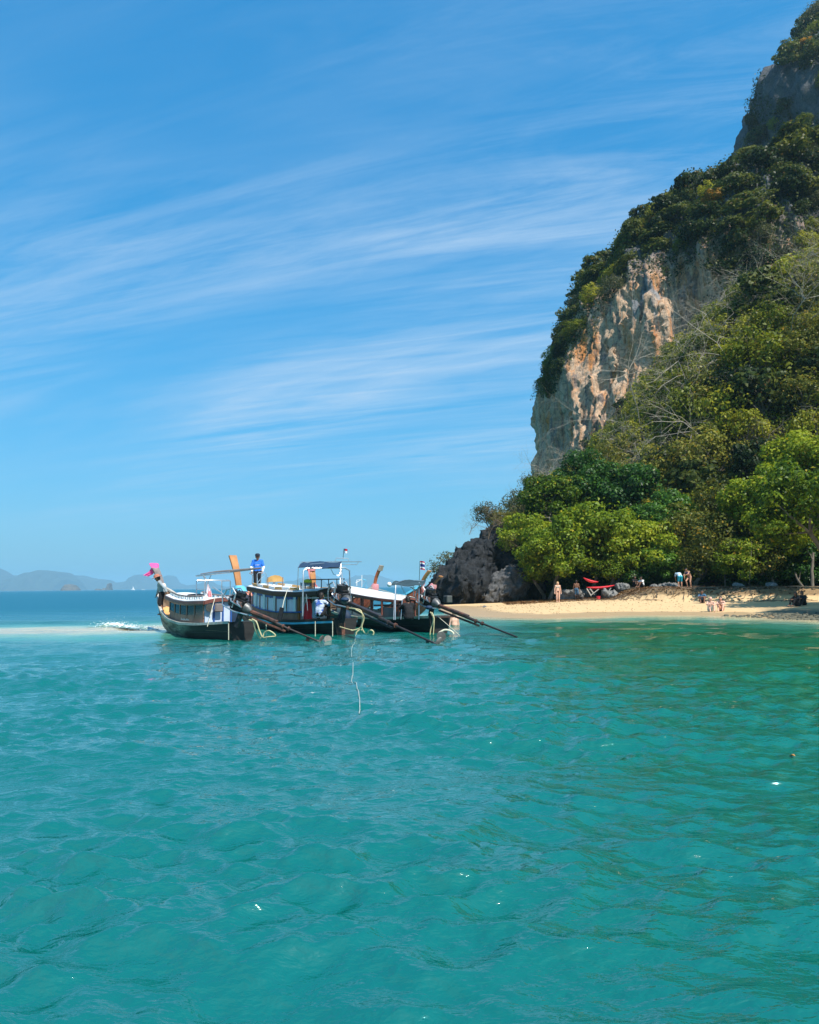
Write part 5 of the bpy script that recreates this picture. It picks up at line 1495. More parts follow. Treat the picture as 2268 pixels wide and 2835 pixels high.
# roof deck: crate, yellow bag, low rack, wooden bench back, frame
q = Bt.W(852, 1622, 28.6)
mb = MB()
for k_ in range(5): mb.box((q.x - 0.16, q.y - 0.2, q.z - 0.12 + k_*0.05), (q.x + 0.16, q.y + 0.2, q.z - 0.09 + k_*0.05))
for dx_, dy_ in ((-0.16, -0.2), (0.16, -0.2), (-0.16, 0.2), (0.16, 0.2)): mb.box((q.x + dx_ - 0.015, q.y + dy_ - 0.015, q.z - 0.125), (q.x + dx_ + 0.015, q.y + dy_ + 0.015, q.z + 0.13))
mb.build('crate', m_greywood, Bt.root)
MB().ball(tuple(q + Vector((0, 0, 0.16))), (0.15, 0.17, 0.10), 10, 7).build('yellow_bundle', m_yellow, Bt.root, smooth=True)
rk = [(850, 1605, 29), (955, 1603, 29.3)]
Bt.tube('roof_rack', [P(*a) for a in rk], 0.02, m_engine, world=True)
for px in (862, 890, 910, 933):
    Bt.tube('rack_leg', [P(px, 1605, 29.1), P(px, 1628, 29.1)], 0.018, m_engine, world=True)
bp = [Bt.W(px, py, 31.4) for px, py in ((739, 1612), (740, 1602), (750, 1595), (762, 1592), (774, 1594), (784, 1601), (785, 1610))]
mb = MB(); mb.add([p + Vector((0.02, 0, 0)) for p in bp] + [p - Vector((0.02, 0, 0)) for p in bp], [tuple(range(7)), tuple(range(13, 6, -1))] + [(i, (i+1) % 7, (i+1) % 7 + 7, i + 7) for i in range(7)])
bench = mb.build('bench_back', m_tan, Bt.root)
for px in (742, 783): Bt.tube('bench_leg', [P(px, 1598, 31.4), P(px, 1624, 31.4)], 0.025, m_greywood, world=True)
Bt.tube('bench_leg', [P(752, 1608, 31.4), P(766, 1620, 31.4)], 0.012, m_greywood, world=True); Bt.tube('bench_leg', [P(766, 1608, 31.4), P(752, 1620, 31.4)], 0.012, m_greywood, world=True)
for pts in ([(712, 1620, 32), (712, 1590, 32), (716, 1585, 32), (734, 1586, 32.2), (737, 1590, 32.2), (737, 1620, 32.2)], [(714, 1612, 32), (730, 1592, 32)], [(724, 1588, 32), (722, 1616, 32)], [(700, 1592, 32), (698, 1618, 32)], [(698, 1592, 32), (690, 1586, 32)]):
    Bt.tube('bow_rail', [P(*q) for q in pts], 0.016, m_steel if pts[0][0] > 705 else m_greywood, world=True)
# prow
bB = (Bt.xs[-1] - 0.14, 0, Bt.g(Bt.xs[-1]) - 0.12); tB = Bt.W(641, 1538, 35.6); tB.y = 0.05
Bt.prow(bB, tB, 0.27, 0.38, m_wood, thick=0.10)
c0 = Vector(bB)
MB().tube([c0 + Vector((-0.35, 0, -0.28)), c0 + Vector((-0.1, 0, -0.05)), c0 + Vector((0.02, 0, 0.08)), c0 + Vector((0.02, 0, 0.2))], [0.32, 0.30, 0.26, 0.2], 12).build('prow_collar', m_ltblue, Bt.root, smooth=True)
mb = MB().loft([[(x, -Bt.b(x) + 0.06, Bt.g(x) + 0.03), (x, Bt.b(x) - 0.06, Bt.g(x) + 0.03), (x, Bt.b(x) - 0.06, Bt.g(x) - 0.05), (x, -Bt.b(x) + 0.06, Bt.g(x) - 0.05)] for x in np.linspace(7.0, 8.7, 8)])
for x in (6.75, 7.2): 
    for sg in (-1, 1): MB().bar((x, sg*0.3, 0.9), (x, sg*0.3, 1.56), 0.05, 0.05).build('platform_leg', m_darkwood, Bt.root)
for k_ in range(3): MB().box((6.68 + k_*0.2, -0.42, 1.56), (6.86 + k_*0.2, 0.42, 1.59)).build('bow_platform_plank', m_tan, Bt.root)
mb.build('foredeck', mat('salmon_paint', (0.62, 0.24, 0.17), 0.6, 0.2, 3, 0.1), Bt.root)
MB().bar(Bt.W(781, 1682, 27.2), Bt.W(774, 1716, 27.2), 0.14, 0.14).build('mooring_post', m_engine, Bt.root)
eB, MBm = engine(Bt, Bt.loc((-2.20, 27.35, 1.12)), Bt.loc(G(1205, 1782, 0.02)), housing=m_shaft, scale=1.08)
disc_guard(Bt, P(1222, 1762, 23.6), 0.19, tilt=0.1)
Bt.tube('hose', [Bt.W(968, 1684, 26.9), Bt.W(985, 1686, 26.6), Bt.W(1000, 1692, 26.5), Bt.W(1004, 1715, 26.5), Bt.W(998, 1738, 26.5), Bt.W(978, 1745, 26.6), Bt.W(972, 1744, 26.6)], 0.025, m_hose, n=8)
Bt.tube('hose', [Bt.W(985, 1688, 26.5), Bt.W(1002, 1698, 26.4), Bt.W(1008, 1712, 26.4), Bt.W(1002, 1735, 26.4), Bt.W(1008, 1750, 26.4), Bt.W(1016, 1756, 26.4)], 0.023, m_hose, n=8)
Bt.tube('hose', [Bt.W(1018, 1754, 26.4), Bt.W(1022, 1746, 26.4), Bt.W(1030, 1745, 26.4), Bt.W(1035, 1751, 26.4), Bt.W(1033, 1758, 26.4)], 0.023, m_hose, n=8)
Bt.tube('hose', [Bt.W(1004, 1745, 26.5), Bt.W(996, 1744, 26.5), Bt.W(988, 1750, 26.5), Bt.W(986, 1757, 26.5)], 0.023, m_hose, n=8)
MB().ball(Bt.W(955, 1660, 27.0), (0.17, 0.15, 0.08), 12, 8).build('blue_bundle', m_navy, Bt.root, smooth=True)
Bt.tube('mooring_line', [Bt.W(782, 1684, 27.2), Bt.W(786, 1664, 27.6), Bt.W(796, 1632, 28.5)], 0.012, m_rope)
Bt.tube('mooring_line', [Bt.W(941, 1735, 26.6), Bt.W(958, 1740, 26.5), Bt.W(972, 1744, 26.5)], 0.014, m_hose)
for px in (873, 921): Bt.tube('hanging_rope', [Bt.W(px, 1720, 27.1), Bt.W(px, 1762, 27.1)], 0.014, m_rope)
MB().box((-0.06, 0.05, -0.2), (-0.035, 0.35, 0.45)).build('rudder_board', m_rust, Bt.root)

# ---------------------------------------------------------------- right-hand boat (white canvas roof)
Ct = Boat('longtail_boat', 'right-hand dark long-tail boat with white canvas roof and small green canopy', (1.10, 29.10), 124, 9.5, STD)
Ct.hull(m_hullblack, gun_r=0.04, m_gun=mat('cream_gunwale', (0.50, 0.45, 0.33), 0.7, 0.3, 3, 0.2))
Ct.deck(0.1, 3.0, 0.30, m_inner); Ct.deck(7.2, 9.2, lambda x: Ct.g(x) - 0.14, m_inner)
zC = lambda x: float(np.interp(x, [2.0, 4.0, 7.0], [1.18, 1.34, 1.62]))
rfC = Ct.roof(2.0, 7.0, zC, lambda x: float(np.interp(x, [2.0, 3.2, 5, 7], [0.42, 0.78, 0.86, 0.7])), m_canvas, m_brown, 0.14, 0.04, 0.10)
Ct.side(3.0, 6.9, 5, lambda x: zC(x) - 0.05, m_brown, m_rail, None, low=0.22)
MB().box((2.2, 0.62, 0.45), (3.0, 0.66, 0.92)).build('side_board', m_greywood, Ct.root)
for sg in (-1, 1): MB().bar((2.25, sg*0.42, 0.4), (2.25, sg*0.40, 1.18), 0.05, 0.05).build('roof_post', m_brown, Ct.root)
MB().loft([[(x, y, 0.95) for y in (-0.5, 0.5)] + [(x, y, 1.02) for y in (0.5, -0.5)] for x in (2.3, 4.0)]).build('under_roof_shelf', m_brown, Ct.root)
canopy(Ct, 1082, 1172, 1607, 1621, 28.6, 30.0, m_green)
for pts, r_ in (([(1094, 1716, 28.2), (1095, 1640, 28.4), (1096, 1620, 28.5)], 0.026), ([(1090, 1716, 28.6), (1092, 1660, 28.8)], 0.014), ([(1110, 1715, 28.6), (1114, 1660, 28.7)], 0.018), ([(1160, 1715, 29.0), (1161, 1612, 29.2)], 0.024), ([(1111, 1623, 28.8), (1124, 1648, 28.8)], 0.014), ([(1144, 1615, 29.4), (1145, 1650, 29.4)], 0.014), ([(1080, 1620, 28.6), (1120, 1606, 30), (1178, 1608, 30)], 0.014)):
    Ct.tube('canopy_frame', [P(*q) for q in pts], r_, m_steel, world=True)
MB().ball(Ct.W(1078, 1618, 28.5), 0.09, 10, 8).build('stern_lamp', m_white, Ct.root, smooth=True)
bC = (Ct.xs[-1] - 0.14, 0, Ct.g(Ct.xs[-1]) - 0.12); tC = Ct.W(871, 1572, 38.2); tC.y = 0
Ct.prow(bC, tC, 0.24, 0.36, m_wood)
tv = Vector(tC); bv = Vector(bC)
cl_ = cloth_strip(Ct, [tv + Vector((-0.09, 0.24, 0.0)), tv.lerp(bv, 0.45) + Vector((-0.09, 0.20, 0)), bv + Vector((-0.12, -0.1, -0.05))], [tv + Vector((-0.1, 0.02, 0.0)), tv.lerp(bv, 0.5) + Vector((-0.1, 0.05, 0)), bv + Vector((-0.14, -0.32, -0.02))], m_palepink, 'prow_cloth', 12, 0.025)
Vx = [tv + Vector((0, 0, z_)) for z_ in (-0.16, -0.02, 0.03)]
MB().tube(Vx, [0.21, 0.23, 0.15], 10).build('prow_wrap', m_palepink, Ct.root, smooth=True)
eC, MC = engine(Ct, Ct.loc((1.05, 28.55, 0.98)), Ct.loc(G(1432, 1764, 0.02)), housing=m_rust, guard=False)
MB().box((-0.30, -0.42, 1.12), (-0.02, -0.16, 1.40)).build('engine_box', m_prop, Ct.root, bevel=0.03)
MB().ball(Ct.W(1188, 1682, 28.2), (0.15, 0.14, 0.08), 10, 7).build('blue_bundle', m_navy, Ct.root, smooth=True)
Ct.tube('hose', [Ct.W(1192, 1695, 27.9), Ct.W(1198, 1705, 27.7), Ct.W(1199, 1722, 27.7), Ct.W(1193, 1742, 27.7), Ct.W(1191, 1757, 27.7)], 0.023, m_hose, n=8)
Ct.tube('hose', [Ct.W(1196, 1696, 27.8), Ct.W(1202, 1712, 27.6), Ct.W(1201, 1740, 27.6), Ct.W(1200, 1757, 27.6)], 0.021, m_hose, n=8)
Ct.tube('hose', [P(1216, 1752, 27.2), P(1232, 1744, 27.2), P(1250, 1748, 27.2), P(1256, 1756, 27.2)], 0.035, m_rope, world=True, n=8)
Ct.tube('mooring_line', [Ct.W(1212, 1706, 28.6), Ct.W(1273, 1759, 27.2)], 0.012, m_rope)
Ct.tube('mooring_line', [Ct.W(1230, 1652, 31), G(1262, 1672, 0.15)] if False else [Ct.W(1045, 1630, 33), Ct.W(1100, 1646, 31), Ct.W(1150, 1656, 30)], 0.012, m_rope)
MB().loft([[(x, -Ct.b(x) + 0.08, Ct.g(x) + 0.03), (x, Ct.b(x) - 0.08, Ct.g(x) + 0.03), (x, Ct.b(x) - 0.08, Ct.g(x) - 0.03), (x, -Ct.b(x) + 0.08, Ct.g(x) - 0.03)] for x in np.linspace(-0.35, 0.35, 4)]).build('stern_deck', m_darkwood, Ct.root)

# ---------------------------------------------------------------- three boats behind, bows to the beach
def back_boat(label, bow_px, top, Y, head, L, m_out, m_post, gun, w0, w1, post_top_Y):
    q = P(bow_px, 1640, Y); hd = R(head)
    xe = L*1.10
    st = (q.x - math.cos(hd)*xe, Y - math.sin(hd)*xe)
    b_ = Boat('longtail_boat', label, st, head, L, [(a, w*0.85, g, k_) for a, w, g, k_ in STD])
    b_.hull(m_out, gun_r=0.045, m_gun=gun)
    b_.deck(0.3, L*0.9, lambda x: b_.g(x) - 0.2, m_inner)
    bs = (b_.xs[-1] - 0.14, 0, b_.g(b_.xs[-1]) - 0.12); tp = b_.W(top[0], top[1], post_top_Y); tp.y = 0
    b_.prow(bs, tp, w0, w1, m_post)
    return b_, Vector(bs), Vector(tp)
D1, b1, t1 = back_boat('long-tail boat behind, its prow carved grey and red-brown, leaning right', 1033, (1054, 1566), 40.5, -22, 6.5, m_hullred, mat('carved_red_wood', (0.40, 0.11, 0.04), 0.6, 0.3, 3, 0.2), m_rail, 0.22, 0.34, 40.2)
d_ = (t1 - b1).normalized()
MB().bar(t1 - d_*0.28, t1 + d_*0.01, 0.36, 0.12).build('prow_carving', mat('carved_grey_wood', (0.33, 0.29, 0.24), 0.9, 0.6, 22, 1.0, bdist=0.03), D1.root)
MB().tube([b1 + d_*-0.05, b1 + d_*0.1, b1 + d_*0.25], [0.24, 0.22, 0.16], 10).build('prow_ribbon', m_palepink, D1.root, smooth=True)
for pts in ([(988, 1622, 40), (988, 1606, 40), (1004, 1604, 40)], [(1000, 1630, 40), (1015, 1610, 40), (1016, 1628, 40)], [(1002, 1626, 40), (1002, 1592, 40)], [(985, 1614, 40), (1004, 1603, 40)], [(1000, 1602, 40), (1014, 1607, 40)]):
    D1.tube('bow_rail', [P(*q) for q in pts], 0.02, m_white if pts[0][0] != 1000 else m_ltblue, world=True)
D1.tube('rail_bar', [P(976, 1632, 39.6), P(1036, 1633, 39.6)], 0.03, m_rail, world=True)
rD = D1.roof(1.2, 4.6, 1.35, lambda x: 0.62, m_greywood, m_brown, 0.1, 0.04, 0.1)
for x in (1.4, 2.9, 4.4):
    for sg in (-1, 1): MB().bar((x, sg*0.55, 0.4), (x, sg*0.55, 1.37), 0.05, 0.05).build('roof_post', m_brown, D1.root)
E1, b2, t2 = back_boat('reddish long-tail boat behind with light blue gunwale and plain orange-brown prow', 1163, (1186, 1580), 37.2, -28, 6.2, m_hullred, m_wood, m_ltblue, 0.24, 0.34, 36.8)
d_ = (t2 - b2).normalized()
cloth_strip(E1, [b2 + d_*0.3 + Vector((0, -0.2, 0)), b2 + Vector((0.1, -0.2, -0.2)), b2 + Vector((0.12, -0.16, -0.5))], [b2 + d_*0.3 + Vector((0, 0.1, 0)), b2 + Vector((0.1, 0.08, -0.2)), b2 + Vector((0.1, 0.05, -0.55))], m_palepink, 'prow_cloth', 3, 0.03)
mb = MB()
for j in range(7):
    x = E1.L*0.80 - j*0.1; y = -(E1.b(x) + 0.012); z_ = E1.g(x) - 0.28
    mb.tube([(x, y, z_), (x + 0.02, y, z_ + 0.10), (x + 0.06, y, z_ + 0.05), (x + 0.03, y, z_)], 0.009, 4)
mb.build('lettering', m_white, E1.root)
F1, b3, t3 = back_boat('hindmost long-tail boat, its short dark wooden prow right of the orange-brown one', 1196, (1217, 1596), 43.0, -24, 6.2, m_darkwood, m_darkwood, m_rail, 0.26, 0.36, 42.6)
MB().bar(t3 + Vector((0, 0, -0.02)), t3 + Vector((0.02, 0, 0.03)), 0.38, 0.13).build('prow_cap', m_wood, F1.root)
MB().tube([b3 + Vector((-0.1, 0, -0.05)), b3 + Vector((0.02, 0, 0.1)), b3 + Vector((0.06, 0, 0.2))], [0.22, 0.22, 0.17], 10).build('prow_ribbon', m_palepink, F1.root, smooth=True)

# ---------------------------------------------------------------- flags and the floating line
def flag(name, label, pole, top, Y, w, h, bands, dirx=1, seed=0):
    a, b_ = P(pole[0], pole[1], Y), P(top[0], top[1], Y)
    root = thing(name, label, 'flag', tuple(a), 0)
    MB().tube([(0, 0, 0), tuple(b_ - a)], 0.010, 6).build('flag_pole', m_engine, root)
    off = b_ - a; n = len(bands); tot = sum(q[0] for q in bands); z0 = 0.0
    for hh, m_ in bands:
        zt, zb_ = z0/tot, (z0 + hh)/tot; z0 += hh
        secs = []
        for u in np.linspace(0, 1, 8):
            yy = 0.04*math.sin(u*7 + seed); dz = -0.10*u*u*h
            secs.append([(off.x + dirx*(0.012 + u*w), yy, off.z - zt*h + dz), (off.x + dirx*(0.012 + u*w), yy, off.z - zb_*h + dz), (off.x + dirx*(0.012 + u*w), yy + 0.006, off.z - zb_*h + dz), (off.x + dirx*(0.012 + u*w), yy + 0.006, off.z - zt*h + dz)])
        MB().loft(secs).build('flag_band', m_, root, smooth=True)
    return root
m_fr = mat('flag_red', (0.62, 0.03, 0.06), 0.8, 0.1, 3, 0.0, transl=0.3); m_fw = mat('flag_white', (0.85, 0.85, 0.86), 0.8, 0.05, 3, 0.0, transl=0.3); m_fb = mat('flag_blue', (0.02, 0.04, 0.22), 0.8, 0.1, 3, 0.0, transl=0.2)
flag('boat_flag', 'striped red, white and blue flag over the small green canopy', (1161, 1606), (1163, 1553), 29.2, 0.17, 0.33, [(1, m_fr), (1, m_fw), (2, m_fb), (1, m_fw), (1, m_fr)], 1, 1)
flag('boat_flag', 'tiny red and white flag on top of the tall dark canopy', (950, 1548), (952, 1519), 29.2, 0.13, 0.17, [(2, m_fr), (2, m_fw)], 1, 2)
fpts = [(985, 1752), (984, 1768), (978, 1788), (973, 1800), (974, 1815), (978, 1840), (977, 1862), (973, 1884), (978, 1888), (986, 1892), (990, 1908), (996, 1930), (996, 1952), (997, 1968), (994, 1979)]
fl = []
dense = []
for a, b_ in zip(fpts[:-1], fpts[1:]):
    for k_ in range(4): dense.append((a[0] + (b_[0]-a[0])*k_/4, a[1] + (b_[1]-a[1])*k_/4))
for i, (px, py) in enumerate(dense):
    g_ = G(px, py, 0.02); g_.z = sea_z(g_.x, g_.y) + 0.014
    fl.append(tuple(g_))
o = MB().tube(fl, 0.006, 6).build('floating_rope', mat('wet_rope', (0.42, 0.46, 0.42), 0.7, 0.2, 20, 0.2), None, smooth=True)
tag(o, 'thin pale rope trailing on the water in front of the middle boat', 'rope')
# ================================================================== people
def sk(name, base):
    return mat(name, base, 0.55, 0.12, 6, 0.0, spec=0.3)
SKIN = {'pale': sk('pale_skin', (0.66, 0.39, 0.28)), 'tan': sk('tanned_skin', (0.46, 0.24, 0.15)), 'dark': sk('brown_skin', (0.20, 0.10, 0.06))}
HAIR = {'dark': mat('dark_hair', (0.018, 0.014, 0.012), 0.6, 0.3, 20, 0.3), 'fair': mat('fair_hair', (0.45, 0.27, 0.11), 0.6, 0.3, 20, 0.3)}
m_eye = mat('eye', (0.03, 0.02, 0.02), 0.3, 0.1, 1, 0.0); m_lip = mat('lip', (0.40, 0.14, 0.12), 0.5, 0.1, 1, 0.0)

def sdf_mesh(caps, h, k=0.03, cut=None):
    """smooth union of round cones ((a, b, ra, rb)) -> V, F"""
    A_ = np.array([c_[0] for c_ in caps], float); B_ = np.array([c_[1] for c_ in caps], float)
    ra = np.array([c_[2] for c_ in caps], float); rb = np.array([c_[3] for c_ in caps], float)
    rm = np.maximum(ra, rb)[:, None]
    lo = np.minimum(A_ - rm, B_ - rm).min(0) - 3*h; hi = np.maximum(A_ + rm, B_ + rm).max(0) + 3*h
    n = np.ceil((hi - lo)/h).astype(int) + 1
    D = np.full(n, 1.0)
    for a, b_, r0, r1 in zip(A_, B_, ra, rb):
        r_ = max(r0, r1) + 0.10
        i0 = np.maximum(0, np.floor((np.minimum(a, b_) - r_ - lo)/h).astype(int)); i1 = np.minimum(n, np.ceil((np.maximum(a, b_) + r_ - lo)/h).astype(int) + 1)
        g_ = np.stack(np.meshgrid(*[lo[q] + h*np.arange(i0[q], i1[q]) for q in range(3)], indexing='ij'), -1)
        d = b_ - a; L2 = d @ d
        t_ = np.clip(((g_ - a) @ d)/L2, 0, 1) if L2 > 1e-9 else np.zeros(g_.shape[:3])
        dist = np.linalg.norm(g_ - a - t_[..., None]*d, axis=-1) - (r0 + (r1-r0)*t_)
        sl = tuple(slice(i0[q], i1[q]) for q in range(3))
        old = D[sl]
        kk = min(k, 1.2*min(r0, r1))
        hh = np.clip(0.5 + 0.5*(old - dist)/kk, 0, 1)
        D[sl] = old*(1-hh) + dist*hh - kk*hh*(1-hh)
    if cut is not None:
        z = lo[2] + h*np.arange(n[2]); D = np.maximum(D, (cut - z)[None, None, :])
    return surface_nets(D, lo, h)

def pose(kind):
    V3 = Vector
    if kind == 'stand':
        J = dict(pel=(0, 0, .90), bel=(0, -.01, 1.04), che=(0, 0, 1.22), nec=(0, -.01, 1.40), hea=(0, -.03, 1.54), shL=(.175, 0, 1.345), shR=(-.175, 0, 1.345), elL=(.235, .03, 1.08), elR=(-.235, .03, 1.08), wrL=(.25, -.03, .84), wrR=(-.25, -.03, .84), hiL=(.088, 0, .87), hiR=(-.088, 0, .87), knL=(.095, -.02, .48), knR=(-.095, -.02, .48), anL=(.09, .02, .08), anR=(-.09, .02, .08), toL=(.11, -.14, .03), toR=(-.11, -.14, .03))
    elif kind == 'stand_hands_front':
        J = pose('stand'); J.update(elL=(.27, -.05, 1.09), elR=(-.27, -.05, 1.09), wrL=(.23, -.20, .90), wrR=(-.23, -.20, .90), hea=(0, -.06, 1.53))
    elif kind == 'lean':
        J = pose('stand'); J.update(nec=(0, -.12, 1.37), hea=(0, -.19, 1.49), che=(0, -.07, 1.20), shL=(.17, -.09, 1.32), shR=(-.17, -.09, 1.32), elL=(.36, .12, 1.10), wrL=(.46, .22, .92), elR=(-.22, -.14, 1.05), wrR=(-.20, -.20, .85), knL=(.12, -.08, .49), anL=(.13, .08, .08), toL=(.14, -.07, .03))
    elif kind == 'bend':
        J = dict(pel=(0, .12, .86), bel=(0, 0, .96), che=(0, -.18, 1.06), nec=(0, -.35, 1.10), hea=(0, -.48, 1.06), shL=(.175, -.30, 1.08), shR=(-.175, -.30, 1.08), elL=(.2, -.40, .82), elR=(-.2, -.40, .82), wrL=(.13, -.50, .60), wrR=(-.13, -.50, .60), hiL=(.088, .12, .83), hiR=(-.088, .12, .83), knL=(.12, .02, .46), knR=(-.12, .02, .46), anL=(.12, .08, .08), anR=(-.12, .08, .08), toL=(.14, -.09, .03), toR=(-.14, -.09, .03))
    elif kind == 'half_bend':
        J = pose('bend'); J.update(bel=(0, .05, 1.0), che=(0, -.06, 1.17), nec=(0, -.16, 1.30), hea=(0, -.24, 1.40), shL=(.17, -.12, 1.25), shR=(-.17, -.12, 1.25), elL=(.2, -.3, 1.04), elR=(-.2, -.28, 1.0), wrL=(.05, -.42, .98), wrR=(-.10, -.35, .78), knR=(-.10, -.20, .52), anR=(-.1, -.02, .1), toR=(-.11, -.18, .04))
    else:   # seated on the ground, knees up
        J = dict(pel=(0, 0, .12), bel=(0, -.01, .26), che=(0, -.05, .43), nec=(0, -.10, .60), hea=(0, -.14, .74), shL=(.17, -.08, .55), shR=(-.17, -.08, .55), elL=(.25, -.28, .42), elR=(-.25, -.28, .42), wrL=(.10, -.46, .42), wrR=(-.10, -.46, .42), hiL=(.09, -.02, .11), hiR=(-.09, -.02, .11), knL=(.15, -.36, .42), knR=(-.15, -.36, .42), anL=(.11, -.54, .07), anR=(-.11, -.54, .07), toL=(.13, -.70, .03), toR=(-.13, -.70, .03))
    return {k_: Vector(v) for k_, v in J.items()}

def person(label, kind, loc, rz, skin='tan', hair='dark', hlen=0.0, bald=False, shirt=None, sleeve=0.5, shorts=None, leg=0.45, bra=None, hat=None, scale=1.0, h=0.017, chub=1.0, tw=None, upd=None, look=None, cut=None, name='person', cat='person'):
    J = pose(kind)
    if upd: J.update({k_: Vector(v) for k_, v in upd.items()})
    cp = []
    def cap(a, b_, r0, r1): cp.append((tuple(a), tuple(b_), r0, r1))
    def mid(a, b_, t_): return J[a].lerp(J[b_], t_)
    sx = Vector((1, 0, 0))
    tor = []
    def tcap(a, b_, r0, r1, L=tor): L.append((tuple(a), tuple(b_), r0, r1))
    for s_ in (-1, 1):
        o = sx*s_
        tcap(J['pel'] + o*.060, J['bel'] + o*.045, .098*chub, .092*chub); tcap(J['bel'] + o*.045, J['che'] + o*.065, .092*chub, .100)
        tcap(J['che'] + o*.065, J['shL' if s_ > 0 else 'shR'] - o*.05, .095, .060)
    tcap(J['shL'], J['shR'], .058, .058)
    cp += tor
    cap(J['che'].lerp(J['nec'], .6), J['nec'] + (J['hea']-J['nec'])*.3, .062, .050)
    # head
    f = Vector(look) if look else Vector((0, -1, 0)); f.normalize()
    upv = (J['hea'] - J['nec']).normalized(); upv = (upv + Vector((0, 0, .6))).normalized(); sdv = f.cross(upv).normalized()
    hc = J['hea']
    cap(hc + upv*.045 + f*-.012, hc + upv*.02 + f*.012, .088, .084); cap(hc + upv*-.02 + f*.012, hc - upv*.072 + f*.040, .078, .042)
    cap(hc + f*.088 + upv*.015, hc + f*.112 - upv*.022, .012, .017)
    for s_ in (-1, 1): cap(hc + sdv*s_*.086 + upv*.012, hc + sdv*s_*.088 - upv*.022, .016, .012)
    armU, armF, thU, shn = [], [], [], []
    for S in 'LR':
        armU.append((tuple(J['sh'+S]), tuple(J['el'+S]), .054, .041)); armF.append((tuple(J['el'+S]), tuple(J['wr'+S]), .041, .028))
        thU.append((tuple(J['hi'+S]), tuple(J['kn'+S]), .088*chub, .057)); shn.append((tuple(J['kn'+S]), tuple(J['an'+S]), .056, .036))
        cap(J['kn'+S].lerp(J['an'+S], .25) + Vector((0, .012, 0)), J['kn'+S].lerp(J['an'+S], .55), .052, .040)
        cap(J['an'+S] + Vector((0, .02, -.02)), J['to'+S], .038, .028)
        # hand: palm, four unequal fingers, a thumb from the side
        w = J['wr'+S]; d = (w - J['el'+S]).normalized()
        n_ = d.cross(sx if abs(d.x) < .8 else Vector((0, 1, 0))).normalized(); q = n_.cross(d).normalized()
        cap(w + d*.03, w + d*.075, .028, .030)
        for i_, (ln, of) in enumerate(((.070, -.026), (.082, -.009), (.078, .009), (.060, .025))):
            b0 = w + d*.085 + q*of; b1_ = b0 + d*ln*.55 + n_*.006; b2_ = b1_ + d*ln*.40 + n_*.026
            cap(b0, b1_, .0115, .0105); cap(b1_, b2_, .0105, .0095)
        t0 = w + d*.04 - q*.028; cap(t0, t0 + d*.035 - q*.028, .0135, .012); cap(t0 + d*.035 - q*.028, t0 + d*.068 - q*.034 + n_*.008, .012, .0105)
    cp += armU + armF + thU + shn
    V, F = sdf_mesh(cp, h, .035, cut)
    cen = V[F].mean(1)
    mi = np.zeros(len(F), int)
    for s_ in (-1, 1):
        mi[np.linalg.norm(cen - np.array(hc + f*.088 + sdv*s_*.034 + upv*.022), axis=1) < .017] = 1
    mi[np.linalg.norm((cen - np.array(hc + f*.088 - upv*.050)) * np.array([.6, 1, 1.6]), axis=1) < .018] = 2
    root = link(name, mesh_np('body', V, F, [SKIN[skin], m_eye, m_lip], midx=mi))
    root.location = loc; root.rotation_euler = (0, 0, rz); root.scale = (scale,)*3
    tag(root, label, cat)
    def cloth(nm, caps, m_, grow, kk=.03, ct=None):
        V_, F_ = sdf_mesh([(a, b_, r0 + grow, r1 + grow) for a, b_, r0, r1 in caps], h, kk, ct)
        return link(nm, mesh_np(nm, V_, F_, [m_]), root)
    def part_cap(c_, t_): a, b_ = Vector(c_[0]), Vector(c_[1]); return (c_[0], tuple(a.lerp(b_, t_)), c_[2], c_[2] + (c_[3]-c_[2])*t_)
    if shirt:
        sc_ = tor + ([part_cap(a, min(1, sleeve*2)) for a in armU]) + ([part_cap(a, min(1, sleeve*2 - 1)) for a in armF] if sleeve > .5 else [])
        cloth('shirt', sc_, shirt, .016)
    if shorts:
        pc = [c_ for c_ in tor if c_[0][2] == J['pel'].z and False] + [(tuple(J['pel'] + sx*s_*.055), tuple(J['pel'].lerp(J['bel'], .55) + sx*s_*.05), .100*chub, .094*chub) for s_ in (-1, 1)]
        if leg > 0: pc += [part_cap(a, min(1, leg*2)) for a in thU]
        if leg > .5: pc += [part_cap(a, min(1, leg*2 - 1)) for a in shn]
        if leg == 0:
            pc = [(tuple(J['pel'] + sx*s_*.055 + Vector((0, 0, -.02))), tuple(J['pel'] + sx*s_*.05 + Vector((0, 0, .01))), .095*chub, .095*chub) for s_ in (-1, 1)]
        cloth('shorts' if leg > 0 else 'bikini_bottom', pc, shorts, .014 if leg > 0 else .008)
    if bra:
        cloth('bikini_top', [(tuple(J['che'] + sx*.075 + Vector((0, -.01, .0))), tuple(J['che'] - sx*.075 + Vector((0, -.01, .0))), .098, .098)], bra, .010)
    if not bald:
        hp = [(tuple(hc + upv*.062 - f*.024), tuple(hc + upv*.05 - f*.01), .094, .090), (tuple(hc + upv*.03 - f*.035), tuple(hc - upv*.03 - f*.045), .085, .070)]
        if hlen: hp += [(tuple(hc - f*.05), tuple(hc - upv*hlen - f*.07), .075, .045)] + [(tuple(hc + sdv*s_*.06 - f*.01), tuple(hc + sdv*s_*.075 - upv*hlen*.8 - f*.02), .045, .03) for s_ in (-1, 1)]
        V_, F_ = sdf_mesh(hp, h, .03); link('hair', mesh_np('hair', V_, F_, [HAIR[hair]]), root)
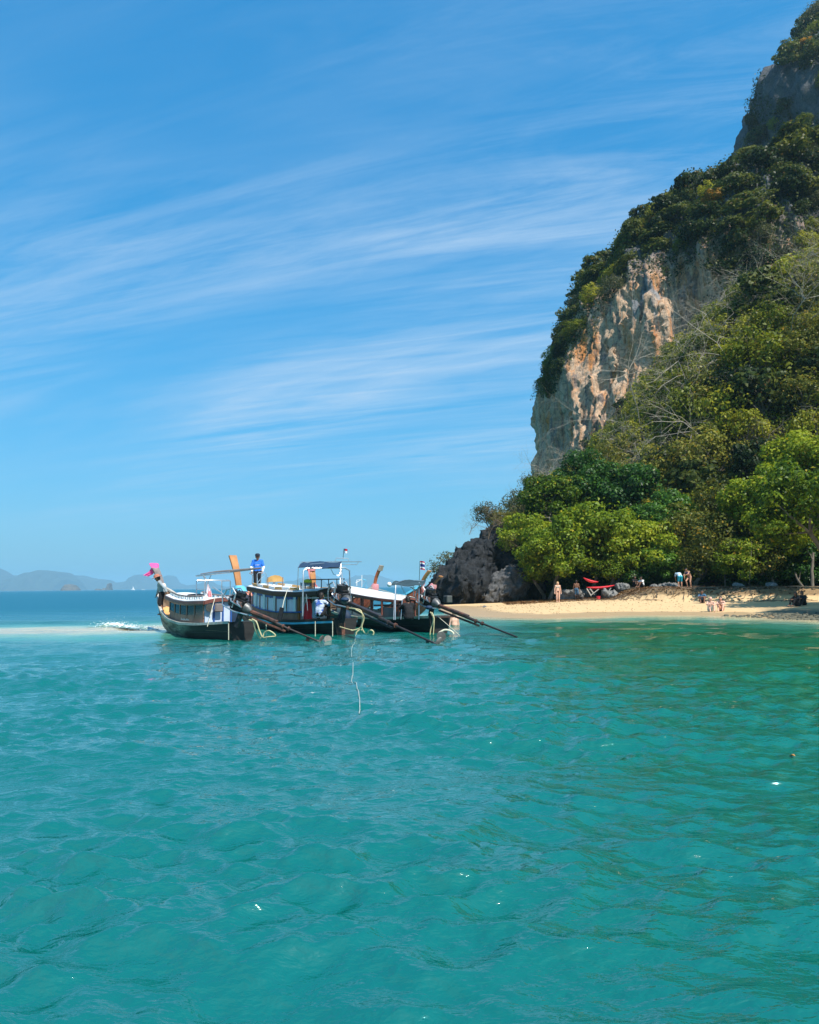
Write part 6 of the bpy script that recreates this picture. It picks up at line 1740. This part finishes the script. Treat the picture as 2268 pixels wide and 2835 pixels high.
    if hat:
        kind_h, mh = hat
        mb = MB(); up_ = upv
        Mh = Matrix((sdv, -f, up_)).transposed().to_4x4(); Mh.translation = hc + up_*.065
        ring = lambda r_, z_, sq=1.0: [Mh @ Vector((r_*math.cos(a), r_*1.08*math.sin(a), z_)) for a in np.linspace(0, 2*math.pi, 21)[:-1]]
        if kind_h == 'brim':
            mb.loft([ring(.105, 0), ring(.20, -.02), ring(.205, -.012), ring(.112, .012), ring(.104, .085), ring(.06, .108), ring(.005, .11)])
        else:
            mb.loft([ring(.108, -.02), ring(.112, .02), ring(.095, .075), ring(.05, .10), ring(.004, .105)])
            mb.loft([[Mh @ Vector((x, -.10 - y, .012 - z)) for x, y, z in ((-.075, 0, 0), (0, .0, -.012), (.075, 0, 0), (.075, 0, .012), (0, 0, 0), (-.075, 0, .012))], [Mh @ Vector((x, -.10 - y, .012 - z)) for x, y, z in ((-.055, .08, .01), (0, .095, 0), (.055, .08, .01), (.055, .08, .022), (0, .095, .012), (-.055, .08, .022))]])
        mb.build('hat', mh, root, smooth=True)
    return root, J

c_grey = mat('grey_shirt', (0.27, 0.31, 0.33), 0.85, 0.25, 7, 0.4); c_black = mat('black_cotton', (0.012, 0.012, 0.014), 0.9, 0.3, 7, 0.3)
c_royal = mat('royal_blue_shirt', (0.02, 0.15, 0.58), 0.8, 0.2, 8, 0.3); c_white = mat('white_cotton', (0.78, 0.78, 0.78), 0.85, 0.1, 8, 0.3)
c_teal = mat('turquoise_shorts', (0.02, 0.36, 0.48), 0.8, 0.2, 6, 0.2); c_print = mat('blue_print_shirt', (0.30, 0.48, 0.60), 0.8, 0.3, 9, 0.2, second=(0.75, 0.78, 0.8))
c_bikini = mat('patterned_bikini', (0.30, 0.27, 0.22), 0.8, 0.6, 30, 0.1); c_dk = mat('dark_swimwear', (0.05, 0.02, 0.02), 0.8, 0.3, 10, 0.1); c_bl = mat('blue_swimwear', (0.01, 0.03, 0.20), 0.8, 0.3, 10, 0.1)
c_hat = mat('faded_red_hat', (0.46, 0.17, 0.11), 0.85, 0.25, 8, 0.3); c_cap = mat('navy_cap', (0.02, 0.03, 0.05), 0.8, 0.2, 8, 0.2); c_pale = mat('pale_shorts', (0.45, 0.58, 0.60), 0.8, 0.2, 8, 0.2); c_stripe = mat('blue_white_top', (0.55, 0.60, 0.70), 0.8, 0.4, 4, 0.2, second=(0.04, 0.10, 0.35), thr=(0.5, 0.53), stretch=(1, 1, 3)); c_skinny = mat('dark_blue_shirt', (0.05, 0.12, 0.20), 0.8, 0.3, 8, 0.2)

q = P(447, 1703, 31.0)
person('man in red brimmed hat and grey shirt standing in the leftmost boat', 'lean', (q.x, q.y, q.z), R(-75), 'dark', shirt=c_grey, sleeve=.9, shorts=c_black, leg=.62, hat=('brim', c_hat), h=.013, chub=1.1, look=(-.2, -1, -.35))
q = Bt.root.matrix_basis @ Vector((6.95, 0.08, 1.595))
rb, Jb = person('man in blue shirt, cap and white sleeves standing at the bow of the middle boat', 'stand_hands_front', tuple(q), R(8), 'dark', shirt=c_royal, sleeve=.45, shorts=c_black, leg=.9, hat=('cap', c_cap), h=.013)
for S in 'LR':     # white arm sleeves and a patch of white lettering on the chest
    V_, F_ = sdf_mesh([(tuple(Jb['sh'+S].lerp(Jb['el'+S], .75)), tuple(Jb['el'+S]), .050, .052), (tuple(Jb['el'+S]), tuple(Jb['wr'+S]), .052, .040)], .013)
    link('arm_sleeve', mesh_np('arm_sleeve', V_, F_, [c_white]), rb)
mb = MB()
for j in range(6):
    x = -.085 + j*.03; yy = -.122
    mb.tube([(x, yy, 1.165), (x + .01, yy, 1.20 - .01*(j % 2)), (x + .022, yy, 1.168)], .006, 4)
mb.build('lettering', c_white, rb)
q = P(884, 1708, 27.9)
person('person in blue and white top sitting hunched in the stern of the middle boat', 'sit', (q.x, q.y, q.z), R(150), 'dark', shirt=c_stripe, sleeve=.45, shorts=c_black, leg=.6, h=.017)
q = P(1133, 1716, 28.5)
person('person in black sitting in the stern of the right-hand boat under the green canopy', 'sit', (q.x, q.y, q.z), R(200), 'dark', shirt=c_black, sleeve=.9, shorts=c_black, leg=.9, h=.017, chub=1.2)
q = G(1258, 1735, 0)
person('sunburnt bather standing in the water beside the long tail of the right-hand boat', 'stand', (q.x, q.y, -0.95), R(30), 'pale', shorts=c_dk, leg=.4, h=.018, chub=1.15)
def at_beach(px, Y, dz=0.0):
    x = P(px, 1650, Y).x
    return (x, Y, gh(x, Y) + dz)
person('fair-haired woman in a bikini standing at the edge of the shade on the sand', 'stand', at_beach(1545, 61.5), R(5), 'pale', hair='fair', hlen=.16, bra=c_bikini, shorts=c_dk, leg=0, h=.018)
person('bare-chested man in dark shorts standing in the shade left of the red slabs', 'stand', at_beach(1597, 64.5), R(150), 'dark', shorts=c_skinny, leg=.5, h=.017)
person('person in a white shirt sitting in the shade beneath the beach trees', 'sit', at_beach(1780, 63.0), R(-60), 'dark', shirt=c_white, sleeve=.4, shorts=c_black, leg=.45, h=.017, chub=1.15)
person('dark-clad person sitting left of the one in a white shirt', 'sit', at_beach(1757, 63.6), R(20), 'dark', shirt=c_black, sleeve=.4, shorts=c_black, leg=.6, h=.018)
person('man in turquoise shorts and blue print shirt bending down with his back turned', 'bend', at_beach(1884, 59.5), R(180), 'tan', shirt=c_print, sleeve=.35, shorts=c_teal, leg=.45, h=.018, chub=1.1)
person('tanned woman in a dark blue bikini half bent beside the man in turquoise shorts', 'half_bend', at_beach(1909, 59.5), R(-60), 'tan', bra=c_bl, shorts=c_bl, leg=0, h=.018)
person('person in a blue shirt sitting in half shade behind the sunbathing couple', 'sit', at_beach(1944, 52.5), R(-20), 'dark', shirt=c_skinny, sleeve=.45, shorts=c_black, leg=.5, h=.016)
person('bald man in pale shorts sitting on the sunny sand with knees up', 'sit', at_beach(1966, 45.6), R(-12), 'pale', bald=True, shorts=c_pale, leg=.4, h=.016, chub=1.1)
person('dark-haired woman sitting on the sand next to the bald man', 'sit', at_beach(1996, 45.9), R(-28), 'pale', hlen=.10, bra=c_dk, shorts=c_dk, leg=0, h=.017)
person('black-clad person sitting in the shadow near the right edge of the beach', 'sit', at_beach(2208, 46.5), R(-70), 'dark', hlen=.2, shirt=c_black, sleeve=.9, shorts=c_black, leg=.95, h=.018, chub=1.2)
person('second black-clad person sitting close behind the first in the right-hand shadow', 'sit', at_beach(2224, 47.0), R(-50), 'dark', shirt=c_black, sleeve=.9, shorts=c_black, leg=.95, h=.016, chub=1.15)

# ================================================================== things on the beach
m_redp = mat('red_plastic', (0.66, 0.035, 0.05), 0.4, 0.2, 3, 0.1)
def kayak(label, a, b_, w, dep):
    a, b_ = Vector(a), Vector(b_); d = b_ - a; L = d.length; x = d.normalized(); y = Vector((0, 0, 1)).cross(x).normalized(); z = x.cross(y)
    root = thing('kayak', label, 'kayak', tuple((a + b_)/2))
    o = (a + b_)/2
    secs = []
    for t_ in np.linspace(0, 1, 13):
        k_ = max(.06, math.sin(math.pi*t_)**.6); c_ = a + d*t_ - o + z*(.10*(2*t_-1)**2)
        secs.append([c_ + y*(w/2*k_*math.cos(an)) + z*(dep/2*k_*math.sin(an)*(.55 if math.sin(an) > 0 else 1)) for an in np.linspace(0, 2*math.pi, 15)[:-1]])
    MB().loft(secs).build('kayak_hull', m_redp, root, smooth=True)
    mb = MB(); mb.ball(tuple(z*(dep*.17)), 1.0, 14, 6, Matrix((x*.34*L*.5, y*w*.30, z*.05)).transposed())
    mb.build('cockpit', m_black, root, smooth=True)
    return root
kayak('upper red kayak tilted down to the right in the shade under the trees', P(1614, 1602, 63.5), P(1657, 1614, 63.3), .52, .30)
kayak('lower red kayak lying level on crossed wooden legs in the shade', P(1624, 1629, 63.2), P(1704, 1623, 63.8), .52, .30)
root = thing('trestle', 'crossed wooden legs carrying the lower red kayak', 'trestle', at_beach(1650, 63.3))
o_ = Vector(root.location)
for a, b_ in (((1625, 1630), (1637, 1650)), ((1658, 1631), (1636, 1648)), ((1634, 1630), (1646, 1646)), ((1675, 1629), (1690, 1646)), ((1692, 1628), (1678, 1647))):
    MB().bar(P(*a, 63.2) - o_, P(*b_, 63.4) - o_, .07, .07).build('leg', m_rail, root)
q = Vector(at_beach(1657, 62.6)); o = MB().loft([[(r_*math.cos(a), r_*math.sin(a), z_) for a in np.linspace(0, 2*math.pi, 17)[:-1]] for r_, z_ in ((.12, 0), (.17, .30), (.155, .30), (.11, .03))]).build('bucket', m_redp, None, smooth=True)
o.location = (q.x, q.y, q.z); tag(o, 'red bucket standing under the lower red kayak', 'bucket')

# boulders and driftwood along the foot of the trees
RK = []
for i in range(4):
    V_, F_ = rock_sdf([((0, 0, 0), (.62, .5, .42)), ((.3, .1, -.05), (.4, .4, .3)), ((-.25, -.1, .1), (.35, .4, .32))], .07, 90 + i*3, .16, 2.0)
    RK.append(mesh_np('boulder', V_, F_, [M_STONE]))
blab = ['pale pointed boulder under the right end of the lower kayak', 'grey boulder next to the pale pointed one, right of the kayaks', 'large grey rough rock between the bare-chested man and the kayaks', 'brown-stained rock in shade above the seated pair', 'small grey stone in front of the dark headland, on open sand', 'low rock at the feet of the man in turquoise shorts', 'rock in shade left of the man in turquoise shorts', 'flat stone between the seated pair and the bending bathers', 'dark rock behind the bare-chested man', 'low grey rock among litter at the edge of shade', 'stone on the cut bank left of the dark seated pair', 'grey block on the cut bank above the sunbathing couple']
bpos = [(1690, 63.0, 1.25), (1728, 63.6, 1.1), (1580, 66, 1.9), (1738, 67, 1.6), (1341, 60, .28), (1868, 60.6, .6), (1852, 61.0, .75), (1812, 62.5, .6), (1612, 67, 1.7), (1830, 62.8, .5), (2140, 55.5, .7), (2045, 56.5, .6)]
for i, ((px, Yb, s_), lb) in enumerate(zip(bpos, blab)):
    x, y, z = at_beach(px, Yb)
    o = link('boulder', RK[i % 4]); o.location = (x, y, z + .12*s_); o.rotation_euler = (.2*(i % 3), .15, i*1.1); o.scale = (s_, s_, s_*.85)
    tag(o, lb, 'rock', 'boulders at the back of the beach')
rng = np.random.default_rng(9)
mb = MB()
for i in range(120):    # roots and fallen sticks on the cut bank
    x = rng.uniform(13.5, 27); yb = float(back_line(x)) + rng.uniform(-1.0, 2.0)
    a = rng.uniform(0, 6.28); L_ = rng.uniform(.4, 1.8); pts = []
    for t_ in np.linspace(0, 1, 5):
        xx, yy = x + math.cos(a)*L_*t_, yb + math.sin(a)*L_*.6*t_ + .1*rng.normal()
        pts.append((xx, yy, gh(xx, yy) + .03 + .06*rng.random()))
    mb.tube(pts, np.linspace(.03, .012, 5), 4)
tag(mb.build('bank_roots', M_TWIG, None), kind='stuff')
n_ = 6000
lx = rng.uniform(8, 27, n_); ly = back_line(lx) + rng.normal(2.6, 1.3, n_)
V_, F_ = leaves(rng, np.stack([lx, ly, ground_h(lx, ly) + .03], 1), rng.normal(size=(n_, 3))*.4 + np.array([0, 0, 1]), .17)
tag(link('leaf_litter', mesh_np('leaf_litter', V_, F_, [leaf_mat('fallen_leaf', (.05, .03, .015), (.17, .085, .035), (.34, .2, .09), transl=.1)], smooth=False)), kind='stuff')
n_ = 900
px_ = rng.uniform(3, 19, n_); py_ = rng.uniform(43, 64, n_); ok = shore_dist(px_, py_) > 3
V_, F_ = leaves(rng, np.stack([px_[ok], py_[ok], ground_h(px_[ok], py_[ok]) + .012], 1), rng.normal(size=(ok.sum(), 3))*.3 + np.array([0, 0, 1]), .09)
tag(link('sand_litter', mesh_np('sand_litter', V_, F_, [mat('brown_bits', (.16, .10, .05), .9, .5, 5, 0)], smooth=False)), kind='stuff')
# pebbles on the stony flat at the right-hand end
RKs = []
V_, F_ = rock_sdf([((0, 0, 0), (.1, .085, .06))], .045, 7, .02, 8.0)
for k_ in range(1):
    base_v, base_f = V_*1.0, F_
Vs, Fs = [], []
for i in range(450):
    x = rng.uniform(16.5, 24); y = rng.uniform(33.5, 41.5)
    if shore_dist(np.array([x]), np.array([y]))[0] < -.6 or gh(x, y) > .30: continue
    s_ = rng.uniform(.3, 1.5); a = rng.uniform(0, 6.28)
    Rm = np.array([[math.cos(a), -math.sin(a), 0], [math.sin(a), math.cos(a), 0], [0, 0, 1]])
    Fs.append(base_f + sum(len(v) for v in Vs)); Vs.append((base_v*s_*rng.uniform(.7, 1.3, 3)) @ Rm.T + np.array([x, y, gh(x, y) + .01]))
if Vs: tag(link('shore_pebbles', mesh_np('shore_pebbles', np.concatenate(Vs), np.concatenate(Fs), [mat('shore_pebble', (0.10, 0.095, 0.065), 0.8, 0.5, 3, 0.2)])), kind='stuff')
# slim trunks and a hanging line under the trees on the right
for i, (px, py0, py1, Yt, r_, ln, lb) in enumerate(((2010, 1628, 1560, 61, .06, -8, 'slim leaning grey trunk in the shade above the sunbathing couple'), (2100, 1622, 1560, 60, .06, -6, 'slim pale stem in shade right of the hanging line'), (2140, 1618, 1530, 59, .11, -10, 'stout grey trunk with forked foot on the cut bank'), (2250, 1628, 1530, 57, .12, 2, 'upright grey trunk close to the right edge of the beach'), (2225, 1620, 1585, 57.5, .09, -22, 'crooked trunk bending left at the right edge of the beach'), (1800, 1640, 1575, 66, .07, -14, 'crooked pale trunk in deep shade right of the seated pair'))):
    a = P(px, py0, Yt); b_ = P(px + ln, py1, Yt + .4)
    root = thing('tree_trunk', lb, 'tree trunk', (a.x, a.y, gh(a.x, a.y) - .15))
    o_ = Vector(root.location); rg = np.random.default_rng(300 + i)
    MB().tube(branch_pts(rg, (0, 0, 0), tuple(b_ - o_), .12, 7), np.linspace(r_*1.2, r_*.7, 7), 8).build('trunk', M_BARK, root, smooth=True)
    MB().tube(branch_pts(rg, tuple((b_ - o_)*.55), tuple((b_ - o_) + Vector((.5*(-1)**i, 0, .3))), .1, 4), np.linspace(r_*.5, r_*.2, 4), 6).build('branch', M_BARK, root, smooth=True)
a, b_ = P(2074, 1624, 57.5), P(2082, 1500, 58.5)
o = MB().tube([a, a.lerp(b_, .5) + Vector((.03, 0, 0)), b_], .009, 6).build('hanging_line', m_greywood, None)
tag(o, 'thin pale line hanging from the trees to the top of the cut bank', 'rope')

# ================================================================== breaking wave on the sandbar, flotsam, far sails
m_foam = mat('sea_foam', (0.82, 0.85, 0.86), 0.8, 0.08, 12, 0.5)
rng = np.random.default_rng(21)
def foam(name, path, n, spread, hgt, rmin, rmax):
    pts = [G(px, py, 0) for px, py in path]
    ic = MB(); ic.ball((0, 0, 0), 1.0, 6, 4); bv = np.array(ic.V); bf3 = [f for f in ic.F if len(f) == 3]; bf4 = [f for f in ic.F if len(f) == 4]
    t_ = rng.uniform(0, len(pts) - 1.001, n); i_ = t_.astype(int); fr = (t_ - i_)[:, None]
    pa = np.array([tuple(p) for p in pts]); c_ = pa[i_]*(1-fr) + pa[i_+1]*fr
    w = spread*np.interp(t_, np.arange(len(pts)), [p[2] for p in hgt])
    hh = np.interp(t_, np.arange(len(pts)), [p[1] for p in hgt])
    c_ = c_ + np.stack([rng.normal(0, .35, n), rng.normal(0, 1, n)*w, np.zeros(n)], 1)
    c_[:, 2] = np.abs(rng.normal(0, .45, n))*hh*np.exp(-(rng.normal(0, 1, n))**2*.2) + rng.uniform(-.02, .03, n)
    r_ = rng.uniform(rmin, rmax, n)*np.where(c_[:, 2] > .2, .45, 1.0)
    V_ = (bv[None]*np.stack([r_*1.7, r_*1.4, r_*.8], 1)[:, None] + c_[:, None]).reshape(-1, 3)
    off = (np.arange(n)*len(bv))[:, None, None]
    return tag(link(name, mesh_np(name, V_, [(np.array(bf3)[None] + off).reshape(-1, 3), (np.array(bf4)[None] + off).reshape(-1, 4)], [m_foam])), kind='stuff')
# the wave itself: a low ridge of water with a torn white crest
path = np.array([tuple(G(px, py, 0)) for px, py in ((215, 1741), (262, 1738), (300, 1735), (322, 1735), (345, 1738), (380, 1741), (415, 1743), (444, 1748))])
nu, nv = 220, 34
tt = np.linspace(0, len(path) - 1, nu); ii = np.minimum(tt.astype(int), len(path) - 2); fr = (tt - ii)[:, None]
cen = path[ii]*(1 - fr) + path[ii + 1]*fr
amp = np.interp(tt, np.arange(8), [0.0, .03, .12, .16, .09, .06, .08, .02])
W_ = np.linspace(-1, 1, nv)
pts = cen[:, None, :] + np.stack([np.zeros((nu, nv)), np.broadcast_to(W_*1.1, (nu, nv)), np.zeros((nu, nv))], -1)
q = pts.reshape(-1, 3)
nz_ = fbm(q*np.array([1.6, 2.6, 1]), 4, 70).reshape(nu, nv)
prof_ = np.exp(-((W_ + .1)/.36)**2)
pts[..., 2] = amp[:, None]*prof_[None]*(1 + .9*nz_) + .05*np.maximum(0, nz_)*prof_[None] - .05*(np.abs(W_)[None]**3) + .012
idx = np.arange(nu*nv).reshape(nu, nv)
F_ = np.stack([idx[:-1, :-1], idx[1:, :-1], idx[1:, 1:], idx[:-1, 1:]], -1).reshape(-1, 4)
wm = bpy.data.materials.new('torn_foam'); wm.use_nodes = True
t = NT(wm.node_tree); t.n.clear()
at_ = t.new('ShaderNodeAttribute', attribute_name='foam'); ge_ = t.new('ShaderNodeNewGeometry')
n1_ = t.noise(t.mapping(ge_.outputs['Position'], scale=(1, 1.6, 2)), 3.2, 7, 0.72, 0.6)
f_ = t.ramp(t.math('ADD', at_.outputs['Fac'], t.math('MULTIPLY', t.math('SUBTRACT', n1_, 0.5), 1.7)), [(0.42, 0.0), (0.62, 1.0)])
bw = t.new('ShaderNodeBsdfPrincipled'); bw.inputs['Base Color'].default_value = (0.20, 0.30, 0.22, 1); bw.inputs['Roughness'].default_value = 0.08
bf = t.new('ShaderNodeBsdfPrincipled'); bf.inputs['Base Color'].default_value = (0.80, 0.83, 0.84, 1); bf.inputs['Roughness'].default_value = 0.9
t.link(t.bump(t.noise(ge_.outputs['Position'], 9, 6, 0.75), 0.7, 0.05), bf.inputs['Normal'])
ms_ = t.new('ShaderNodeMixShader'); t.link(f_, ms_.inputs[0]); t.link(bw.outputs[0], ms_.inputs[1]); t.link(bf.outputs[0], ms_.inputs[2])
tr_ = t.new('ShaderNodeBsdfTransparent'); m2_ = t.new('ShaderNodeMixShader')
t.link(t.ramp(t.math('ADD', at_.outputs['Fac'], t.math('MULTIPLY', t.math('SUBTRACT', n1_, 0.5), 0.9)), [(0.10, 0.0), (0.34, 1.0)]), m2_.inputs[0]); t.link(tr_.outputs[0], m2_.inputs[1]); t.link(ms_.outputs[0], m2_.inputs[2])
oo_ = t.new('ShaderNodeOutputMaterial'); t.link(m2_.outputs[0], oo_.inputs['Surface'])
me = mesh_np('breaking_wave', pts.reshape(-1, 3), F_, [wm])
attr(me, 'foam', (np.interp(tt, np.arange(8), [0, .25, .66, .78, .62, .50, .58, .30])[:, None]*np.exp(-((W_ - .05)/.55)**2)[None]).ravel())
tag(link('breaking_wave', me), kind='stuff')
foam('wave_spray', [(285, 1735), (305, 1733), (322, 1733), (345, 1736), (380, 1740), (430, 1744)], 800, .14, [(0, .2, .8), (0, .42, 1.0), (0, .5, 1.0), (0, .2, .9), (0, .16, .9), (0, .14, .7)], .004, .016)
m_leaf = mat('drifting_leaf', (.40, .17, .04), .6, .3, 5, .1)
for px, py, lb in ((505, 1912, 'brown leaf drifting on the water left of the floating rope'), (2195, 2086, 'brown leaf drifting on green water near the right edge')):
    g_ = G(px, py, 0); z_ = sea_z(g_.x, g_.y) + .012
    V_, F_ = leaves(rng, np.array([[0, 0, 0.0]]), np.array([[0, 0, 1.0]]), .06)
    V_ = np.concatenate([V_, V_ + np.array([0, 0, .006])]); F_ = np.array([[0, 1, 2, 3], [7, 6, 5, 4], [0, 4, 5, 1], [1, 5, 6, 2], [2, 6, 7, 3], [3, 7, 4, 0]])
    o = link('drifting_leaf', mesh_np('drifting_leaf', V_, F_, [m_leaf], smooth=False)); o.location = (g_.x, g_.y, z_); tag(o, lb, 'leaf')
for px, s_, lb in ((368, 1.0, 'tiny far white sailing boat with a tall sail left of the grey prow'), (395, .6, 'tiny far white boat right of the sailing boat on the horizon')):
    q = P(px, 1633, 2600)
    root = thing('sailing_boat', lb, 'boat', (q.x, q.y, 0))
    MB().loft([[(x, -w, .2), (x, w, .2), (x, w*1.3, 2.4*s_), (x, -w*1.3, 2.4*s_)] for x, w in ((-7, .8), (-3, 2), (3, 2), (7.5, .3))]).build('hull', m_white, root)
    if s_ == 1.0:
        MB().add([(-1, -.05, 3), (5, -.05, 3), (0, -.05, 14), (-1, .05, 3), (5, .05, 3), (0, .05, 14)], [(0, 1, 2), (5, 4, 3), (0, 3, 4, 1), (1, 4, 5, 2), (2, 5, 3, 0)]).build('sail', m_white, root)
    MB().box((-3, -1.4, 2.4*s_), (2, 1.4, 3.6*s_)).build('cabin', m_white, root)
